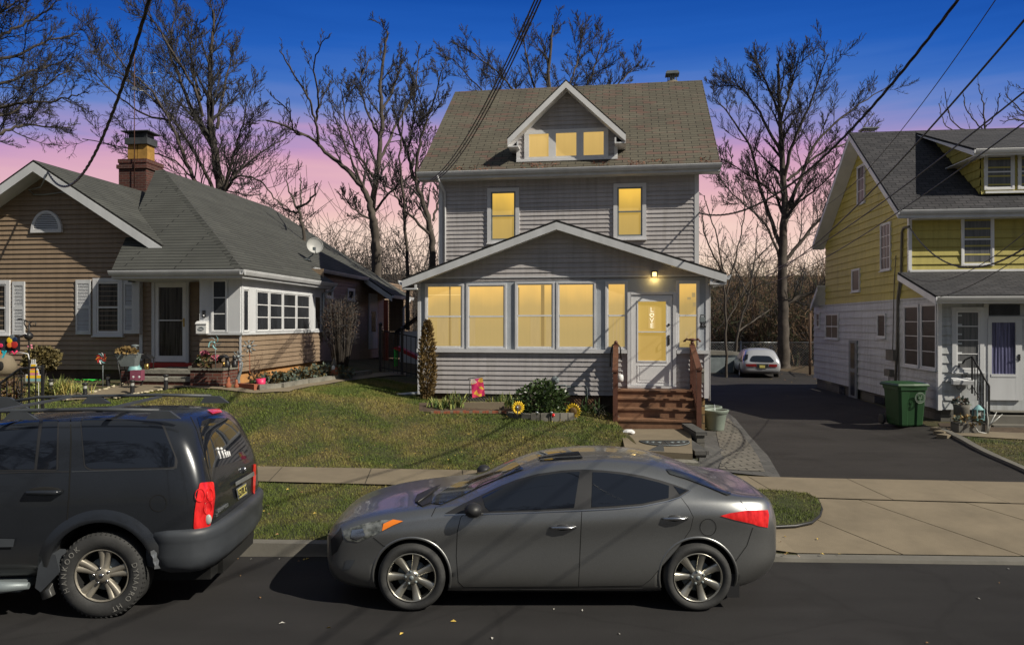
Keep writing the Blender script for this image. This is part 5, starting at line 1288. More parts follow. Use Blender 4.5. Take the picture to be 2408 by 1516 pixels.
def make_wheel(parent, c, R, rim, width, style, side, rim_mat, letters=None):
    """wheel facing -y (side=-1) or +y"""
    s = side; base = thing_part = None
    mb = MB(); mb.lathe([(rim*.98, -width*.42), (rim*.9, -width*.30), (rim*.86, width*.3), (rim*.95, width*.42)], (0, 0, 0), 40, axis='y'); mb.lathe([(.001, width*.1), (rim*.86, width*.12)], (0, 0, 0), 40, axis='y')
    wh = mb.build('wheel', M['dark'], parent); wh.location = c
    if s > 0: wh.rotation_euler = (0, 0, pi)
    mb = MB(); w2 = width/2
    prof = [(rim*1.0, -w2*.80), (rim+.012, -w2*.94), (lerp(rim, R, .45), -w2*1.06), (lerp(rim, R, .8), -w2*1.0), (R-.012, -w2*.86), (R, -w2*.72), (R+.001, -w2*.3), (R, w2*.7), (R-.02, w2*.9), (lerp(rim, R, .4), w2), (rim, w2*.8)]
    mb.lathe(prof, (0, 0, 0), 64, axis='y')
    if R > .36:
        for k in range(54):
            a = 2*pi*k/54; 
            for rr, ww in ((R+.003, .78), (R-.006, .9)):
                mb.box(-.006, .006, -w2*ww-.002, -w2*ww+.05, rr-.022, rr-.0005, 0, lambda x, y, z, a=a: (x*cos(a)+z*sin(a), y, z*cos(a)-x*sin(a)))
    mb.build('tyre', M['rubber'], wh)
    mb = MB(); yo = -w2*.78
    mb.lathe([(rim*1.0, yo-.006), (rim*.985, yo-.014), (rim*.95, yo-.010), (rim*.93, yo+.02), (rim*.90, yo+.10)], (0, 0, 0), 64, axis='y')
    n = 7 if style == 'seven' else 5
    def spoke(a, r0, r1, w0, w1, y0, y1, th):
        T = lambda x, y, z: (x*cos(a)+z*sin(a), y, z*cos(a)-x*sin(a))
        rows = []
        for i in range(5):
            t = i/4; r = lerp(r0, r1, t); w = lerp(w0, w1, t**1.3); y = lerp(y0, y1, t)+.012*sin(pi*t)
            rows.append([T(-w, y+th, r), T(-w*.9, y+.006, r), T(-w*.5, y-.004, r), T(w*.5, y-.004, r), T(w*.9, y+.006, r), T(w, y+th, r)])
        mb.grid(rows, 0, True, True)
    for k in range(n):
        a = 2*pi*(k+.0)/n+(.22 if style == 'seven' else .1)
        if style == 'seven': spoke(a, .05, rim*.965, .026, .047, yo+.012, yo-.004, .035)
        else:
            for da in (-.15, .15):
                T_ = a+da; spoke(T_, .05, rim*.96, .024, .030, yo+.004, yo-.002, .04)
            spoke(a, .04, rim*.93, .040, .050, yo+.014, yo+.012, .03)
    mb.lathe([(.07, yo+.05), (.068, yo+.004), (.05, yo-.010), (.034, yo-.014), (.001, yo-.015)], (0, 0, 0), 32, axis='y')
    mb.build('rim', rim_mat, wh)
    mb = MB(); mb.lathe([(.001, yo+.06), (rim*.62, yo+.062), (rim*.62, yo+.075)], (0, 0, 0), 32, axis='y'); mb.build('brake_disc', M['steelgrey'], wh)
    mb = MB()
    for k in range(5): a = 2*pi*k/5+.5; mb.lathe([(.013, yo+.0), (.012, yo-.016), (.001, yo-.018)], (cos(a)*.052*(1.1 if style == 'seven' else 1.35), 0, sin(a)*.052*(1.1 if style == 'seven' else 1.35)), 8, axis='y')
    mb.lathe([(.022, yo-.014), (.020, yo-.019), (.001, yo-.020)], (0, 0, 0), 16, axis='y')
    mb.build('wheel_nut', M['steelgrey' if style == 'seven' else 'chrome'], wh)
    if letters:
        objs = []; rm = lerp(rim, R, .52)
        for txt, a0, step in letters:
            for i, chx in enumerate(txt):
                if chx == ' ': continue
                a = a0+i*step
                Mx_ = Matrix.Rotation(-a if False else a, 4, 'Y') @ Matrix.Translation((0, -w2*1.055, rm)) @ Matrix.Rotation(pi/2, 4, 'X')
                objs.append(text_mesh(chx, .066, M['tyretext'], 'l', None, Mx_, .0025, bold=.0))
        j = join_mesh('tyre_lettering', objs, wh)
    return wh

# ================================================================ grey sedan
SX, SY = -.953*6.956/7.0, 6.956
sedan = thing('parked_car', 'dark grey four door sedan parked at the kerb behind the black SUV', 'car', (SX, SY+.885, 0), 0, 'cars parked along the kerb')
bpy.context.view_layer.update(); MS = sedan.matrix_world.copy(); MSi = MS.inverted()
#  x, zb, ws, wm, zm, wsh, zsh, wt, zt, zc
st = [(-.905, .34, .22, .30, .46, .26, .56, .15, .585, .59),
      (-.885, .25, .42, .54, .45, .50, .62, .28, .65, .66),
      (-.83, .20, .60, .71, .46, .66, .67, .40, .72, .735),
      (-.70, .18, .72, .815, .50, .77, .73, .50, .79, .81),
      (-.48, .175, .78, .865, .55, .82, .79, .56, .855, .88),
      (-.20, .175, .80, .885, .60, .835, .845, .60, .905, .93),
      (.10, .18, .80, .888, .62, .835, .885, .63, .94, .965),
      (.38, .18, .80, .885, .63, .835, .915, .64, .965, .995),
      (.56, .18, .80, .885, .64, .835, .93, .66, .985, 1.03),
      (.80, .18, .80, .885, .65, .835, .95, .675, 1.08, 1.15),
      (1.05, .18, .80, .886, .66, .835, .962, .645, 1.20, 1.275),
      (1.28, .18, .80, .888, .66, .835, .975, .61, 1.295, 1.37),
      (1.55, .18, .80, .888, .67, .833, .985, .585, 1.345, 1.415),
      (1.85, .18, .80, .888, .68, .832, .995, .57, 1.365, 1.43),
      (2.15, .18, .80, .888, .69, .832, 1.01, .565, 1.35, 1.42),
      (2.42, .18, .80, .887, .70, .83, 1.025, .56, 1.305, 1.385),
      (2.66, .18, .80, .888, .71, .83, 1.035, .565, 1.235, 1.315),
      (2.88, .19, .80, .892, .71, .82, 1.04, .57, 1.155, 1.225),
      (3.08, .20, .79, .890, .71, .805, 1.04, .585, 1.09, 1.135),
      (3.25, .21, .76, .875, .70, .785, 1.03, .60, 1.065, 1.09),
      (3.42, .23, .70, .84, .68, .745, 1.01, .58, 1.055, 1.078),
      (3.53, .26, .62, .78, .64, .68, .975, .52, 1.045, 1.075),
      (3.60, .31, .50, .69, .60, .59, .90, .42, .98, 1.02),
      (3.635, .38, .34, .50, .58, .42, .78, .28, .84, .86)]
st = [((x if x < 3.0 else 3.0+(x-3.0)*.86), q[0]-.035*sstep(-.8, -.3, x)*sstep(3.5, 3.1, x), q[1]+.055*sstep(-.7, .3, x)*sstep(3.5, 2.9, x))+tuple(q[2:])+(zt-.03*sstep(.9, 1.5, x), zc-.045*sstep(.9, 1.5, x)) for (x, *q, zt, zc) in st]
RW = .335; rb, surf = loft_body('body', st, [M['paint_sedan'], M['dark']], sedan, 2, [(0, .325, .365, -.80, .5), (2.70, .325, .365, -.80, .5), (0, .325, .365, .80, .5), (2.70, .325, .365, .80, .5)], crease=lambda x: min(.90, .70+.062*(x+.3)) if x < 3.2 else .86-.2*(x-3.2))
K = 1.416*1.4953
def C9(pts): return [((1100+x/1.4165)/1.4953, (1500+y/1.4165)/1.4953) for x, y in pts]
def sp_(poly, off, name, mat, parent=sedan, step=7, mirror=False): return paste(surf, MSi, C9(poly), off, name, mat, parent, step, mirror)
# window band (black surround first, glass on top)
sp_([(655, 432), (745, 384), (838, 340), (920, 300), (1010, 264), (1120, 234), (1240, 217), (1340, 212), (1440, 216), (1540, 226), (1640, 243), (1730, 266), (1800, 288), (1874, 316), (1826, 346), (1762, 366), (1640, 390), (1500, 402), (1340, 410), (1100, 420), (870, 427), (760, 430)], .003, 'window_trim', M['blackplastic'], mirror=True)
sp_([(845, 350), (920, 314), (1010, 277), (1120, 246), (1240, 229), (1328, 224), (1300, 403), (1100, 413), (880, 420), (858, 400)], .006, 'front_side_window', M['carglass'], mirror=True)
sp_([(1392, 226), (1460, 229), (1545, 239), (1640, 257), (1720, 277), (1772, 294), (1770, 354), (1640, 381), (1500, 393), (1386, 400)], .006, 'rear_side_window', M['carglass'], mirror=True)
sp_([(1794, 295), (1862, 318), (1826, 337)], .006, 'quarter_window', M['carglass'], mirror=True)
for pts in ([(655, 440), (760, 437), (1100, 427), (1340, 417), (1500, 409), (1640, 397), (1762, 372), (1830, 350), (1880, 318)],): strip(surf, MSi, C9(pts), .008, .006, 'belt_moulding', M['chrome'], sedan)
# windscreen and rear screen
sp_([(590, 382), (612, 345), (680, 300), (760, 262), (860, 215), (1000, 150), (1010, 175), (1050, 212), (960, 245), (850, 290), (740, 345), (640, 388)], .009, 'windscreen', M['screen'], step=2.5)
sp_([(1755, 212), (1800, 214), (1900, 246), (2000, 285), (2085, 335), (2060, 342), (1960, 300), (1860, 262), (1775, 236)], .009, 'rear_screen', M['screen'], step=2.5)
sp_([(1115, 130), (1320, 122), (1345, 158), (1130, 170)], .009, 'sunroof', M['carglass'], step=2.5)
# doors: gap below, panel above
fd_ = [(745, 440), (1338, 420), (1330, 600), (1322, 794), (748, 797), (722, 770), (713, 640), (718, 520), (735, 450)]
rd_ = [(1338, 420), (1510, 410), (1640, 397), (1780, 368), (1832, 350), (1870, 400), (1894, 448), (1880, 510), (1820, 600), (1740, 690), (1680, 760), (1640, 790), (1322, 794), (1330, 600)]
def shrink(poly, d):
    cx = sum(p[0] for p in poly)/len(poly); cy = sum(p[1] for p in poly)/len(poly); out = []
    k = len(poly)
    for i in range(k):
        a, b, c = V(poly[i-1]), V(poly[i]), V(poly[(i+1) % k]); n1 = V((-(b-a).y, (b-a).x)).normalized(); n2 = V((-(c-b).y, (c-b).x)).normalized(); n = (n1+n2).normalized()
        if n.dot(V((cx, cy))-b) < 0: n = -n
        out.append(tuple(b+n*d))
    return out
for poly, hp in ((fd_, (1242, 500)), (rd_, (1800, 455))):
    g_ = sp_(shrink(poly, -1), .0015, 'door_gap', M['seam'])
    dr_ = sp_(shrink(poly, 2.4), .003, 'door', M['paint_sedan'])
    p_, n_ = surf_point(surf, MSi, *C9([hp])[0]); mb = MB()
    mb.ball(p_+V((0, .002, 0)), (.075, .012, .032), 0, 16, 8); cup = mb.build('handle_recess', M['blackplastic'], dr_)
    mb = MB(); mb.tube([p_+V((-.12, -.006, .0)), p_+V((-.08, -.030, .004)), p_+V((0, -.038, .006)), p_+V((.08, -.032, .004)), p_+V((.13, -.006, 0))], [.008, .014, .017, .014, .008], 8); mb.build('handle', M['chrome'], dr_)
strip(surf, MSi, C9([(590, 445), (612, 400), (640, 392)]), .006, .003, 'panel_gap', M['seam'], sedan)
strip(surf, MSi, C9([(2128, 368), (2160, 412)]), .006, .003, 'panel_gap', M['seam'], sedan)
strip(surf, MSi, C9([(2190, 500), (2160, 590), (2095, 680)]), .006, .003, 'panel_gap', M['seam'], sedan)
strip(surf, MSi, C9([(300, 550), (350, 590), (378, 600)]), .006, .003, 'panel_gap', M['seam'], sedan)
strip(surf, MSi, C9([(740, 808), (1000, 806), (1300, 804), (1640, 800)]), .012, .004, 'sill_line', M['chrome'], sedan)
cpts = [(1967+40*cos(a), 499+42*sin(a)) for a in [i*2*pi/24 for i in range(25)]]; strip(surf, MSi, C9(cpts), .005, .003, 'fuel_flap', M['seam'], sedan, 1)
# lamps
sp_([(150, 520), (190, 503), (260, 482), (330, 466), (400, 462), (448, 470), (400, 490), (345, 520), (270, 555), (225, 572), (175, 565), (155, 545)], .006, 'headlight', M['headlens'])
sp_([(352, 484), (400, 463), (450, 470), (400, 490), (345, 518)], .011, 'side_indicator', M['amber'])
sp_([(196, 515), (250, 507), (262, 540), (222, 562), (190, 550)], .010, 'headlight_bowl', M['chrome'])
sp_([(165, 662), (212, 660), (185, 706), (150, 712)], .004, 'fog_lamp', M['greyplastic'])
sp_([(2026, 442), (2080, 428), (2160, 416), (2262, 414), (2268, 440), (2262, 500), (2215, 492), (2190, 482), (2100, 462)], .008, 'tail_light', M['redlens'])
sp_([(90, 560), (128, 520), (140, 500), (150, 560), (120, 620), (95, 640)], .004, 'grille', M['blackplastic'])
for ax9 in (0, 2.70):
    mb = MB(); rows = []
    for k in range(33):
        a = lerp(rad(-16), rad(196), k/32)
        def osd(r, o):
            x, z = ax9+r*cos(a), .325+r*sin(a); h_, n2, i2, _ = surf[0].ray_cast(V((x, -3, z)), V((0, 1, 0))); return V((x, (h_.y if h_ else -.86)-o, z))
        rows.append([osd(.381, .0015), osd(.376, .007), osd(.366, .008), osd(.358, .004), osd(.356, -.05)])
    mb.grid(rows, 0, True); mb.build('arch_lip', M['paint_sedan'], sedan)
# mirror
mb = MB(); p_, n_ = surf_point(surf, MSi, *C9([(790, 415)])[0])
q = p_+V((.02, -.11, .03)); mb.ball(q, (.085, .10, .068), 0, 18, 12); mb.build('mirror', M['blackplastic'], sedan)
mb = MB(); mb.prism([(p_.x-.05, p_.z-.02), (p_.x+.05, p_.z-.03), (p_.x+.05, p_.z+.0), (p_.x-.04, p_.z+.02)], lambda a, y: (a[0], y, a[1]), p_.y-.10, p_.y+.05); mb.build('mirror_stalk', M['blackplastic'], sedan)
mb = MB(); mb.ball((q.x+.03, -q.y, q.z), (.085, .10, .068), 0, 18, 12); mb.build('mirror', M['blackplastic'], sedan)
# wipers, fin aerial, mud flap, roof gutter
mb = MB(); a_, _ = surf_point(surf, MSi, *C9([(520, 385)])[0]); b_, _ = surf_point(surf, MSi, *C9([(600, 330)])[0]); mb.tube([a_+V((0, 0, .02)), b_+V((0, 0, .025))], .012, 6); mb.build('wiper', M['blackplastic'], sedan)
sp_([(505, 372), (520, 340), (610, 300), (640, 290), (600, 325), (590, 380), (545, 398)], .012, 'cowl', M['blackplastic'], step=3)
mb = MB(); fx = 2.48; zf_ = 1.375; mb.prism([(fx-.09, zf_-.01), (fx+.08, zf_-.02), (fx+.07, zf_+.055), (fx+.03, zf_+.045)], lambda a, y: (a[0], y, a[1]), -.012, .012); mb.build('roof_aerial', M['paint_sedan'], sedan)
mb = MB(); mb.box(2.98, 3.10, -.84, -.55, .12, .34); mb.build('mud_flap', M['blackplastic'], sedan)
mb = MB(); mb.box(-.4, 3.1, -.55, .55, .16, .20); mb.box(.4, 2.3, -.78, .78, .15, .20); mb.build('underbody', M['dark'], sedan)
for x in (0, 2.70):
    for s, y in ((-1, -.785), (1, .785)): make_wheel(sedan, (x, y, .318), .318, .232, .21, 'seven', s, M['alloy'])

# ================================================================ black SUV
UX, UY = (224-CX)/F*6.79, 6.79
suv = thing('parked_car', 'large black SUV with roof rails and dented rear arch at the left edge', 'suv', (UX, UY+.955, 0), rad(3), 'cars parked along the kerb')
SC = lambda x: x if x < .3 else .3+(x-.3)*.77
bpy.context.view_layer.update(); MUi = suv.matrix_world.inverted()
st = [(-3.86, .45, .40, .55, .62, .50, .90, .30, .95, .98), (-3.78, .36, .62, .80, .62, .76, 1.0, .45, 1.06, 1.09), (-3.5, .33, .76, .93, .66, .88, 1.08, .6, 1.13, 1.16),
      (-3.0, .33, .84, .955, .70, .90, 1.13, .66, 1.18, 1.21), (-2.3, .33, .86, .96, .75, .90, 1.20, .70, 1.24, 1.27), (-1.95, .33, .86, .96, .78, .90, 1.24, .76, 1.42, 1.46),
      (-1.5, .33, .86, .96, .80, .90, 1.27, .76, 1.68, 1.74), (-1.0, .33, .86, .96, .82, .90, 1.285, .755, 1.76, 1.83), (-.3, .34, .86, .96, .84, .905, 1.30, .75, 1.775, 1.85), (.3, .36, .86, .955, .86, .905, 1.30, .745, 1.77, 1.845),
      (.60, .40, .85, .95, .88, .90, 1.30, .73, 1.745, 1.825), (.78, .43, .83, .94, .90, .885, 1.29, .72, 1.69, 1.785), (.90, .46, .80, .92, .92, .865, 1.27, .70, 1.57, 1.68),
      (.99, .48, .77, .90, .93, .84, 1.24, .70, 1.42, 1.50), (1.06, .50, .73, .87, .93, .80, 1.18, .66, 1.27, 1.32), (1.12, .54, .66, .80, .92, .72, 1.08, .58, 1.14, 1.16), (1.15, .62, .5, .60, .90, .52, 1.0, .42, 1.03, 1.04)]
st = [(SC(q[0]),)+q[1:8]+(q[8]-.01*sstep(-2, -1.4, q[0]), q[9]-.015*sstep(-2, -1.4, q[0])) for q in st]
rb, surfU = loft_body('body', st, [M['paint_suv'], M['dark']], suv, 2, [(0, .42, .475, -.86, .62), (-3.03, .42, .475, -.86, .62), (0, .42, .475, .86, .62)])
def C8(pts): return [(x/1.568/1.4953, (1300+y/1.568)/1.4953) for x, y in pts]
def up_(poly, off, name, mat, step=9, parent=suv, mirror=False): return paste(surfU, MUi, C8(poly), off, name, mat, parent, step, mirror)
up_(round_poly([(440, 262), (650, 268), (900, 290), (980, 500), (975, 545), (465, 556)], 4, .12), .003, 'window_seal', M['blackplastic'], mirror=True)
up_(round_poly([(448, 270), (650, 276), (890, 300), (965, 480), (962, 535), (474, 546)], 4, .12), .006, 'rear_quarter_window', M['carglass'], mirror=True)
up_(round_poly([(-40, 262), (326, 268), (322, 556), (-40, 558)], 3, .06), .003, 'window_seal', M['blackplastic'], mirror=True)
up_([(-40, 272), (218, 274), (190, 546), (-40, 550)], .006, 'door_window', M['carglass']); up_([(238, 276), (318, 278), (312, 546), (206, 546)], .006, 'vent_window', M['carglass'])
fw_ = [(-75, 276), (-330, 284), (-560, 420), (-640, 545), (-75, 548)]
o9 = up_(fw_, .006, 'door_window', M['carglass'], 12); o9.data.transform(Matrix.Identity(4))
strip(surfU, MUi, C8([(388, 215), (392, 400), (386, 560), (380, 700), (370, 850)]), .010, .003, 'door_gap', M['seam'], suv)
strip(surfU, MUi, C8([(-20, 568), (180, 562), (380, 560)]), .012, .004, 'belt_moulding', M['blackplastic'], suv)
strip(surfU, MUi, C8([(395, 560), (700, 552), (960, 545)]), .008, .003, 'belt_moulding', M['greyplastic'], suv)
cp_ = [(872+46*cos(a), 733+46*sin(a)) for a in [i*2*pi/24 for i in range(25)]]; strip(surfU, MUi, C8(cp_), .006, .003, 'fuel_flap', M['seam'], suv, 1)
p_, n_ = surf_point(surfU, MUi, *C8([(248, 670)])[0]); mb = MB(); mb.ball(p_+V((0, .0, 0)), (.16, .012, .045), 0, 18, 8); hd = mb.build('handle_recess', M['seam'], suv)
mb = MB(); mb.tube([p_+V((-.15, -.01, .0)), p_+V((-.13, -.045, .0)), p_+V((.13, -.045, 0)), p_+V((.15, -.01, 0))], [.018, .024, .024, .018], 8); mb.build('handle', M['paint_suv'], suv)
# tailgate glass, lamps, plate, trim
up_([(1085, 262), (1150, 250), (1230, 250), (1290, 300), (1340, 380), (1368, 460), (1350, 490), (1150, 545), (1130, 470), (1108, 350)], .004, 'tailgate_window', M['carglass'])
strip(surfU, MUi, C8([(1050, 258), (1085, 330), (1110, 420), (1135, 500), (1150, 560), (1165, 620), (1180, 700)]), .008, .003, 'tailgate_gap', M['seam'], suv)
up_([(1140, 224), (1206, 218), (1222, 236), (1170, 246)], .012, 'high_brake_light', M['redlens'], 5)
tl = up_(round_poly([(1098, 622), (1172, 616), (1180, 700), (1168, 800), (1150, 866), (1066, 876), (1072, 780), (1084, 700)], 3, .15), .012, 'tail_light', M['redlens'], 5)
mb = MB(); p_, n_ = surf_point(surfU, MUi, *C8([(1140, 822)])[0]); mb.ball(p_+n_*.014, (.035, .02, .05), 0, 14, 8); mb.build('reversing_lamp', M['lampglass'], tl)
for q_ in ((1150, 690), (1100, 690), (1140, 760)):
    mb = MB(); p_, n_ = surf_point(surfU, MUi, *C8([q_])[0]); ref = n_.cross(V((0, 0, 1))).normalized(); up9 = ref.cross(n_)
    mb.tube([p_+n_*.016+ref*.045*cos(a)+up9*.06*sin(a) for a in [i*2*pi/20 for i in range(21)]], .004, 5); mb.build('lens_ring', M['redlens'], tl)
up_([(1392, 520), (1406, 520), (1404, 600), (1398, 690), (1388, 672)], .012, 'tail_light', M['redlens'], 5)
up_([(1282, 620), (1385, 560), (1388, 582), (1284, 640)], .03, 'tailgate_handle', M['galv'], 6)
up_([(1290, 655), (1346, 620), (1353, 682), (1302, 714)], .022, 'plate_frame', M['galv'], 6)
up_([(1295, 660), (1342, 628), (1347, 676), (1306, 705)], .027, 'licence_plate', M['plate'], 6)
def text_on(surf_, Minv_, x, y, txt, size, mat, name, parent, off=.01, tilt=0):
    p_, n_ = surf_point(surf_, Minv_, x, y); zx = V((0, 0, 1)); xx = zx.cross(n_).normalized(); zz_ = n_.cross(xx)
    R = Matrix((xx, zz_, n_)).transposed().to_4x4(); return text_mesh(txt, size, mat, name, parent, Matrix.Translation(p_+n_*off) @ R @ Matrix.Rotation(tilt, 4, 'Z'), .003)
text_on(surfU, MUi, *C8([(1322, 668)])[0], 'S27LX', .10, M['blackplastic'], 'plate_characters', suv, .03)
text_on(surfU, MUi, *C8([(1225, 760)])[0], 'DURANGO', .055, M['galv'], 'badge', suv, .008)
text_on(surfU, MUi, *C8([(1195, 797)])[0], 'SLT', .045, M['galv'], 'badge', suv, .008)
# family stickers on the glass
for i, (x, y, hgt) in enumerate(((1203, 460, .11), (1222, 458, .105), (1238, 462, .075), (1250, 465, .05), (1260, 463, .04))):
    p_, n_ = surf_point(surfU, MUi, *C8([(x, y)])[0]); zz_ = V((0, 0, 1)); xx = zz_.cross(n_).normalized(); zz_ = n_.cross(xx); mb = MB(); o_ = p_+n_*.008
    mb.tube([o_-zz_*hgt*.5, o_+zz_*hgt*.25], .009, 4); mb.ball(o_+zz_*hgt*.42, .016 if i < 2 else .012, 0, 8, 6)
    for s in (-1, 1): mb.tube([o_+zz_*hgt*.2, o_+xx*s*.02+zz_*hgt*.02], .005, 4); mb.tube([o_-zz_*hgt*.4, o_+xx*s*.012-zz_*hgt*.5], .006, 4)
    mb.build('family_sticker', M['whitepl'], suv)
mb = MB(); p_, n_ = surf_point(surfU, MUi, *C8([(1338, 552)])[0]); mb.ball(p_+n_*.01, (.03, .012, .035), 0, 12, 6); mb.build('tailgate_emblem', M['chrome'], suv)
# wrap-round rear bumper
mb = MB(); path = [(SC(a), b) for a, b in [(.42, -.93), (.70, -.975), (.95, -.965), (1.10, -.90), (1.20, -.74), (1.25, -.45), (1.265, 0), (1.25, .45), (1.20, .74), (1.10, .90), (.95, .965), (.70, .975), (.55, .97)]]
rows = []
for i, (x, y) in enumerate(path):
    a, b = V(path[max(i-1, 0)]), V(path[min(i+1, len(path)-1)]); d = (b-a).normalized(); n = V((d.y, -d.x)); 
    zb_ = .40 if 0 < i < len(path)-1 else .44
    prof = [(-.16, .80), (-.03, .80), (.0, .785), (.008, .74), (.0, .69), (-.008, .66), (-.004, .56), (-.02, .47), (-.06, zb_), (-.16, zb_)]
    rows.append([(x+n.x*o, y+n.y*o, z) for o, z in prof])
mb.grid(rows, 0, True, True, True, True); mb.build('rear_bumper', M['greyplastic'], suv)
mb = MB(); mb.box(.75, .95, -.5, .5, .25, .42); mb.build('tow_bar', M['dark'], suv)
# flared arch, dented corner, mud flap, running board, rocker trim
mb = MB(); rows = []
for k in range(25):
    a = lerp(rad(2), rad(205), k/24); r0, r1 = .470, .56
    def on_side(r, o):
        x, z = r*cos(a), .42+r*sin(a)
        h_, n2, i2, _ = surfU[0].ray_cast(V((x, -3, z)), V((0, 1, 0))); y = h_.y if h_ else -.93
        return V((x, y-o, z))
    rows.append([on_side(r1+.03, -.004), on_side(r1, .012), on_side((r0+r1)/2, .036), on_side(r0+.01, .042), on_side(r0, .030), on_side(r0, -.06)])
mb.grid(rows, 0, True); mb.build('arch_flare', M['paint_suv'], suv)
mb = MB(); rows = []
for k in range(6):
    a = lerp(rad(5), rad(24), k/5); rr_ = [.50+.01*(k % 2), .52, .54+.012*((k+1) % 2)]; rows.append([V((r_*cos(a), -1.0-.004*(k % 2)+.004*i2, .42+r_*sin(a))) for i2, r_ in enumerate(rr_)])
mb.grid(rows, 0, False); mb.build('dent', M['galv'], suv); up_([(722, 870), (760, 865), (772, 890), (735, 888)], .012, 'rust_patch', M['terracotta'], 5)
mb = MB(); mb.prism([(-.48, .62), (-.40, .60), (-.36, .44), (-.53, .26), (-.58, .30), (-.55, .50)], lambda p, y: (p[0], y, p[1]), -.965, -.75); mb.build('mud_flap', M['greyplastic'], suv)
mb = MB(); mb.tube([(-2.4, -1.02, .33), (-.85, -1.02, .33), (-.62, -.99, .33)], [.055, .055, .03], 10); mb.box(-2.4, -.7, -.98, -.5, .27, .34); mb.build('running_board', M['steelgrey'], suv)
up_([(-20, 925), (88, 927), (80, 970), (-20, 972)], .02, 'side_moulding', M['greyplastic'])
mb = MB(); mb.box(-3.4, .9, -.7, .7, .26, .40); mb.build('underbody', M['dark'], suv)
# roof rails with feet and cross bars
for s in (-1, 1):
    mb = MB(); y = s*.70; zt_ = 1.875
    mb.tube([(-1.9, y, 1.81), (-1.5, y, zt_), (-.2, y, zt_+.02), (.42, y, zt_+.005)], .020, 6)
    mb.build('roof_rail', M['greyplastic'], suv)
    for x0, x1, x2, x3 in ((.30, .36, .52, .62), (-1.02, -.94, -.80, -.70), (-2.1, -1.98, -1.8, -1.6)):
        mb = MB(); zz9 = 1.80 if x0 > -1.5 else 1.75; mb.prism([(x0, zz9), (x1, zt_+.006), (x2, zt_+.0), (x3, zz9)], lambda p, yy: (p[0], yy, p[1]), y-.02, y+.02); mb.build('rail_foot', M['greyplastic'], suv)
for x in (-.15, -1.15): mb = MB(); mb.box(x-.03, x+.03, -.68, .68, 1.865, 1.885); mb.build('cross_bar', M['greyplastic'], suv)
for x in (0, -3.03):
    for s, y in ((-1, -.83), (1, .83)):
        L = [('HANKOOK', rad(-112), rad(12)), ('DYNAPRO HT', rad(72), rad(9.5))] if s < 0 and x == 0 else None
        make_wheel(suv, (x, y, .392), .392, .245, .265, 'five', s, M['goldalloy'], L)

# ================================================================ far silver station wagon
wl = P(1738, 886, 36.5)
wang = rad(11)
wg = thing('parked_car', 'silver station wagon parked at the back of the driveway', 'car', (wl.x+.95, 36.5, .0), pi/2*3-wang+0, None)
wg.rotation_euler = (0, 0, -pi/2-wang)     # local +x points back toward the street
st = [(-3.7, .30, .4, .6, .45, .5, .62, .3, .66, .68), (-3.4, .22, .7, .85, .5, .8, .75, .5, .80, .82), (-2.8, .2, .8, .92, .55, .85, .85, .6, .92, .95), (-2.2, .2, .8, .925, .6, .86, .90, .62, .98, 1.02),
      (-1.7, .2, .8, .925, .6, .86, .95, .66, 1.22, 1.27), (-1.2, .2, .8, .925, .62, .86, .97, .66, 1.38, 1.43), (-.4, .2, .8, .925, .65, .86, .98, .66, 1.41, 1.48), (.3, .2, .8, .92, .68, .86, .99, .65, 1.40, 1.47),
      (.65, .22, .8, .91, .70, .84, .99, .64, 1.34, 1.42), (.90, .25, .78, .89, .70, .81, .97, .62, 1.18, 1.26), (1.05, .3, .76, .87, .68, .78, .90, .60, 1.0, 1.04), (1.13, .34, .70, .82, .60, .74, .80, .55, .86, .88), (1.17, .40, .5, .6, .55, .5, .70, .4, .73, .74)]
bpy.context.view_layer.update(); MWi = wg.matrix_world.inverted()
wb_, surfW = loft_body('body', st, [M['paint_wagon'], M['dark']], wg, 2, [(0, .32, .36, -.85, .4), (-2.7, .32, .36, -.85, .4), (0, .32, .36, .85, .4), (-2.7, .32, .36, .85, .4)])
def CW(pts): return [((2450+x/3.032)/1.4953, (900+y/3.032)/1.4953) for x, y in pts]
def wp(poly, off, name, mat, step=3): return paste(surfW, MWi, CW(poly), off, name, mat, wg, step)
wp(round_poly([(565, 1100), (590, 1062), (770, 1065), (815, 1110), (822, 1132), (570, 1125)], 3, .25), .02, 'rear_window', M['carglass'])
M['redlamp'] = m_plain('dull_red_lens', (.20, .015, .015), .3, .2)
wp([(515, 1150), (628, 1148), (636, 1178), (525, 1176)], .03, 'tail_light', M['redlamp']); wp([(765, 1152), (852, 1154), (852, 1182), (765, 1180)], .03, 'tail_light', M['redlamp'])
wp([(630, 1148), (765, 1150), (745, 1194), (640, 1192)], .025, 'plate_recess', M['blackplastic']); wp([(665, 1162), (724, 1164), (722, 1192), (666, 1190)], .04, 'licence_plate', M['plate'])
wp([(432, 1120), (496, 1050), (500, 1110), (470, 1122)], .02, 'side_window', M['carglass']); wp([(508, 1052), (545, 1050), (540, 1100), (505, 1120)], .02, 'side_window', M['carglass'])
for x in (0, -2.7):
    for s, y in ((-1, -.82), (1, .82)): make_wheel(wg, (x, y, .31), .31, .20, .2, 'seven', s, M['alloy'])
for s in (-1, 1): mb = MB(); mb.tube([(-.9, s*.6, 1.44), (-.8, s*.6, 1.51), (.4, s*.6, 1.50), (.5, s*.6, 1.43)], .02, 6); mb.build('roof_rail', M['blackplastic'], wg)
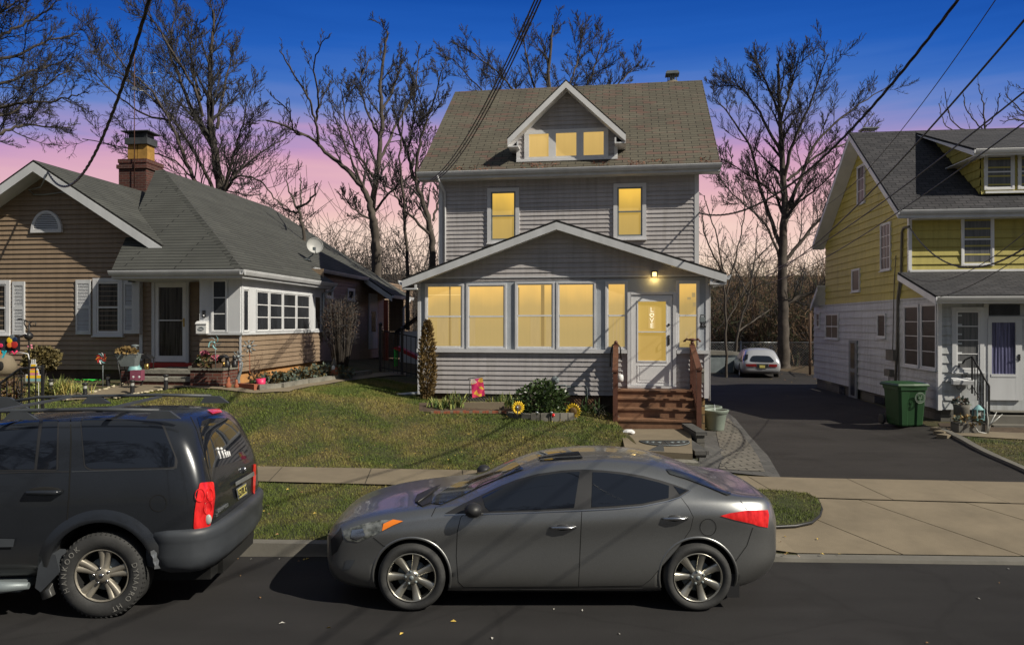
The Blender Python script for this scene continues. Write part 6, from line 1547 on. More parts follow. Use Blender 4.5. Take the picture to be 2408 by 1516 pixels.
# ---------------------------------------------------------------- bare winter trees
def smoothline(pts, n=5):
    out = []
    for i in range(len(pts)-1):
        p0, p1, p2, p3 = pts[max(i-1, 0)], pts[i], pts[i+1], pts[min(i+2, len(pts)-1)]
        for k in range(n):
            t = k/n; out.append(.5*((2*p1)+(p2-p0)*t+(2*p0-5*p1+4*p2-p3)*t*t+(-p0+3*p1-3*p2+p3)*t**3))
    return out+[pts[-1]]
def rdir(R):
    while True:
        v = V((R.uniform(-1, 1), R.uniform(-1, 1), R.uniform(-1, 1)))
        if .1 < v.length < 1: return v.normalized()
def grow(R, cr, line, r0, r1, lev, cfg, L0):
    """twigs leaving a limb: lev = levels still to come"""
    n = len(line); nb = cfg['n'][lev]; up = cfg.get('up', .25)
    nb = max(3, int(nb*R.uniform(.8, 1.2)))
    for k in range(nb):
        t = cfg['t0'][lev]+(1-cfg['t0'][lev])*(k+R.random())/nb
        i = min(n-2, int(t*(n-1))); f = t*(n-1)-i; p = line[i].lerp(line[i+1], f); d = (line[i+1]-line[i]).normalized()
        side = rdir(R); side = (side-d*side.dot(d)); side.y *= .6
        if side.length < .05: continue
        side.normalize(); a = R.uniform(.45, 1.0)
        dd = (d*cos(a)+side*sin(a)+V((0, 0, up))).normalized()
        L = L0*cfg['l'][lev]*R.uniform(.55, 1.15)*(1.1-.55*t); rr = max(cfg['rmin'], lerp(r0, r1, t)*cfg['rr'][lev])
        seg = [4, 5, 6, 7][min(3, lev+1)]; pts = [p]; q = p
        for s in range(seg):
            dd = (dd+rdir(R)*(.16 if lev else .22)+V((0, 0, up*.28))).normalized(); q = q+dd*(L/seg); pts.append(q)
        sides = 3 if lev <= 1 else 4
        cr.tube(pts, [max(cfg['rmin']*.6, rr*(1-.75*s/seg)) for s in range(seg+1)], sides, 0, False, True)
        if lev > 0: grow(R, cr, pts, rr, rr*.3, lev-1, cfg, L)
def tree(label, Y, limbs, seed, cfg=None, conv=lambda x, y: (x, y), ydep=3.0, group='bare trees standing behind the houses', name='bare_tree'):
    c = dict(n=[10, 12, 16], l=[.40, .46, .50], t0=[.08, .12, .18], rr=[.5, .5, .5], rmin=.0135, up=.22)
    if cfg: c.update(cfg)
    R = random.Random(seed); x0, y0 = conv(*limbs[0][1][0]); base = P(x0, y0, Y)
    gz = g(base.x, Y) if abs(base.x) < 60 else 0
    T = thing(name, label, 'tree', (base.x, Y, gz), 0, group)
    tr_, cr = MB(), MB(); off = V((base.x, Y, gz))
    for j, (r0, pts) in enumerate(limbs):
        dy = 0 if j == 0 else R.uniform(-ydep, ydep)
        P3 = []
        for i, q in enumerate(pts):
            x, y = conv(*q); tt = i/(len(pts)-1); P3.append(P(x, y, Y+dy*tt)-off)
        if j == 0: P3.insert(0, V((P3[0].x, P3[0].y, -.2)))
        r0 = r0*(.55 if j else .70); L = smoothline(P3, 6); L = [p+rdir(R)*.04*(1 if i else 0) for i, p in enumerate(L)]
        m = len(L); r1 = max(.02, r0*.16)
        tr_.tube(L, [lerp(r0, r1, (i/(m-1))**.8) for i in range(m)], 8, 0, False)
        ln = sum((L[i+1]-L[i]).length for i in range(m-1))
        g0 = L if j else L[m//3:]
        grow(R, cr, g0, r0*.7, r1, 2, c, min(ln, c.get('lmax', 6.5)))
    tr_.build('trunk', M['bark'], T, clean=False); cr.build('crown', M['twig'], T, clean=False)
    return T
cA = lambda x, y: (x*.4722, y*.4722)
cB = lambda x, y: (1270.6+x*.4722, y*.4722)
cC = lambda x, y: (1805.7+.3528*x, 200.6+.3528*y)
tree('large bare tree rising behind the brick chimney of the tan house', 38, [(.50, [(1100, 990), (1085, 860), (1060, 700), (1040, 520), (1050, 300), (1065, 60)]),
     (.26, [(1065, 740), (960, 560), (900, 400), (850, 250), (880, 30)]), (.24, [(1085, 990), (1020, 950), (960, 880), (900, 740), (850, 620), (760, 460), (620, 330), (510, 170)]), (.20, [(1088, 1000), (1040, 900), (930, 700), (830, 560), (640, 400), (480, 290)]),
     (.18, [(1010, 580), (960, 430), (800, 160), (720, 60)]), (.22, [(1095, 980), (1120, 930), (1160, 780), (1200, 650), (1240, 470)]), (.24, [(1095, 990), (1120, 950), (1150, 915), (1180, 860), (1300, 760), (1430, 690)]), (.13, [(1085, 990), (1010, 930), (940, 870), (850, 790), (640, 740), (410, 690)]),
     (.16, [(1080, 640), (1120, 420), (1160, 250)]), (.12, [(1110, 970), (1180, 880), (1290, 900), (1380, 1000), (1500, 1080)]), (.15, [(1000, 500), (950, 300), (960, 100)]), (.12, [(850, 600), (700, 560), (520, 420), (450, 330)])], 11, conv=cA)
tree('bare tree whose long branches reach in from the left edge', 24, [(.35, [(-260, 900), (-240, 700), (-200, 520), (-150, 300), (-100, 100)]), (.16, [(-220, 740), (-60, 690), (60, 640), (150, 622), (350, 640)]), (.15, [(-210, 600), (-80, 560), (80, 520), (250, 505), (400, 470)]),
     (.15, [(-190, 430), (-80, 330), (100, 265), (250, 200), (390, 170)]), (.13, [(-160, 300), (-60, 220), (60, 150), (200, 80), (270, 20)]), (.12, [(-190, 480), (60, 400), (200, 340), (330, 300)]), (.10, [(-100, 120), (0, 60), (120, -20)]), (.10, [(-100, 560), (40, 570), (200, 440), (340, 350)])], 5, conv=cA,
     cfg=dict(n=[11, 12, 16], l=[.40, .46, .46], up=.12, lmax=3.6, rmin=.008), ydep=1.5)
tree('bare tree with one long leaning trunk between the two houses', 32, [(.33, [(1880, 1400), (1875, 1200), (1850, 1060), (1820, 960), (1740, 860), (1620, 760), (1540, 680), (1330, 600)]), (.12, [(1590, 730), (1570, 610), (1530, 480), (1440, 330), (1390, 250)]), (.10, [(1570, 610), (1585, 480), (1560, 330), (1610, 200)]),
     (.08, [(1540, 680), (1470, 660), (1440, 560), (1360, 480)]), (.07, [(1580, 560), (1600, 500), (1650, 400)]), (.10, [(1820, 960), (1760, 820), (1700, 680), (1660, 560)])], 8, conv=cA, cfg=dict(n=[7, 8, 8], l=[.3, .34, .34], lmax=4.5, up=.3))
tree('slender dense crowned bare tree left of the grey house', 33, [(.36, [(1870, 1420), (1865, 1200), (1850, 1040), (1880, 850), (1900, 600), (1895, 380), (1930, 160)]), (.15, [(1890, 800), (1960, 650), (2060, 450), (2090, 290)]), (.14, [(1870, 900), (1780, 760), (1720, 600), (1700, 430)]), (.12, [(1895, 700), (1830, 560), (1790, 420), (1840, 300)]),
     (.12, [(1900, 560), (1960, 440), (2000, 300)]), (.12, [(1860, 1060), (1960, 940), (2080, 840), (2170, 700)]), (.10, [(1860, 1100), (1760, 1040), (1700, 960)])], 21, conv=cA, cfg=dict(n=[10, 10, 13], l=[.40, .44, .46], lmax=4.6))
tree('bare tree with thick trunk close beside the grey house corner', 29, [(.30, [(2165, 1640), (2160, 1400), (2150, 1200), (2110, 1020), (2060, 880), (2020, 740), (1950, 520)]), (.14, [(2070, 900), (2090, 720), (2140, 560), (2200, 340)]), (.12, [(2150, 1180), (2020, 1050), (1960, 960), (1900, 900)]), (.16, [(2030, 1640), (2025, 1300), (2010, 1000), (1990, 780), (2010, 560)]),
     (.10, [(2155, 1100), (2190, 980), (2210, 900)]), (.10, [(2020, 760), (2060, 600), (2060, 400)])], 33, conv=cA, cfg=dict(n=[10, 10, 12], l=[.40, .44, .46], lmax=3.8))
tree('wide bare crown showing above the ridge of the grey house', 41, [(.42, [(1310, 560), (1305, 420), (1300, 300), (1290, 170), (1300, 60)]), (.2, [(1300, 340), (1230, 250), (1180, 180), (1090, 110)]), (.2, [(1300, 330), (1260, 220), (1240, 140), (1225, 70)]), (.2, [(1305, 320), (1370, 220), (1400, 150), (1420, 80)]), (.2, [(1305, 350), (1400, 260), (1460, 190), (1500, 150)]),
     (.16, [(1300, 300), (1340, 200), (1360, 130), (1370, 70)]), (.14, [(1280, 330), (1180, 260), (1120, 200), (1065, 140)])], 44, cfg=dict(n=[11, 12, 16], l=[.40, .46, .48], lmax=5.0))
tree('large spreading bare tree beside the driveway left of the yellow house', 44, [(.62, [(1210, 1760), (1205, 1500), (1205, 1250), (1215, 1000), (1200, 750), (1190, 550), (1180, 320)]), (.26, [(1215, 1080), (1290, 900), (1380, 700), (1560, 540), (1730, 430)]), (.24, [(1210, 900), (1260, 700), (1350, 500), (1430, 270)]), (.26, [(1200, 1240), (1100, 960), (1050, 750), (930, 560), (860, 490)]),
     (.2, [(1195, 760), (1090, 560), (1000, 440), (910, 430)]), (.17, [(1195, 1300), (1120, 1120), (980, 990), (870, 860)]), (.26, [(1210, 1310), (1330, 1160), (1440, 1040), (1540, 980)]), (.34, [(1190, 1540), (1280, 1480), (1400, 1440), (1500, 1330)]), (.18, [(1190, 620), (1250, 420), (1290, 270)]), (.16, [(1185, 560), (1110, 380), (1070, 300)]), (.18, [(1230, 900), (1400, 760), (1550, 700), (1660, 560)]), (.15, [(1200, 1000), (1080, 900), (900, 790)]),
     (.16, [(1215, 1050), (1320, 980), (1420, 900), (1500, 800)])], 55, conv=cB, cfg=dict(n=[11, 12, 16], l=[.40, .46, .48], lmax=6.2))
tree('thin bare saplings showing above the yellow house roof', 40, [(.10, [(1440, 400), (1440, 260), (1430, 120), (1400, -5)]), (.07, [(1430, 300), (1330, 180), (1300, 60)]), (.07, [(1400, 330), (1230, 250), (1180, 50)]), (.06, [(1450, 280), (1520, 180), (1540, 60)]), (.06, [(1300, 320), (1180, 270), (1140, 120)])], 66, conv=cC, cfg=dict(n=[3, 4, 5], l=[.22, .28, .28], lmax=3.5, up=.4))
tree('bare tree at the right edge behind the yellow house', 40, [(.14, [(1850, 400), (1780, 260), (1700, 180), (1580, 60)]), (.10, [(1800, 300), (1760, 160), (1700, 20)]), (.09, [(1740, 240), (1650, 230), (1560, 240)])], 67, conv=cC, cfg=dict(n=[5, 6, 7], l=[.3, .36, .36], lmax=4))
tree('low bare tree top poking over the tan house roof', 27, [(.14, [(1520, 1260), (1500, 1100), (1470, 1020), (1420, 900)]), (.10, [(1475, 1035), (1550, 990), (1580, 920)]), (.07, [(1490, 1060), (1500, 960), (1495, 885)]), (.07, [(1480, 1060), (1420, 1040), (1380, 1000)])], 71, conv=cA, cfg=dict(n=[3, 4, 5], l=[.25, .3, .3], lmax=2.2, up=.4, rmin=.009))
tree('thin bare tree just right of the grey house', 36, [(.13, [(1708, 900), (1706, 760), (1700, 640), (1680, 540), (1655, 460)]), (.08, [(1704, 700), (1730, 600), (1750, 500), (1745, 430)]), (.09, [(1700, 640), (1660, 560), (1650, 500)]), (.08, [(1706, 760), (1750, 680), (1800, 600)])], 73, cfg=dict(n=[5, 6, 8], l=[.32, .4, .4], lmax=4, up=.2))
tree('leaning thin tree behind the parked silver wagon', 42, [(.16, [(1725, 880), (1735, 780), (1760, 690), (1775, 600), (1780, 520)]), (.10, [(1735, 780), (1790, 740), (1850, 700)]), (.08, [(1760, 690), (1720, 620), (1690, 580)]), (.08, [(1770, 620), (1820, 560), (1830, 500)])], 74, cfg=dict(n=[5, 6, 7], l=[.34, .4, .4], lmax=4, up=.15))
# distant brown hill and the brushy woodland in front of it
mb = MB(); rows = []
for Y, h in ((62, 0), (72, 1.0), (90, 5), (110, 9.8), (135, 11.8), (220, 12.5), (420, 13)):
    rows.append([(X, Y, h+(.5+h*.09)*noise.noise(V((X*.03, Y*.05, 0)))+h*.035*noise.noise(V((X*.21, Y*.1, 4)))-.3) for X in range(-300, 301, 4)])
mb.grid(rows)
t = NT('wooded_hill'); a = t.noise(t.coord('Object', (1, 1, .25)), 1.4, 6, .75); b = t.noise(t.coord('Object', (1.0, 1, .08)), 3.2, 4, .7)
t.col(t.mix(1.0, t.ramp(a, [(.3, (.06, .038, .024)), (.7, (.20, .13, .078))]), t.ramp(b, [(.3, (.6, .6, .6)), (.7, (1.3, 1.3, 1.3))]), 'MULTIPLY')); t.bump(b, 1, .5); M['hill'] = t.set(Roughness=1)
struct('hill', mb, M['hill'])
R = random.Random(9)
def brush(name, label, spots, hh, mats, n=9, rm=.018):
    mb = MB()
    for (X, Y, h) in spots:
        gz = g(X, Y) if Y < 60 else 0
        for k in range(n):
            p = V((X+R.uniform(-.5, .5), Y+R.uniform(-.5, .5), gz)); d = (V((R.uniform(-.5, .5), R.uniform(-.3, .3), 1))).normalized(); pts = [p]; L = h*R.uniform(.5, 1)
            for s in range(5): d = (d+rdir(R)*.25).normalized(); p = p+d*L/5; pts.append(p)
            m = R.randrange(len(mats)); mb.tube(pts, [rm*(1.6-1.2*s/5) for s in range(6)], 3, m, False)
            for j in range(5):
                q = pts[1+j % 4].lerp(pts[2+j % 4], R.random()); d2 = (d*.6+rdir(R)).normalized(); r_ = [q]
                for s in range(3): d2 = (d2+rdir(R)*.3).normalized(); r_.append(r_[-1]+d2*L*.11)
                mb.tube(r_, [rm*.7]*4, 3, m, False)
    o = mb.build(name, mats, None, clean=False); return tag(o, label, 'underbrush', kind='stuff')
M['brushtan'] = m_plain('tan_brush', (.20, .13, .08), .95, .4, 1)  # plain tan twig colour, mixed at random with browns and green
M['brushgreen'] = m_plain('dull_green_brush', (.05, .06, .025), .9, .4, 2)
spots = [(R.uniform(13.5, 27), R.uniform(46, 60), R.uniform(2.5, 8.0)) for _ in range(260)]+[(R.uniform(17, 40), R.uniform(60, 80), R.uniform(5, 12)) for _ in range(220)]
brush('underbrush', 'tangled brown brush and saplings behind the silver wagon', spots, 4, [M['brushtan'], M['barkbrown'], M['twig'], M['brushgreen']], 9, .022)
spots = [(R.uniform(-14, -3.5), R.uniform(34, 54), R.uniform(2.5, 9.5)) for _ in range(190)]
brush('underbrush', 'brown brush seen in the gap left of the grey house', spots, 4, [M['twig'], M['bark']], 8, .018)

# trees across the street, behind the viewer: what the car windows mirror
src = [o for o in bpy.data.objects if o.get('category') == 'tree' and o.parent is None]
for i, (X, Y, rz) in enumerate(((-6, -12, 1.0), (1.5, -14, 2.2), (7, -12, 4.0), (-16, -15, 3.0))):
    dup(src[[0, 6, 3, 6][i]], (X, Y, .05), rz, ['bare tree across the street left of the viewpoint', 'bare tree across the street straight behind the viewpoint', 'slender bare tree across the street right of the viewpoint', 'far left bare tree across the street'][i], 'bare trees across the street')
# ---------------------------------------------------------------- things on the ground
WALK = gpoly([(150, 945), (252, 939), (330, 929), (380, 917), (430, 913), (520, 918), (600, 927), (680, 923), (740, 909), (800, 899), (955, 884), (955, 877), (800, 890), (720, 903), (660, 914), (600, 919), (560, 912), (500, 909), (312, 904), (250, 916), (100, 938)])
def leafball(mb, R, c, r, n, size, mats=1, squash=1.0, shell=.6, up=.3, w=.45):
    c = V(c)
    for k in range(n):
        d = rdir(R); rr = r*(shell+(1-shell)*R.random()); p = c+V((d.x*rr, d.y*rr, d.z*rr*squash))
        a = (d+rdir(R)*.8+V((0, 0, up))).normalized(); b = a.cross(rdir(R)).normalized(); s = size*R.uniform(.6, 1.3)
        mb.face([p-b*s*w*.2, p+a*s*.5-b*s*w, p+a*s, p+a*s*.5+b*s*w], R.randrange(mats))
R = random.Random(3)
M['leafdark2'] = m_plain('mid_green_leaf', (.06, .10, .03), .35, .4, 14)
M['leafbrown2'] = m_plain('pale_brown_leaf', (.20, .13, .045), .8, .4, 9)
M['shrub2'] = m_plain('golden_olive_leaf', (.18, .14, .05), .7, .4, 9)
M['irispale'] = m_plain('pale_iris_leaf', (.36, .38, .12), .5, .3, 6)

# round laurel bush in its stone ring, sunflowers, lights
bc = gp(1275, 985); bc.y += .35; bc.z = g(bc.x, bc.y)
bush = thing('bush', 'round glossy green bush inside a ring of grey stones on the lawn', 'bush', bc)
mb = MB()
for k in range(16): a = R.uniform(0, 2*pi); mb.tube([(0, 0, 0), (.2*cos(a), .2*sin(a), .35), (.42*cos(a), .42*sin(a), .7)], [.014, .01, .005], 4)
mb.build('stem', M['bark'], bush)
mb = MB(); 
for c_, r_, n_ in (((0, 0, .45), .52, 900), ((-.25, 0, .5), .36, 420), ((.28, -.05, .5), .34, 420), ((.02, 0, .72), .30, 360), ((.2, 0, .26), .4, 350), ((-.2, -.1, .24), .4, 350)): leafball(mb, R, c_, r_, n_, .085, 2, .92, .55, .5, .28)
mb.build('foliage', [M['leafdark'], M['leafdark2']], bush, clean=False); bush.scale = (.95, .92, .76)
for k in range(11):
    a0, a1 = pi*1.0+.1+k*(pi*.98/11)+.015, pi*1.0+.1+(k+1)*(pi*.98/11)-.015
    r0, r1 = .62, .76; mb = MB(); pts = [(r1*cos(a0), r1*.75*sin(a0)), (r1*cos(a1), r1*.75*sin(a1)), (r0*cos(a1), r0*.75*sin(a1)), (r0*cos(a0), r0*.75*sin(a0))]
    mb.prism(pts, lambda p, z: (p[0], p[1], z), -.1, .10+R.uniform(-.01, .01))
    o = mb.build('edging_stone', M['concrete2']); o.location = bc; tag(o, 'rough grey edging stone in the ring around the round bush', 'edging stone', 'stones ringing the round bush')
def sunflower(x, y, r, label, tilt, hgt, Y=None):
    b = gp(x, y+hgt); yy = b.y-.05; k = yy/F; z = H-(y-CY)*k; rr = r*k
    T = thing('sunflower_ornament', label, 'garden ornament', ((x-CX)*k, yy, g((x-CX)*k, yy)), tilt, 'sunflower stakes beside the round bush'); zz_ = z-T.location.z
    mb = MB(); mb.tube([(0, .02, -.05), (0, .02, zz_)], .009, 5); mb.build('stake', M['leafdark2'], T)
    mb = MB()
    for j in range(20):
        a = 2*pi*j/20+.1; w = .16; y0 = -.02-.01*(j % 2); P_ = lambda q, t, o: (q*cos(t), y0+o, zz_+q*sin(t))
        mb.face([P_(rr*.42, a-w, 0), P_(rr*.78, a-w*.75, -.012), P_(rr*R.uniform(.95, 1.05), a, .012), P_(rr*.78, a+w*.75, -.012), P_(rr*.42, a+w, 0)])
    mb.build('petals', M['sunyellow'], T)
    mb = MB(); mb.lathe([(rr*.5, -.015), (rr*.46, -.04), (rr*.2, -.055), (.001, -.05)], (0, 0, zz_), 18, axis='y'); mb.build('flower_centre', M['seed'], T)
sunflower(1217, 958, 17, 'yellow sunflower ornament at the left side of the round bush', .35, 28); sunflower(1347, 966, 20, 'yellow sunflower ornament at the right side of the round bush', -.25, 18)
def spike_light(x, y, label, h=.20, r=.03, group='small spike lights', mat='galv'):
    b = gp(x, y); T = thing('garden_light', label, 'garden light', b, 0, group)
    mb = MB(); mb.tube([(0, 0, -.05), (0, 0, h*.75)], .008, 5); mb.build('spike', M['blackplastic'], T)
    mb = MB(); mb.lathe([(.001, h*.72), (r*.7, h*.75), (r, h*.92), (r*1.25, h*.95), (r*.9, h*1.05), (.001, h*1.08)], (0, 0, 0), 12); mb.build('lamp_head', M[mat], T)
spike_light(1262, 992, 'left small solar light in the stone ring'); spike_light(1296, 992, 'right small solar light in the stone ring'); spike_light(1216, 992, 'pale stake light beside the left sunflower', .30, .02)
b = gp(1306, 990); mb = MB(); mb.ball((b.x-.05, b.y-.05, b.z+.13), .035); o = mb.build('ornament_ball', M['redlens']); tag(o, 'tiny red glass ball on the stone ring', 'ornament')
# narrow brown evergreen at the porch corner
q = gp(1008, 962); q = V(((1008-CX)*17.75/F, 17.45, g((1008-CX)*17.75/F, 17.45)))
T = thing('narrow_evergreen', 'tall narrow brown evergreen at the left corner of the porch', 'evergreen', q); hh_ = H-(757-CY)*17.45/F-q.z
mb = MB(); mb.tube([(0, 0, -.1), (0, 0, hh_*.9)], [.03, .008], 6); mb.build('trunk', M['bark'], T)
mb = MB()
for k in range(2600):
    t_ = R.random(); z = hh_*t_; rr = tab(t_, [(0, .10), (.12, .15), (.35, .19), (.7, .15), (.9, .09), (1, .015)])*R.uniform(.55, 1.08); a = R.uniform(0, 2*pi)
    p = V((rr*cos(a)*1.0, rr*sin(a), z)); d = V((cos(a)*.5, sin(a)*.5, R.uniform(.2, 1.2))).normalized(); b_ = d.cross(rdir(R)).normalized(); s = R.uniform(.05, .11)
    mb.face([p, p+d*s*.5-b_*s*.22, p+d*s, p+d*s*.5+b_*s*.22], R.randrange(2))
mb.build('foliage', [M['leafbrown'], M['leafbrown2']], T, clean=False)
# strap-leaved iris clumps along the porch
def clump(x, y, label, n, h, spread, mats, group, name='iris_clump', w=.022, droop=.5, Y=None):
    b = gp(x, y) if Y is None else V(((x-CX)/F*Y, Y, g((x-CX)/F*Y, Y)))
    mb = MB()
    for k in range(n):
        a = R.uniform(0, 2*pi); lean = R.uniform(.05, droop); L = h*R.uniform(.6, 1.15); p = V((R.gauss(0, spread*.35), R.gauss(0, spread*.2), -.02)); d = V((cos(a)*lean, sin(a)*lean, 1)).normalized(); s = V((-sin(a), cos(a), 0))
        pts = [p]
        for i in range(4): pts.append(pts[-1]+d*L/4); d = (d+V((cos(a), sin(a), -.55))*lean*.55).normalized()
        ww = [w*.6, w, w*.9, w*.6, .001]; s = V((1, 0, 0)) if abs(cos(a)) < .6 else s; m = R.randrange(len(mats))
        for i in range(4): mb.face([pts[i]-s*ww[i]*.7, pts[i]+s*ww[i]*.7, pts[i+1]+s*ww[i+1]*.7, pts[i+1]-s*ww[i+1]*.7], m, False)
    o = mb.build(name, mats, None, clean=False); o.location = b; return tag(o, label, 'plant', group)
IM = [M['iris'], M['irispale'], M['leafdark2']]
for x, y, h_, lab in ((1022, 958, .28, 'yellow green iris clump at the foot of the narrow evergreen'), (1042, 962, .32, 'iris clump just right of the narrow evergreen'), (1062, 960, .38, 'full iris clump left of the pink flag'), (1082, 958, .44, 'tall dark green iris clump touching the pink flag'),
                      (1164, 960, .36, 'iris clump left of the left sunflower'), (1186, 960, .40, 'tall arching iris clump between pink flag and sunflower'), (1202, 955, .34, 'iris clump tucked behind the left sunflower')):
    clump(x, y, lab, 34, h_, .30, IM, 'iris clumps along the porch')
clump(1385, 968, 'shaded dark strap leaf plant left of the wooden stairs', 60, .36, .5, [M['leafdark2'], M['leafdark']], None, 'strap_leaf_plant', droop=.9); clump(1410, 978, 'low tangled dead plant beside the wooden stairs', 50, .30, .5, [M['bark'], M['leafdark']], None, 'strap_leaf_plant', droop=1.2)
# mulch bed and tiny brick edging
pts_ = [gp(x, y) for x, y in ((985, 968), (1060, 973), (1215, 974), (1215, 948), (985, 948))]
drape('flower_bed', [(p.x, p.y) for p in pts_], .015, M['soil'], .2)
for k in range(26):
    b = gp(1016+k*7.6, 972); mb = MB(); mb.box(-.032, .032, -.03, .03, -.05, .055+R.uniform(-.01, .01)); o = mb.build('edging_brick', M['terracotta'] if k % 3 else M['concrete']); o.location = b; o.rotation_euler = (0, R.uniform(-.15, .15), 0); tag(o, 'small upright brick in the edging row of the iris bed', 'edging brick', 'bricks edging the iris bed')
mb = MB(); b = gp(1125, 966); mb.box(-.55, .55, -.05, .05, -.02, .16); o = mb.build('bed_board', M['concrete']); o.location = (b.x, b.y+.25, b.z); tag(o, 'low weathered board lying behind the iris bed', 'board')
# pink garden flag
b = gp(1122, 962); fy = b.y+.1; k = fy/F
T = thing('garden_flag', 'pink and yellow garden flag hanging on a black stake before the porch', 'flag', (b.x, fy, g(b.x, fy)))
Zf = lambda y: H-(y-CY)*k-T.location.z; Xf = lambda x: (x-1122)*k
mb = MB(); mb.tube([(Xf(1103), 0, -.05), (Xf(1103), 0, Zf(892)), (Xf(1100), 0, Zf(890)), (Xf(1139), 0, Zf(884))], .008, 5); mb.build('stake', M['black'], T)
def m_flag():
    t = NT('pink_flag_cloth'); v = t.add('ShaderNodeTexVoronoi', Scale=11.0); t.l(t.coord('Object'), v.inputs['Vector']); s = t.add('ShaderNodeSeparateColor'); t.l(v.outputs['Color'], s.inputs[0])
    r = t.ramp(s.outputs[0], [(.0, (.55, .02, .12)), (.45, (.75, .05, .12)), (.62, (.45, .03, .15)), (.8, (.80, .45, .06)), (.95, (.75, .6, .5))]); r.node.color_ramp.interpolation = 'CONSTANT'; t.col(r); return t.set(Roughness=.8)
M['flag'] = m_flag()
mb = MB(); rows = [[(lerp(Xf(1106+4*j/6), Xf(1134+6*j/6), i/8), -.015+.015*sin(i*1.3+j), lerp(Zf(892), Zf(887), i/8)-j*(Zf(892)-Zf(935))/6) for i in range(9)] for j in range(7)]; mb.grid(rows); mb.build('cloth', M['flag'], T)
# small red toy and white tube in the bed
b = gp(1092, 955); mb = MB(); mb.box(-.05, .05, -.03, .03, .02, .12); o = mb.build('red_tag', M['redpaint']); o.location = b; tag(o, 'small red box lying among the irises', 'box')
# gas meter style regulator with pipes at the porch wall
T = thing('gas_pipe', 'grey gas regulator and bent pipe standing against the porch wall', 'gas pipe', FM.W(Up(1306), -.12, 0), -FM.th)
z0 = Zp(930); zt_ = Zp(893)
mb = MB(); mb.tube([(0, 0, z0-.2), (0, 0, zt_)], .022, 8); mb.tube([(0, 0, Zp(906)), (.25, 0, Zp(904)), (.28, 0, Zp(909)), (.62, 0, Zp(906)), (.72, 0, Zp(906)), (.74, 0, Zp(912)), (.75, 0, z0-.2)], .018, 6); mb.build('pipe', M['steelgrey'], T)
mb = MB(); mb.lathe([(.001, -.06), (.08, -.05), (.10, -.01), (.10, .01), (.08, .04), (.001, .05)], (0, 0, zt_), 18, axis='y'); mb.lathe([(.03, -.06), (.03, -.10), (.001, -.10)], (0, 0, zt_), 12, axis='y'); mb.build('regulator', M['steelgrey'], T)
# litter on the landing
b = V((2.43, 14.6, .50))
# ---- concrete landing, rough lower steps
T = thing('concrete_landing', 'tan concrete landing slab at the foot of the wooden stairs', 'landing')
def PZ(x, y, z): Y = F*(H-z)/(y-CY); return V(((x-CX)/F*Y, Y, z))
zl_ = .49
A_, B_, C_, D_ = PZ(1463, 1013, zl_), PZ(1632, 1013, zl_), PZ(1628, 1066, zl_), PZ(1470, 1057, zl_)
mb = MB(); mb.prism([(A_.x, A_.y+.3), (B_.x+.0, B_.y+.3), (C_.x, C_.y), (D_.x, D_.y)], lambda p, z: (p[0], p[1], z), .0, zl_); mb.build('top_slab', M['concrete'], T)
mb = MB(); mb.prism([(D_.x-.05, D_.y-.005), (C_.x+.02, C_.y-.005), (C_.x+.05, 12.32), (D_.x+.05, 12.45)], lambda p, z: (p[0], p[1], z), .0, .385); mb.build('lower_step', M['slate'], T)
mt = PZ(1568, 1043, zl_)
T = thing('doormat', 'black half round patterned mat on the concrete landing', 'mat', (mt.x, mt.y+.28, zl_))
mb = MB(); r_ = 60*mt.y/F; n = 28; pts = [(-r_*cos(pi*i/n), -.58*sin(pi*i/n)) for i in range(n+1)]; mb.prism(pts, lambda p, z: (p[0], p[1], z), .002, .014); mb.build('mat', M['rubber'], T)
mb = MB(); mb.tube([(p[0]*.97, p[1]*.96, .016) for p in pts]+[(-r_*.97, 0, .016)], .008, 4); mb.tube([(0, 0, .016), (0, -.56, .016)], .008, 4)
for s in (-1, 1):
    for kx in (.25, .5, .72): mb.tube([(s*r_*kx+.05*sin(i*.6)*cos(i), -.12+.06*cos(i*.6)-.12*(1-kx), .016) for i in range(12)], .007, 4)
mb.build('raised_border', M['steelgrey'], T)
p = PZ(1478, 1020, zl_); mb = MB(); rows = []
for i in range(7):
    rr = [.02, .07, .09, .10, .09, .07, .02][i]; rows.append([(-.14+.045*i+.01*sin(j*3), rr*cos(2*pi*j/9)*1.2+.012*sin(i*5+j*2), max(.0, .045+rr*.55*sin(2*pi*j/9)+.01*sin(j*4+i))) for j in range(9)])
mb.grid(rows, 0, False, True, True, True); o = mb.build('plastic_bag', M['whitepl']); o.location = p; o.rotation_euler = (0, 0, .5); tag(o, 'crumpled white plastic bag on the landing below the stairs', 'bag')
# stepped block wall right of the landing
T = thing('block_wall', 'stepped low wall of grey blocks with cap stones right of the landing', 'wall')
for (x0, x1, ya, yb, z) in ((1636, 1660, 996, 1015, .62), (1634, 1664, 1040, 1060, .47), (1634, 1668, 1096, 1106, .33)):
    a = PZ(x0, yb, z); c = PZ(x1, ya, z); 
    if c.y < a.y+.3: c.y = a.y+.5
    mb = MB(); mb.box(a.x, a.x+(x1-x0)*a.y/F+.02, a.y, a.y+1.2, z-.07, z); mb.build('cap_stone', M['paverdark'], T)
    mb = MB(); mb.box(a.x+.03, a.x+(x1-x0)*a.y/F-.02, a.y+.04, a.y+1.16, .1, z-.0705); mb.build('block', M['block'], T)
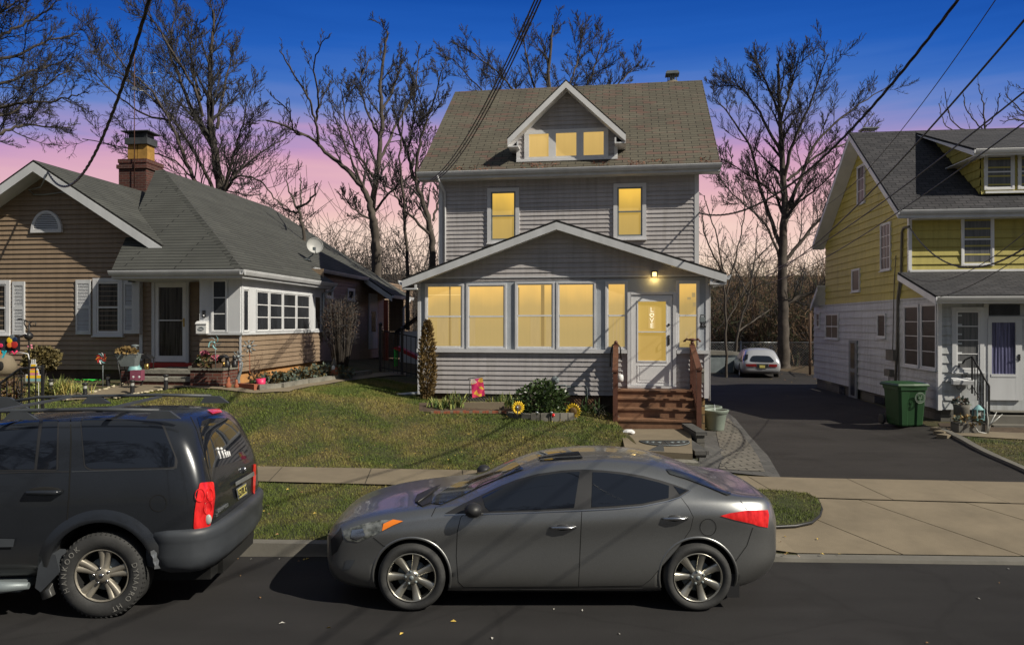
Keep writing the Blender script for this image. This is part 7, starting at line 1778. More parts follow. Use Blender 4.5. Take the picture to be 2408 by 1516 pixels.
# two grey-green planters
def planter(x, y, r, h, label):
    b = gp(x, y); T = thing('planter_pot', label, 'plant pot', (b.x, b.y+r*.7, b.z+.02), 0, 'grey green pots beside the paver path')
    mb = MB(); mb.lathe([(.001, .01), (r*.66, .0), (r*.70, .03), (r*.90, h*.78), (r*.92, h*.80), (r*1.0, h*.84), (r*1.10, h*.97), (r*1.09, h), (r*.98, h), (r*.90, h*.93), (r*.86, h*.75), (r*.6, .1)], (0, 0, 0), 36); mb.build('pot', M['pot'], T)
    mb = MB(); mb.lathe([(.001, h*.72), (r*.87, h*.73)], (0, 0, 0), 24); mb.build('soil', M['soil'], T); return T
planter(1687, 1016, .29, .50, 'front grey green plastic plant pot beside the stairs'); t2 = planter(1672, 1006, .29, .50, 'rear grey green plastic pot half hidden behind the front pot')
mb = MB(); mb.tube([(0, 0, 0), (-.02, 0, .55)], .008, 5); o = mb.build('garden_stake', M['galv']); pq = gp(1687, 1016); o.location = (pq.x, pq.y+.2, pq.z+.1); tag(o, 'thin metal stake standing in the grey green pot', 'stake')
# ---- green wheeled bin, blue bin behind
def bin_(name, label, b, mat, w, d, h, rz, lid):
    T = thing(name, label, 'wheelie bin', b, rz)
    mb = MB(); rows = []
    for z, s in ((.03, .80), (.06, .84), (h*.55, .93), (h*.82, .98), (h*.825, 1.04), (h*.90, 1.05)):
        hw, hd = w/2*s, d/2*s; c = .05
        rows.append([(x, y, z) for x, y in ((-hw+c, -hd), (-.12, -hd), (-.09, -hd+.03 if z < h*.6 else -hd), (.09, -hd+.03 if z < h*.6 else -hd), (.12, -hd), (hw-c, -hd), (hw, -hd+c), (hw, hd-c), (hw-c, hd), (-hw+c, hd), (-hw, hd-c), (-hw, -hd+c))])
    mb.grid(rows, 0, False, True, True, True); mb.build('body', mat, T)
    mb = MB(); rows = []
    for z, s in ((h*.90, 1.10), (h*.93, 1.12), (h*.965, 1.04), (h*.99, .7), (h, .2)):
        hw, hd = w/2*s, d/2*s; rows.append([(x, y+.02, z) for x, y in ((-hw, -hd), (0, -hd-.02), (hw, -hd), (hw, hd), (-hw, hd))])
    mb.grid(rows, 0, False, True, True, True); mb.tube([(-w/2, d/2+.06, h*.93), (w/2, d/2+.06, h*.93)], .018, 6); mb.build('lid', mat, T)
    for s in (-1, 1): mb = MB(); mb.lathe([(.001, -.03), (.10, -.03), (.13, -.02), (.13, .03), (.001, .03)], (s*(w/2+.03), d/2-.02, .13), 20, axis='x'); mb.build('wheel', M['rubber'], T)
    return T
bb = gp(2143, 1007)
t_ = bin_('wheeled_bin', 'large green wheeled bin with a round white crest by the yellow house', (bb.x+.02, bb.y+.36, bb.z+.018), M['green'], .70, .74, 1.09, .05, 1)
mb = MB(); cx_, cz_ = .13, .72
mb.tube([(cx_+.125*cos(a), -.425, cz_+.125*sin(a)) for a in [i*2*pi/28 for i in range(29)]], .007, 4); mb.tube([(cx_+.09*cos(a), -.425, cz_+.09*sin(a)) for a in [i*2*pi/28 for i in range(29)]], .004, 4)
mb.tube([(cx_, -.425, cz_-.08), (cx_, -.425, cz_+.0)], .007, 4)
for s in (-1, 1): mb.tube([(cx_, -.425, cz_+.0), (cx_+s*.04, -.425, cz_+.05)], .006, 4); mb.tube([(cx_, -.425, cz_-.02), (cx_+s*.05, -.425, cz_+.01)], .005, 4); mb.tube([(cx_, -.425, cz_-.08), (cx_+s*.03, -.425, cz_-.06)], .005, 4)
for k in range(24): a = 2*pi*k/24; mb.box(cx_+.108*cos(a)-.005, cx_+.108*cos(a)+.005, -.430, -.424, cz_+.108*sin(a)-.006, cz_+.108*sin(a)+.006)
M['crest'] = m_plain('faded_crest_print', (.22, .27, .22), .6, .2)
mb.build('crest', M['crest'], t_)
bin_('wheeled_bin', 'blue bin mostly hidden behind the green wheeled bin', (bb.x*(bb.y+1.15)/bb.y-.10, bb.y+1.15, bb.z+.018), M['blue'], .66, .6, 1.03, .05, 1)
# ---- right lawn edging, path, planters at the yellow house
e0, e1 = V((9.36, 16.5)), V((8.1, 11.7))
EDGE = gpoly([(2200, 1010), (2262, 1042), (2330, 1078), (2440, 1130)])
drape('driveway_edge', EDGE+[(x+.13, y+.02) for x, y in EDGE[::-1]], .07, M['concrete2'], .3, .1)
drape('front_path', gpoly([(2215, 1012), (2235, 1024), (2520, 1042), (2520, 1022)]), .02, M['concrete'], .3)
drape('porch_apron', gpoly([(2205, 995), (2215, 1011), (2520, 1021), (2520, 995)]), .012, M['soil'], .3)
def px_obj(x, y, Y): return V(((x-CX)/F*Y, Y, g((x-CX)/F*Y, Y)))
p = px_obj(2260, 1010, 17.6); T = thing('stone_planter', 'low round stone planter with pebbles beside the iron railing', 'planter', p)
mb = MB(); mb.lathe([(.001, .0), (.16, 0), (.17, .5), (.19, .58), (.15, .58), (.14, .5)], (0, 0, 0), 18); mb.build('tub', M['concrete2'], T)
mb = MB(); leafball(mb, R, (0, 0, .62), .17, 120, .07, 2, .6); mb.build('dried_plant', [M['leafpale'], M['barkbrown']], T)
p = px_obj(2300, 1000, 17.0); T = thing('lantern', 'pale green garden lantern at the foot of the iron railing', 'lantern', p)
mb = MB(); mb.box(-.09, .09, -.09, .09, .28, .31); mb.lathe([(.12, .52), (.03, .62), (.001, .63)], (0, 0, 0), 8); 
for sx_ in (-.08, .08):
    for sy in (-.08, .08): mb.box(sx_-.01, sx_+.01, sy-.01, sy+.01, .3, .53)
mb.box(-.02, .02, -.02, .02, 0, .3); mb.build('frame', M['teal'], T); mb = MB(); mb.box(-.06, .06, -.06, .06, .32, .5); mb.build('glass', M['lampglass'], T)
p = px_obj(2320, 1010, 16.7); T = thing('driftwood', 'forked pale driftwood branch beside the porch steps', 'branch', p); mb = MB()
for q_ in (((0, 0, 0), (.08, 0, .25), (.22, 0, .5)), ((0, 0, 0), (.02, 0, .3), (.0, 0, .55)), ((.05, 0, .2), (.2, 0, .32), (.35, 0, .45)), ((0, 0, 0), (-.2, 0, .05), (-.3, 0, .2))): mb.tube(q_, [.03, .018, .006], 6)
mb.build('branch', M['lampglass'], T)
p = px_obj(2275, 1030, 16.9); T = thing('log_planter', 'square wooden planter with leaf litter by the porch steps', 'planter', p)
mb = MB(); mb.box(-.3, .3, -.16, .16, 0, .24); mb.build('tub', M['block'], T); mb = MB(); leafball(mb, R, (0, 0, .28), .28, 160, .08, 2, .35); mb.build('dry_leaves', [M['leafpale'], M['leafbrown2']], T)
for k, (x, y) in enumerate(((2208, 1012), (2216, 1020), (2224, 1028))):
    p = gp(x, y); mb = MB(); mb.box(-.16, .16, -.12, .12, -.02, .07); o = mb.build('loose_brick', M['concrete']); o.location = p; o.rotation_euler = (0, 0, .5); tag(o, 'loose tan paving brick at the corner of the right hand lawn', 'brick', 'bricks at the lawn corner')

# ================================================================ tan house front garden
# curved walk
drape('walkway', WALK, .03, M['concrete'], .25)
# soil beds
drape('flower_bed', [(-9.9, 17.0), (-9.9, 16.1), (-8.6, 15.9), (-8.4, 17.0)], .02, M['soil'], .25); drape('flower_bed', gpoly([(556, 911), (600, 917), (660, 912), (720, 901), (800, 888), (860, 878), (800, 868), (700, 875), (570, 900)]), .035, M['soil'], .25)
pe = [(-9.5, 13.9), (-9.2, 14.5), (-8.9, 15.1), (-8.7, 15.6)]
for k in range(60):
    t_ = R.random(); q = (lerp(150, 300, t_), lerp(944, 903, t_)) if k % 2 else (lerp(265, 385, t_), lerp(940, 918, t_)); q = gp(*q); x, y = q.x, q.y
    mb = MB(); mb.ball((0, 0, .0), (R.uniform(.025, .05), R.uniform(.02, .04), .02), 0, 7, 5); o = mb.build('edging_pebble', M['pebble']); o.location = (x+R.uniform(-.05, .05), y+R.uniform(-.04, .04), g(x, y)+.035); tag(o, 'pale pebble in the edging of the tan house walkway', 'pebble', 'pebbles edging the walkway')
def post_light(x, y, label, h=.34):
    b = gp(x, y); T = thing('path_light', label, 'garden light', b, 0, 'black post lights along the walkway')
    mb = MB(); mb.lathe([(.045, -.05), (.045, h*.62)], (0, 0, 0), 14); mb.build('post', M['blackplastic'], T)
    mb = MB(); mb.lathe([(.038, h*.62), (.038, h*.84)], (0, 0, 0), 14); mb.build('lamp_glass', M['lampglass'], T); mb = MB(); mb.lathe([(.058, h*.84), (.058, h*.96), (.001, h)], (0, 0, 0), 14, capa=True); mb.build('cap', M['blackplastic'], T)
post_light(120, 928, 'black post light on the grass beside the black fence'); post_light(311, 930, 'black post light in the middle of the walkway edge'); post_light(390, 916, 'black post light nearest the brick planter wall'); post_light(200, 937, 'leaning black post light just above the SUV roof'); post_light(254, 909, 'black post light next to the pinwheel', .28)
# clipped shrub, straw grasses
b = px_obj(100, 868, 16.6); T = thing('shrub', 'clipped round olive brown shrub against the tan house', 'shrub', b)
mb = MB(); zc_ = H-(842-CY)*16.6/F-b.z; leafball(mb, R, (0, 0, zc_), .36, 1500, .07, 2, .72, .5, .1); leafball(mb, R, (-.12, 0, zc_-.12), .3, 400, .07, 2, .7, .5, .1); mb.build('foliage', [M['shrub'], M['shrub2']], T, clean=False)
mb = MB(); [mb.tube([(0, 0, -.05), (.15*cos(a), .1*sin(a), zc_)], .012, 4) for a in (0, 1, 2, 3, 4, 5)]; mb.build('stem', M['bark'], T)
b = px_obj(18, 870, 15.5); T = thing('shrub', 'low brown dead shrub at the far left edge', 'shrub', b); mb = MB(); leafball(mb, R, (0, 0, .28), .32, 500, .08, 2, .6, .4, .1); mb.build('foliage', [M['barkbrown'], M['leafbrown']], T, clean=False)
for x, Y_, h_, lab in ((112, 16.0, .36, 'straw coloured grass clump at the foot of the clipped shrub'), (140, 16.0, .42, 'wide arching straw coloured grass clump left of the pinwheel'), (170, 15.9, .34, 'flattened straw coloured grass clump spilling on the lawn')):
    clump(x, 0, lab, 150, h_, .55, [M['straw'], M['irispale'], M['iris']], 'straw coloured grass clumps', 'grass_clump', .012, 1.0, Y_)
mb = MB(); rows = [[(-.35+.1*i, .05*sin(j*1.5+i*.7)+.04*j, .03+.02*sin(i*1.9+j*2)) for i in range(8)] for j in range(4)]; mb.grid(rows); o = mb.build('green_sheet', M['limegreen']); b = gp(196, 896); o.location = b; tag(o, 'crumpled bright green plastic strip lying on the lawn', 'plastic strip')
# pinwheels
def pinwheel(x, y, Y, r, label, mats, stake=True, blades=8, name='pinwheel', curl=.9, zfix=None):
    X = (x-CX)/F*Y; z = H-(y-CY)*Y/F; gz = g(X, Y) if zfix is None else zfix
    T = thing(name, label, 'garden ornament', (X, Y, gz)); zc_ = z-gz; rr = r*Y/F
    mb = MB(); mb.tube([(0, .03, -.05 if zfix is None else 0), (0, .03, zc_)], .009, 5); mb.build('stake', M['terracotta'] if len(mats) < 3 else M['steelgrey'], T)
    for k in range(blades):
        mb = MB(); rows = []
        for i in range(6):
            t_ = i/5; q = rr*(.12+.88*t_); a = 2*pi*k/blades+curl*t_; w = .30*(1-(2*t_-1)**2*.75)
            rows.append([(q*cos(a-w), -.01-.03*t_, zc_+q*sin(a-w)), (q*cos(a), -.03-.02*t_, zc_+q*sin(a)), (q*cos(a+w*.4), -.005, zc_+q*sin(a+w*.4))])
        mb.grid(rows); mb.build('blade', mats[k % len(mats)], T)
    mb = MB(); mb.ball((0, -.035, zc_), rr*.16, 0, 10, 6); mb.build('hub', mats[0], T)
pinwheel(240, 842, 16.2, 13, 'red and green striped pinwheel on a stake in front of the tan wall', [M['redpaint'], M['whitepl'], M['teal'], M['redpaint'], M['orange']], blades=10)
pinwheel(505, 805, 15.9, 17, 'large pale blue pinwheel above the brick planter wall', [M['teal'], M['steelgrey'], M['teal']], blades=5, curl=1.3, zfix=zpt+.0)
def metal_flower(x, y, Y, r, label, zf=None):
    X = (x-CX)/F*Y; z = H-(y-CY)*Y/F; gz = g(X, Y) if zf is None else zf; rr = r*Y/F
    T = thing('metal_flower', label, 'garden ornament', (X, Y, gz), 0, 'metal daisy stakes'); zc_ = z-gz
    mb = MB(); mb.tube([(0, .02, -.05), (0, .02, zc_)], .010, 5); mb.build('stake', M['terracotta'], T)
    mb = MB()
    for k in range(9):
        a = 2*pi*k/9+.2; w = .17; Pq = lambda q, t, o: (q*cos(t), -.01+o, zc_+q*sin(t)); e_ = rr*R.uniform(.9, 1.08)
        mb.face([Pq(rr*.2, a-.2, 0), Pq(rr*.62, a-w, -.03), Pq(e_, a, .02), Pq(rr*.62, a, -.045)]); mb.face([Pq(rr*.2, a+.2, 0), Pq(rr*.62, a, -.045), Pq(e_, a, .02), Pq(rr*.62, a+w, -.03)])
    mb.build('petals', M['steelgrey'], T); mb = MB(); mb.lathe([(rr*.28, -.01), (rr*.24, -.05), (.001, -.06)], (0, 0, zc_), 16, axis='y'); mb.build('flower_centre', M['steelgrey'], T)
metal_flower(586, 815, 17.0, 19, 'large grey metal daisy on a rusty stake before the sunroom'); metal_flower(560, 838, 16.6, 16, 'smaller dark metal daisy left of the large grey one')
# doll-like garden figure with a pale blue dress
def figure(x, ybase, Y, h, label, zf, s=1.0):
    X = (x-CX)/F*Y; T = thing('garden_statue', label, 'statue', (X, Y, zf)); mb = MB(); mb.lathe([(.001, 0), (h*.26, 0), (h*.24, h*.06), (h*.13, h*.38), (h*.085, h*.50), (.001, h*.51)], (0, 0, 0), 16); mb.build('skirt', M['teal'], T)
    mb = MB(); mb.lathe([(h*.08, h*.50), (h*.11, h*.62), (h*.10, h*.70), (h*.035, h*.76), (h*.035, h*.80)], (0, 0, 0), 14); mb.ball((0, 0, h*.88), (h*.085, h*.085, h*.10), 0, 12, 8)
    for sd in (-1, 1): mb.tube([(sd*h*.10, 0, h*.69), (sd*h*.19, -h*.04, h*.54), (sd*h*.12+h*.12, -h*.12, h*.46)], [h*.035, h*.03, h*.02], 6)
    mb.build('figure', M['steelgrey'], T); mb = MB(); mb.ball((0, h*.02, h*.95), (h*.15, h*.13, h*.05), 0, 12, 6); mb.build('hat', M['steelgrey'], T)
zst = FL.Z(872, -.25, 330)
figure(317, 860, 17.3, .62, 'grey stone girl statue in a pale blue skirt beside the tan house door', zst)
figure(74, 930, 13.4, .36, 'small grey and blue figurine in front of the cake sign', g((74-CX)/F*13.4, 13.4))
# wheelbarrow planter
b = px_obj(300, 880, 16.6); T = thing('wheelbarrow_planter', 'grey metal wheelbarrow planter holding dry grass beside the brick steps', 'planter', (b.x, 16.6, b.z)); zz9 = H-(848-CY)*16.6/F-b.z
mb = MB(); rows = [[(-.22, -.15, zz9+.16), (.24, -.15, zz9+.16), (.24, .15, zz9+.16), (-.22, .15, zz9+.16)], [(-.10, -.1, zz9-.12), (.2, -.1, zz9-.12), (.2, .1, zz9-.12), (-.10, .1, zz9-.12)]]; mb.grid(rows, 0, False, True, False, True); mb.build('tray', M['steelgrey'], T)
mb = MB(); [mb.tube([(-.25, s*.14, zz9+.17), (.3, s*.14, zz9+.14)], .012, 5) for s in (-1, 1)]; [mb.tube([(-.18, s*.12, zz9+.1), (-.05, s*.14, 0)], .012, 5) for s in (-1, 1)]; mb.build('legs', M['black'], T)
mb = MB(); mb.lathe([(.13, -.02), (.13, .02), (.11, .02), (.11, -.02), (.13, -.02)], (.22, 0, .13), 16, axis='y'); mb.build('wheel', M['black'], T)
mb = MB(); leafball(mb, R, (-.02, 0, zz9+.2), .2, 220, .07, 1, .4); mb.build('dry_grass', M['leafbrown2'], T)
# lanterns on the stoop
def lantern(x, Y, z, h, label, body='black'):
    T = thing('lantern', label, 'lantern', ((x-CX)/F*Y, Y, z), 0, 'black lanterns at the tan house door'); w = h*.28; mb = MB(); mb.box(-w, w, -w, w, 0, .03)
    for a in (-w, w-.015):
        for b_ in (-w, w-.015): mb.box(a, a+.015, b_, b_+.015, .03, h*.72)
    mb.prism([(-w*1.25, h*.72), (w*1.25, h*.72), (w*.4, h*.92), (-w*.4, h*.92)], lambda p, y: (p[0], y, p[1]), -w*1.2, w*1.2); mb.tube([(-.03, 0, h*.92), (-.03, 0, h), (.03, 0, h), (.03, 0, h*.92)], .006, 5); mb.build('frame', M[body], T)
    mb = MB(); mb.lathe([(.001, .03), (w*.5, .03), (w*.5, h*.4), (.001, h*.42)], (0, 0, 0), 12); mb.build('candle', M['brass'], T)
lantern(345, 17.4, zst, .40, 'black lantern standing on the left end of the brick steps'); lantern(525, 16.1, zpt, .30, 'black lantern with yellow candle on the brick planter wall')
# pink flowers box, leftover decorations on the wall
T = thing('flower_pot', 'brown pot of pink flowers on the brick planter wall', 'plant pot', ((490-CX)/F*16.1, 16.1, zpt)); mb = MB(); mb.box(-.32, .32, -.1, .1, .0, .10); mb.build('trough', M['barkbrown'], T)
mb = MB(); leafball(mb, R, (0, 0, .15), .25, 200, .08, 2, .5); mb.build('foliage', [M['leafbrown'], M['leafdark']], T)
for cx9, cz9 in ((-.05, .30), (.16, .22)):
    mb = MB(); leafball(mb, R, (cx9, -.06, cz9), .06, 60, .06, 1, .8, .3, 0, .5); mb.build('blossom', M['flowerpink'], T)
T = thing('cat_figurine', 'pair of dark cat shaped figurines at the corner of the brick planter wall', 'figurine', ((541-CX)/F*16.2, 16.2, zpt))
for dx in (-.06, .10): mb = MB(); mb.lathe([(.001, 0), (.06, 0), (.065, .05), (.035, .16), (.001, .18)], (dx, 0, 0), 10); mb.ball((dx, -.01, .20), .045, 0, 10, 6); mb.prism([(dx-.04, .22), (dx-.01, .24), (dx-.035, .28)], lambda p, y: (p[0], y, p[1]), -.01, .01); mb.build('cat', M['black'], T)
T = thing('gift_box', 'small dusty pink metal box with white dots hanging by the brick steps', 'box', ((323-CX)/F*16.2, 16.2, FL.Z(888, -.6, 323))); M['dustypink'] = m_plain('dusty_pink_paint', (.22, .06, .10), .6, .2)
mb = MB(); mb.box(-.12, .12, -.08, .08, 0, .22); mb.build('box', M['dustypink'], T)
mb = MB(); [mb.lathe([(.025, -.081), (.001, -.086)], (dx, 0, .08), 10, axis='y') for dx in (-.05, .08)]; mb.build('dots', M['whitepl'], T)
# garden hose, small hydrant-like red figure, curved metal heron, pots near the sunroom
T = thing('clay_figures', 'reddish clay figures and pots beside the brick planter wall', 'garden ornament', px_obj(545, 905, 16.4)); 
for dx, s in ((-.08, .7), (.10, .55)): mb = MB(); mb.lathe([(.001, 0), (.09*s, 0), (.10*s, .14*s), (.05*s, .2*s), (.06*s, .26*s), (.04*s, .36*s), (.001, .38*s)], (dx, 0, 0), 12); mb.build('figure', M['terracotta'], T)
T = thing('metal_bird', 'grey curved metal bird ornament between clay figures and pink pot', 'garden ornament', px_obj(570, 905, 16.6)); mb = MB(); mb.tube([(.0, 0, .0), (-.09, 0, .06), (-.1, 0, .22), (-.03, 0, .4), (.0, 0, .56), (-.04, 0, .62)], [.03, .05, .045, .025, .016, .006], 8); mb.build('bird', M['steelgrey'], T)
b = px_obj(615, 910, 16.6); T = thing('pink_pot', 'bright pink plastic plant pot tilted beside low grey shrubs', 'plant pot', b); T.rotation_euler = (0, -.12, 0)
mb = MB(); mb.lathe([(.001, 0), (.08, 0), (.11, .22), (.10, .22), (.09, .1)], (0, 0, 0), 20); mb.build('pot', M['pink'], T)
b = px_obj(598, 910, 16.8); T = thing('green_pot', 'dull green plant pot with bare stems left of the pink pot', 'plant pot', b); mb = MB(); mb.lathe([(.001, 0), (.08, 0), (.11, .17), (.10, .17), (.09, .1)], (0, 0, 0), 18); mb.build('pot', M['leafdark2'], T)
mb = MB(); [mb.tube([(0, 0, .15), (R.uniform(-.15, .15), R.uniform(-.1, .1), .4), (R.uniform(-.3, .3), R.uniform(-.1, .1), R.uniform(.5, .8))], [.006, .005, .003], 4) for k in range(12)]; leafball(mb, R, (0, 0, .25), .14, 70, .06); mb.build('bare_stems', M['barkbrown'], T)
for i, (x, Y_, r_, lab) in enumerate(((642, 17.2, .38, 'low spreading grey green juniper behind the pink pot'), (668, 17.4, .34, 'low grey green juniper right of the pink pot'), (705, 18.4, .40, 'brown grey low shrub in the foundation bed'), (728, 18.8, .34, 'pale tipped low shrub at the end of the orange foundation'), (760, 19.3, .42, 'dark low shrub in the shadow of the tan house'), (800, 19.6, .40, 'dark low shrub below the vase shaped bush'))):
    b = px_obj(x, 0, Y_); T = thing('low_shrub', lab, 'shrub', b, 0, 'low shrubs along the sunroom foundation'); mb = MB(); leafball(mb, R, (0, 0, .12), r_, 420, .08, 2, .55, .35, .2); mb.build('foliage', [M['leafpale'], M['shrub'] if i % 2 else M['leafbrown']], T, clean=False)
# low stone edging of that bed
edge = gpoly([(560, 912), (605, 919), (660, 914), (720, 903), (800, 890), (870, 880)])
for k in range(5):
    a, b_ = V(edge[k]), V(edge[k+1]); c_ = (a+b_)/2; mb = MB(); L = (b_-a).length/2-.02; mb.box(-L, L, -.07, .07, -.05, .12); o = mb.build('edging_log', M['terracotta'] if k == 0 else M['slate']); o.location = (c_.x, c_.y, g(c_.x, c_.y)); d = b_-a; o.rotation_euler = (0, 0, math.atan2(d.y, d.x)); tag(o, 'low edging piece bordering the bed under the sunroom', 'edging', 'edging pieces of the sunroom bed')
# tall vase-shaped bush
b = px_obj(800, 880, 20.6); T = thing('tall_bush', 'tall dark vase shaped bare bush against the shaded tan wall', 'bush', b); zt_ = H-(705-CY)*20.6/F-b.z
mb = MB()
for k in range(46):
    a = R.uniform(0, 2*pi); r_ = R.uniform(.1, .47); p0 = V((.15*cos(a), .12*sin(a), -.05)); p1 = V((r_*cos(a)*.8, r_*sin(a)*.6, zt_*.5)); p2 = V((r_*cos(a)*1.05, r_*sin(a)*.7, zt_*R.uniform(.8, 1))); mb.tube([p0, p1, p2], [.018, .012, .006], 4)
mb.build('stem', M['bark'], T, clean=False); mb = MB(); leafball(mb, R, (0, 0, zt_*.72), .55, 1500, .09, 2, 1.05, .3, .3, .12)
for k in range(500):
    a = R.uniform(0, 2*pi); z = R.uniform(.35, 1)*zt_; r_ = .5*tab(z/zt_, [(.3, .6), (.7, 1.0), (1, .7)])*R.uniform(.6, 1.05); p = V((r_*cos(a), r_*sin(a)*.7, z)); d = (V((cos(a), sin(a), 1))+rdir(R)*.7).normalized(); mb.tube([p, p+d*.12, p+d*.2+rdir(R)*.04], .004, 3)
mb.build('twigs', [M['twig'], M['barkbrown']], T, clean=False)
b = px_obj(785, 880, 19.3); T = thing('gnome', 'small bearded gnome figure in front of the vase shaped bush', 'garden ornament', b); mb = MB(); mb.lathe([(.001, 0), (.10, 0), (.12, .15), (.09, .3), (.001, .34)], (0, 0, 0), 12); mb.build('coat', M['terracotta'], T)
mb = MB(); mb.ball((0, 0, .36), .07, 0, 10, 6); mb.lathe([(.075, .38), (.03, .5), (.001, .58)], (0, 0, 0), 10); mb.build('hat', M['concrete2'], T); mb = MB(); mb.ball((0, -.07, .28), (.05, .03, .09), 0, 10, 6); mb.build('beard', M['whitepl'], T)
# left: birthday banner on a bent frame, scroll bird stake, black fence with cake sign
Yb = 12.6; k = Yb/F; T = thing('birthday_banner', 'black birthday banner with balloons and colourful letters at left edge', 'banner', ((0-CX)*k, Yb, 0)); Xb = lambda x: x*k; Zb = lambda y: H-(y-CY)*k
mb = MB(); rows = [[(Xb(lerp(-60, 47, i/10)), .01*sin(i*.9), lerp(Zb(lerp(815, 791, i/10)), Zb(lerp(838, 826, i/10)), j/3)) for i in range(11)] for j in range(4)]; mb.grid(rows); mb.build('cloth', M['navy'], T)
for cxb, cyb, rb_, mt_ in ((37, 798, 6.5, M['blue']), (25, 800, 7, M['sunyellow']), (36, 810, 8.5, M['redpaint']), (25, 811, 6.5, M['orange']), (31, 792, 6, M['steelgrey']), (5, 812, 5, M['pink'])):
    mb = MB(); mb.ball((Xb(cxb), -.03, Zb(cyb)), (rb_*k, .006, rb_*k), 0, 16, 8); mb.build('balloon', mt_, T)
for chx, xx, mt_ in (('y', 13, M['cyan']), ('a', 1, M['orange']), ('d', -10, M['pink']), ('h', -24, M['limegreen'])): text_mesh(chx, .17, mt_, 'letter', T, Matrix.Translation((Xb(xx), -.035, Zb(826 if chx != 'y' else 828))) @ Mx, .004, bold=.006)
mb = MB(); mb.tube([(Xb(26), -.04, Zb(831)), (Xb(33), -.04, Zb(826)), (Xb(38), -.04, Zb(833)), (Xb(44), -.04, Zb(824))], .014, 5); mb.build('ribbon', M['pink'], T)
mb = MB(); mb.tube([(Xb(44), 0, Zb(790)), (Xb(60), 0, Zb(784)), (Xb(64), 0, Zb(786))], .010, 5); mb.tube([(Xb(44), 0, Zb(828)), (Xb(66), 0, Zb(832)), (Xb(69), 0, Zb(845))], .010, 5); mb.build('frame', M['whitepl'], T)
T = thing('scroll_stake', 'tall black garden stake with curled bird scroll left of the clipped shrub', 'garden ornament', ((66-CX)*k, Yb+.05, g((66-CX)*k, Yb))); z_ = lambda y: H-(y-CY)*k-T.location.z
mb = MB(); mb.tube([(0, 0, -.05), (-.02, 0, z_(782)), (-.01, 0, z_(760))], .012, 6); X_ = lambda x: (x-66)*k
mb.tube([(X_(60), 0, z_(775)), (X_(52), 0, z_(760)), (X_(54), 0, z_(752)), (X_(62), 0, z_(756)), (X_(68), 0, z_(766))], .010, 5); mb.tube([(X_(64), 0, z_(762)), (X_(72), 0, z_(755)), (X_(80), 0, z_(758)), (X_(79), 0, z_(766)), (X_(73), 0, z_(764))], .008, 5); mb.tube([(X_(52), 0, z_(752)), (X_(42), 0, z_(750)), (X_(34), 0, z_(752))], .008, 5); mb.ball((X_(63), 0, z_(790)), .07, 0, 10, 8); mb.build('scroll', M['black'], T)
mb = MB(); [mb.ball((X_(x), 0, z_(y)), .018, 0, 8, 5) for x, y in ((62, 815), (69, 812), (70, 818))]; mb.build('bead', M['flowerpink'], T)
Yf = 12.9; k = Yf/F; bf = -.0
T = thing('iron_fence', 'black wrought iron fence panel with oval scrollwork in front of the left lawn', 'fence', ((50-CX)*k, Yf, g((50-CX)*k, Yf))); z_ = lambda y: H-(y-CY)*k-T.location.z; X_ = lambda x: (x-50)*k
mb = MB(); mb.tube([(X_(100), 0, z_(862)), (X_(48), 0, z_(866)), (X_(-5), 0, z_(905)), (X_(-60), 0, z_(950))], .022, 6); mb.build('top_rail', M['black'], T)
for x in (-30, -14, 1, 16, 33, 50, 67, 84):
    mb = MB(); zt9 = z_(tab(x, [(-60, 950), (-5, 905), (48, 866), (100, 862)])); mb.box(X_(x)-.008, X_(x)+.008, -.008, .008, -.05, zt9); mb.build('baluster', M['black'], T)
mb = MB(); mb.box(X_(100)-.02, X_(100)+.02, -.02, .02, -.05, z_(858)); mb.build('post', M['black'], T)
mb = MB(); 
for rx, rz_ in ((10, 22), (6, 14)): mb.tube([(X_(50+rx*cos(a)), -.012, z_(905-rz_*sin(a))) for a in [i*2*pi/20 for i in range(21)]], .007, 4)
for yy in (880, 930): mb.tube([(X_(50+7*cos(a)), -.012, z_(yy-6*sin(a))) for a in [i*2*pi/14 for i in range(15)]], .007, 4)
mb.build('scrollwork', M['black'], T)
Yc = 13.6; k = Yc/F; T = thing('cake_sign', 'flat birthday cake yard sign with three candles on the left lawn', 'yard sign', ((79-CX)*k, Yc, g((79-CX)*k, Yc))); z_ = lambda y: H-(y-CY)*k-T.location.z; X_ = lambda x: (x-79)*k
mb = MB()
for x in (68, 90): mb.tube([(X_(x), .01, -.05), (X_(x), .01, z_(890))], .004, 4)
mb.build('stake', M['whitepl'], T)
mb = MB(); mb.prism([(X_(60), z_(897)), (X_(98), z_(897)), (X_(98), z_(880)), (X_(92), z_(880)), (X_(90), z_(868)), (X_(86), z_(862)), (X_(85), z_(854)), (X_(72), z_(854)), (X_(71), z_(862)), (X_(67), z_(868)), (X_(66), z_(880)), (X_(60), z_(880))], lambda p, y: (p[0], y, p[1]), 0, .008); mb.build('board', M['whitepl'], T)
for x0, x1, y0, y1, mt_ in ((62, 96, 889, 895.5, M['teal']), (62, 96, 882, 889, M['sunyellow']), (68, 90, 876, 881, M['flowerpink']), (68.5, 89, 870, 876, M['sunyellow']), (72, 85, 864, 869, M['orange']), (73, 84, 856, 863, M['sunyellow'])):
    mb = MB(); mb.box(X_(x0), X_(x1), -.004, -.001, z_(y1), z_(y0)-.002); mb.build('layer', mt_, T)
for x in (74.5, 78.5, 82.5): mb = MB(); mb.box(X_(x-1.2), X_(x+1.2), -.0, .006, z_(854), z_(848.5)); mb.ball((X_(x), .003, z_(847)), (.012, .004, .02), 0, 8, 6); mb.build('candle', M['whitepl'], T)
b = gp(30, 935); mb = MB(); mb.ball((0, 0, .05), (.11, .08, .05), 0, 12, 6); o = mb.build('red_ball', M['redpaint']); o.location = b; tag(o, 'flattened red toy on the grass behind the SUV roof', 'toy')
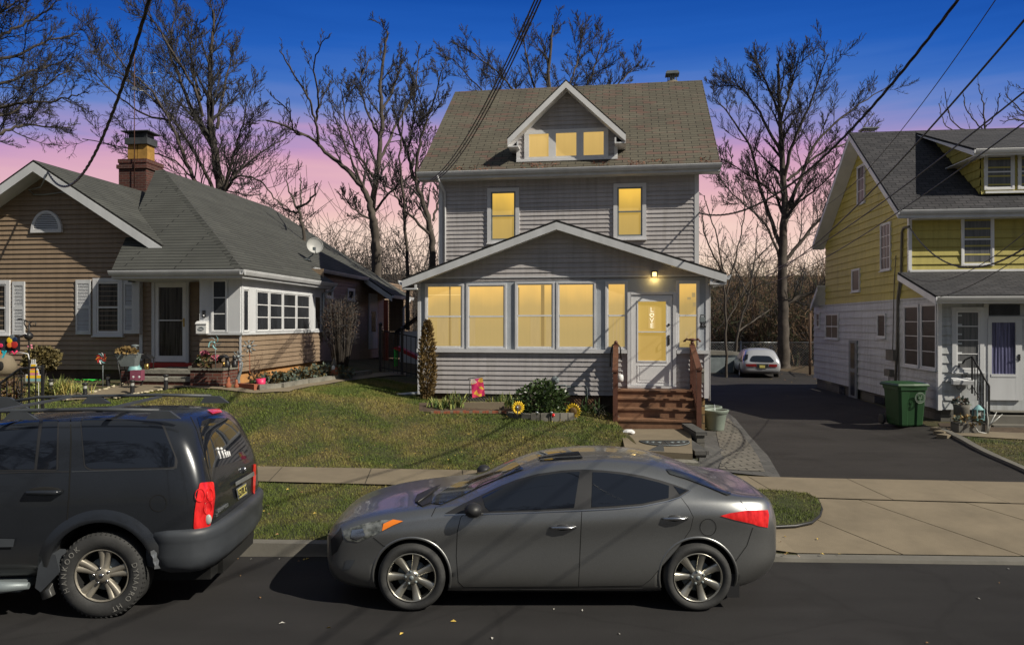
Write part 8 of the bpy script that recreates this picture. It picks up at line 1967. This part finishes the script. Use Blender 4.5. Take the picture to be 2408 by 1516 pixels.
b = px_obj(10, 860, 13.6); T = thing('garden_stone', 'beige sculpted stone figure below the birthday banner', 'statue', b); zz9 = H-(862-CY)*13.6/F-b.z; mb = MB(); mb.lathe([(.001, zz9-.15), (.22, zz9-.12), (.2, zz9+.05), (.12, zz9+.2), (.001, zz9+.24)], (0, 0, 0), 14); mb.build('stone', M['concrete'], T)
mb = MB(); mb.ball((.06, -.18, zz9+.02), (.05, .05, .09), 0, 10, 6); mb.ball((-.12, -.18, zz9-.02), (.045, .05, .05), 0, 10, 6); mb.build('opening', M['dark'], T)

# ================================================================ back fences and yard things
def picket(label, pts, h, name='metal_fence', step=.13, mat='black'):
    T = thing(name, label, 'fence', (pts[0][0], pts[0][1], 0)); o = V((pts[0][0], pts[0][1], 0))
    for i, (a, b) in enumerate(zip(pts, pts[1:])):
        a, b = V((*a, 0)), V((*b, 0)); n = int((b-a).length/step); mb = MB()
        for k in range(n+1): p = a.lerp(b, k/n)-o; z = g(p.x+o.x, p.y+o.y); mb.box(p.x-.009, p.x+.009, p.y-.009, p.y+.009, z, z+h)
        za, zb_ = g(a.x, a.y), g(b.x, b.y)
        for zz8 in (.12, h-.02): mb.tube([a-o+V((0, 0, za+zz8)), b-o+V((0, 0, zb_+zz8))], .018, 5)
        mb.build('fence_panel', M[mat], T, clean=False)
    for p in pts: mb = MB(); q = V((*p, 0))-o; z = g(*p); mb.box(q.x-.04, q.x+.04, q.y-.04, q.y+.04, z-.1, z+h+.12); mb.ball((q.x, q.y, z+h+.16), .06, 0, 8, 6); mb.build('post', M[mat], T)
picket('black metal picket fence with gate closing the gap left of the grey house', [(-3.95, 22.2), (-3.3, 22.2), (-2.5, 22.2)], 1.25)
def chainlink(label, pts, h):
    T = thing('chain_link_fence', label, 'fence', (pts[0][0], pts[0][1], 0)); o = V((pts[0][0], pts[0][1], 0))
    for i, (a, b) in enumerate(zip(pts, pts[1:])):
        a, b = V((*a, 0)), V((*b, 0)); L = (b-a).length; n = int(L/.16); mb = MB(); za = g(a.x, a.y)
        for k in range(-8, n):
            for d in (1, -1):
                s0, s1 = k*.16/L, (k*.16+h)/L; z0_, z1_ = (0, h) if d > 0 else (h, 0)
                c0, c1 = max(0, s0), min(1, s1)
                if c1 <= c0: continue
                f0_, f1_ = (c0-s0)/(s1-s0), (c1-s0)/(s1-s0); p = a.lerp(b, c0)-o; q = a.lerp(b, c1)-o; p.z = za+lerp(z0_, z1_, f0_); q.z = za+lerp(z0_, z1_, f1_); w = V((0, 0, .008)); mb.face([p-w, q-w, q+w, p+w])
        mb.tube([a-o+V((0, 0, za+h)), b-o+V((0, 0, za+h))], .03, 5); mb.build('wire_mesh', M['galv'], T, clean=False)
    for p in pts: mb = MB(); q = V((*p, 0))-o; z = g(*p); mb.tube([(q.x, q.y, z-.1), (q.x, q.y, z+h+.1)], .04, 6); mb.build('post', M['galv'], T)
chainlink('grey chain link fence across the back of the driveway lot', [(11.2, 45), (14, 45.2), (16.8, 45.4), (19.6, 44.5), (16.9, 40.0), (15.5, 35.5)], 1.5)
T = thing('fence_post', 'tall rusty pole standing by the rear corner of the yellow house', 'post', (15.4, 38.2, 0)); mb = MB(); mb.tube([(0, 0, -.1), (0, 0, 3.2)], .07, 8); mb.lathe([(.09, .6), (.12, .7), (.09, .8)], (0, 0, 0), 10); mb.build('pole', M['barkbrown'], T)
# covered white tub by the wagon, pipes, small sheds behind
T = thing('covered_tub', 'boxy white storage tub with a lid left of the silver wagon', 'storage box', (11.05, 40.5, g(11, 40.5))); mb = MB(); mb.box(-1.0, 1.2, -.6, .6, 0, .95); mb.build('tub', M['steelgrey'], T); mb = MB(); mb.prism([(-1.1, .96), (1.3, .96), (1.2, 1.12), (-.2, 1.2), (-1.0, 1.1)], lambda p, y: (p[0], y, p[1]), -.68, .68); mb.build('lid', M['concrete2'], T)
def shed(label, x, y0, Y, w, d, hw, hr, wall_, roof_, name='shed'):
    X = (x-CX)/F*Y; T = thing(name, label, 'shed', (X, Y, 0), 0); zt9 = H-(y0-CY)*Y/F; mb = MB(); siding(mb, [(-w/2, -.5), (w/2, -.5), (w/2, zt9-hr), (-w/2, zt9-hr)], lambda a, z, o=0: (a, -o, z), .2, .02); mb.box(-w/2, w/2, .02, d, -.5, zt9-hr); mb.build('wall', M[wall_], T)
    mb = MB(); [slab(mb, [(-w/2-.3, -.4, zt9-hr), (w/2+.3, -.4, zt9-hr), (w/2+.1, d/2, zt9), (-w/2-.1, d/2, zt9)], .08), slab(mb, [(-w/2-.1, d/2, zt9), (w/2+.1, d/2, zt9), (w/2+.3, d+.4, zt9-hr), (-w/2-.3, d+.4, zt9-hr)], .08)]; mb.build('roof', [M[roof_], M['dark']], T)
    mb = MB(); mb.box(-w*.2, w*.05, -.05, -.02, -.5, zt9-hr-.5); mb.build('door', M['steelgrey'], T)
M['roofpale'] = m_plain('pale_grey_roofing', (.30, .32, .36), .7, .15, 1)
M['roofred'] = m_plain('red_metal_roof', (.30, .05, .03), .7, .15, 1)
shed('pale grey roofed shed far behind the driveway next to the yellow house', 1868, 772, 56, 3.8, 4, 2, .7, 'barkbrown', 'roofpale'); shed('long low red roofed shed behind the big tree', 1795, 788, 60, 5.5, 4, 2, .35, 'brickdark', 'roofred'); shed('small cream gabled shed behind the chain link fence', 1905, 788, 52, 3.2, 3, 2, .5, 'whiteside', 'roofpale')
T = thing('far_sign', 'tiny blue and white sign on a pole behind the driveway', 'sign', ((1677-CX)/F*55, 55, 0)); mb = MB(); mb.tube([(0, 0, 0), (0, 0, 2.2)], .05, 6); mb.build('pole', M['galv'], T); mb = MB(); mb.box(-.28, .28, -.05, -.02, 1.3, 2.3); mb.build('panel', M['whitepl'], T); mb = MB(); mb.box(-.2, .2, -.06, -.051, 1.8, 2.15); mb.build('symbol', M['blue'], T)
T = thing('slide', 'red plastic play slide behind the black picket fence', 'slide', (-3.4, 25.5, g(-3.4, 25.5))); mb = MB(); mb.prism([(-.7, .75), (-.5, .8), (.9, .1), (.9, 0)], lambda p, y: (p[0], y, p[1]), -.3, .3); mb.build('chute', M['redpaint'], T); mb = MB(); [mb.tube([(-.6, s*.25, 0), (-.6, s*.25, .75)], .03, 6) for s in (-1, 1)]; mb.build('legs', M['limegreen'], T)
T = thing('playhouse', 'pale grey plastic playhouse behind the black fence', 'playhouse', (-3.6, 29, g(-3.6, 29))); mb = MB(); mb.box(-.8, .8, 0, 1.2, 0, 1.3); mb.build('wall', M['whitepl'], T); mb = MB(); [slab(mb, [(0, -.15, 2.0), (s*1.05, -.15, 1.25), (s*1.05, 1.35, 1.25), (0, 1.35, 2.0)], .06) for s in (-1, 1)]; mb.build('roof', [M['roofpale'], M['dark']], T)
# ================================================================ overhead wires
def wire(label, a, b, sag, r, group=None, n=24, twist=False):
    a, b = V(a), V(b); pts = [a.lerp(b, i/n)-V((0, 0, sag*4*(i/n)*(1-i/n))) for i in range(n+1)]
    ex = [b+((b-a)+V((0, 0, 4*sag)))*t_ for t_ in (.15, .3, .5, .75)]; pts += ex
    mb = MB()
    if twist:
        m = 160; L = [a.lerp(b, i/m)-V((0, 0, sag*4*(i/m)*(1-i/m))) for i in range(m+1)]+[b+((b-a)+V((0, 0, 4*sag)))*(i/m) for i in range(1, 110)]
        for ph in (0, 2.1, 4.2): mb.tube([p+V((cos(i*.5+ph), 0, sin(i*.5+ph)))*r*.75 for i, p in enumerate(L)], r*.62, 5, 0, False)
    else: mb.tube(pts, r, 6, 0, False)
    o = mb.build('power_line', M['black'], None, clean=False); return tag(o, label, 'power line', group)
g_ = 'overhead power and service lines'
hk = FL.pv(112, 404, vg-.55); A0_ = FL.W(hk.x, hk.y, hk.z)
wire('thick twisted service cable swooping down to the tan house gable', A0_, P(356, -20, 9.0), 1.15, .020, g_, twist=True)
for i, (xa, ya, xb, yb) in enumerate(((1010, 425, 1263, -12), (1018, 424, 1270, -12), (1026, 423, 1277, -12))):
    wire(['left', 'middle', 'right'][i]+' one of three service wires dropping to the left eave of the grey house', P(xa, ya, 18.3), P(xb, yb, 8.5), .35, .011, g_)
wire('thick sagging cable at upper right running in front of the big tree', P(1640, 500, 19), P(2262, -14, 9), .9, .017, g_, twist=True)
wire('thin wire at upper right crossing the yellow house roof corner', P(1905, 500, 24), P(2350, -14, 9), .5, .007, g_)
wire('heavy cable crossing the yellow house gable from the right edge', P(1800, 650, 30), P(2440, 10, 9), .5, .016, g_)
wire('middle wire crossing the shed dormer of the yellow house', P(1800, 640, 30), P(2440, 190, 9), .3, .012, g_); wire('lowest wire crossing the yellow roof toward the right edge', P(1800, 668, 30), P(2440, 265, 9), .3, .010, g_)
am = FR_.pu(2139, 536, us-.1); am = FR_.W(us-.1, am.y, am.z)
wire('twisted service drop hanging from the yellow house mast', am, P(2440, 560, 12), .75, .014, g_, twist=True)
wire('thin phone wire low across the yellow house porch roof', P(2118, 640, 20.5), P(2440, 520, 10), .5, .006, g_); wire('second thin phone wire over the yellow house porch roof', P(2200, 700, 18.9), P(2440, 575, 10), .12, .007, g_)
# ---------------------------------------------------------------- grass and fallen leaves
import numpy as np
def m_grass():
    t = NT('grass_blades'); v = t.coord('Object')
    a = t.noise(v, .9, 4, .6); b = t.noise(v, 30, 3, .8)
    gr = t.ramp(b, [(.3, (.045, .070, .010)), (.7, (.16, .205, .030))]); st = t.ramp(b, [(.3, (.10, .075, .022)), (.72, (.46, .37, .11))])
    f = t.ramp(a, [(.44, (0, 0, 0)), (.66, (.85, .85, .85))]); t.col(t.mix(f, gr, st)); return t.set(Roughness=.8)
M['grassblade'] = m_grass()
def inside(poly, x, y):
    c = False; n = len(poly)
    for i in range(n):
        (x0, y0), (x1, y1) = poly[i], poly[(i+1) % n]
        if (y0 > y) != (y1 > y) and x < (x1-x0)*(y-y0)/(y1-y0)+x0: c = not c
    return c
walkpoly = WALK
def grassy(name, label, box, n, seed, h, test, zo=0):
    rs = np.random.RandomState(seed); verts = []; faces = []
    X = rs.uniform(box[0], box[1], n); Y = rs.uniform(box[2], box[3], n); A = rs.uniform(0, 2*pi, n); Hh = rs.uniform(.5, 1.25, n)*h; L = rs.uniform(-.7, .7, (n, 2))
    cnt = 0
    for i in range(n):
        x, y = X[i], Y[i]
        if not test(x, y): continue
        z = g(x, y)-.004+zo; w = .0035+.0005*(y-8); c, s = cos(A[i])*w, sin(A[i])*w; q = Hh[i]*(.75+.5*noise.noise(V((x*1.7, y*1.7, 3))))
        verts += [(x-c, y-s, z), (x+c, y+s, z), (x+L[i, 0]*q, y+L[i, 1]*q, z+q)]; faces.append((cnt, cnt+1, cnt+2)); cnt += 3
    me = bpy.data.meshes.new(name); me.from_pydata(verts, [], faces); me.materials.append(M['grassblade']); o = bpy.data.objects.new(name, me); col.objects.link(o); return tag(o, label, 'grass', kind='stuff')
bedp = [(p.x, p.y) for p in pts_]
def t_lawn(x, y):
    if y < ySf(x)+.02: return False
    if x > 2.24: return False
    if inside(walkpoly, x, y) or inside(bedp, x, y): return False
    if math.hypot(x-bc.x, (y-bc.y)/.75) < .74 and y < bc.y: return False
    l = FM.loc(V((x, y, 0)))
    if uL-.0 < l.x and l.y > -.28: return False
    l2 = FL.loc(V((x, y, 0)))
    return not (l2.x < uw and l2.y > -.1) 
grassy('lawn_grass', 'short patchy green and straw coloured grass of the front lawn', (-8.8, 2.3, 12.0, 20.5), 190000, 1, .055, t_lawn)
grassy('left_lawn_grass', 'short grass of the lawn behind the black fence at left', (-13, -8.0, 12.6, 17.3), 40000, 2, .05, lambda x, y: t_lawn(x, y))
grassy('verge_grass', 'yellowing grass strip between kerb and sidewalk', (-5.2, 4.3, 8.4, 11.8), 80000, 3, .055, lambda x, y: yK(x)+.18 < y < ySn(x)-.02 and x < 2.6 and not inside(patch, x, y))
grassy('verge_grass', 'short green grass on the rounded verge corner behind the sedan', (1.5, 5, 8.5, 11.5), 30000, 5, .045, lambda x, y: inside(patch, x, y), .075)
RL = gpoly([(2222, 1016), (2262, 1035), (2330, 1070), (2450, 1130), (2560, 1130), (2560, 1045), (2240, 1026)])
grassy('right_lawn_grass', 'shaded corner lawn right of the driveway', (7.5, 13, 11.3, 18.0), 26000, 4, .045, lambda x, y: inside(RL, x, y))
rs = random.Random(8); mb = MB()
M['grit'] = m_plain('white_grit', (.5, .48, .44), .8, .3)
M['leaf1'] = m_plain('fallen_leaf_gold', (.55, .38, .08), .7, .4, 30); M['leaf2'] = m_plain('fallen_leaf_brown', (.30, .17, .08), .8, .4, 30)
for k in range(520):
    r = rs.random()
    if r < .50: x, y = rs.uniform(-8.5, 2.2), rs.uniform(12.2, 16.6)
    elif r < .75: x, y = rs.uniform(-5, 4), rs.uniform(8.75, 11.0)
    elif r < .86: x, y = rs.uniform(-6, 7), rs.uniform(4.6, 8.3)
    elif r < .93: x, y = rs.uniform(-5, 4), yK(0)-rs.uniform(.02, .12)
    else: x, y = rs.uniform(12, 16), rs.uniform(30, 40)
    z = (0 if y < yK(x) else g(x, y)+.03); s = rs.uniform(.012, .03)*(1 if y < 20 else 3); a = rs.uniform(0, 6.28); c_, s_ = cos(a)*s, sin(a)*s
    mb.face([(x-c_, y-s_, z+.004), (x+s_*.5, y-c_*.5, z+.008+rs.uniform(0, .01)), (x+c_, y+s_, z+.006), (x-s_*.5, y+c_*.5, z+.01+rs.uniform(0, .012))], 2 if (y < yK(x) and rs.random() < .6) else rs.randrange(2))
o = mb.build('fallen_leaves', [M['leaf1'], M['leaf2'], M['grit']], None, clean=False); tag(o, 'scattered gold and brown fallen leaves on lawn and street', 'fallen leaves', kind='stuff')
# fallen leaves lodged in the main roof gutter
mb = MB()
for k in range(420):
    t_ = rs.random(); u = lerp(eu0+.3, eu1-.2, t_); 
    if noise.noise(V((u*1.1, 0, 0))) < -.05: continue
    v_0 = ve+rs.uniform(-.05, .22)**1; z = zr(v_0)+.015; a = rs.uniform(0, 6.28); s = .035; mb.face([(u-cos(a)*s, v_0-sin(a)*s, z), (u+sin(a)*s*.5, v_0-cos(a)*s*.5, z+.02), (u+cos(a)*s, v_0+sin(a)*s, z+.01)])
o = mb.build('gutter_leaves', M['terracotta']); o.location = FM.O; o.rotation_euler = (0, 0, -FM.th); tag(o, 'rust brown leaves lodged along the eave of the grey house', 'fallen leaves', kind='stuff')
bpy.context.view_layer.update()
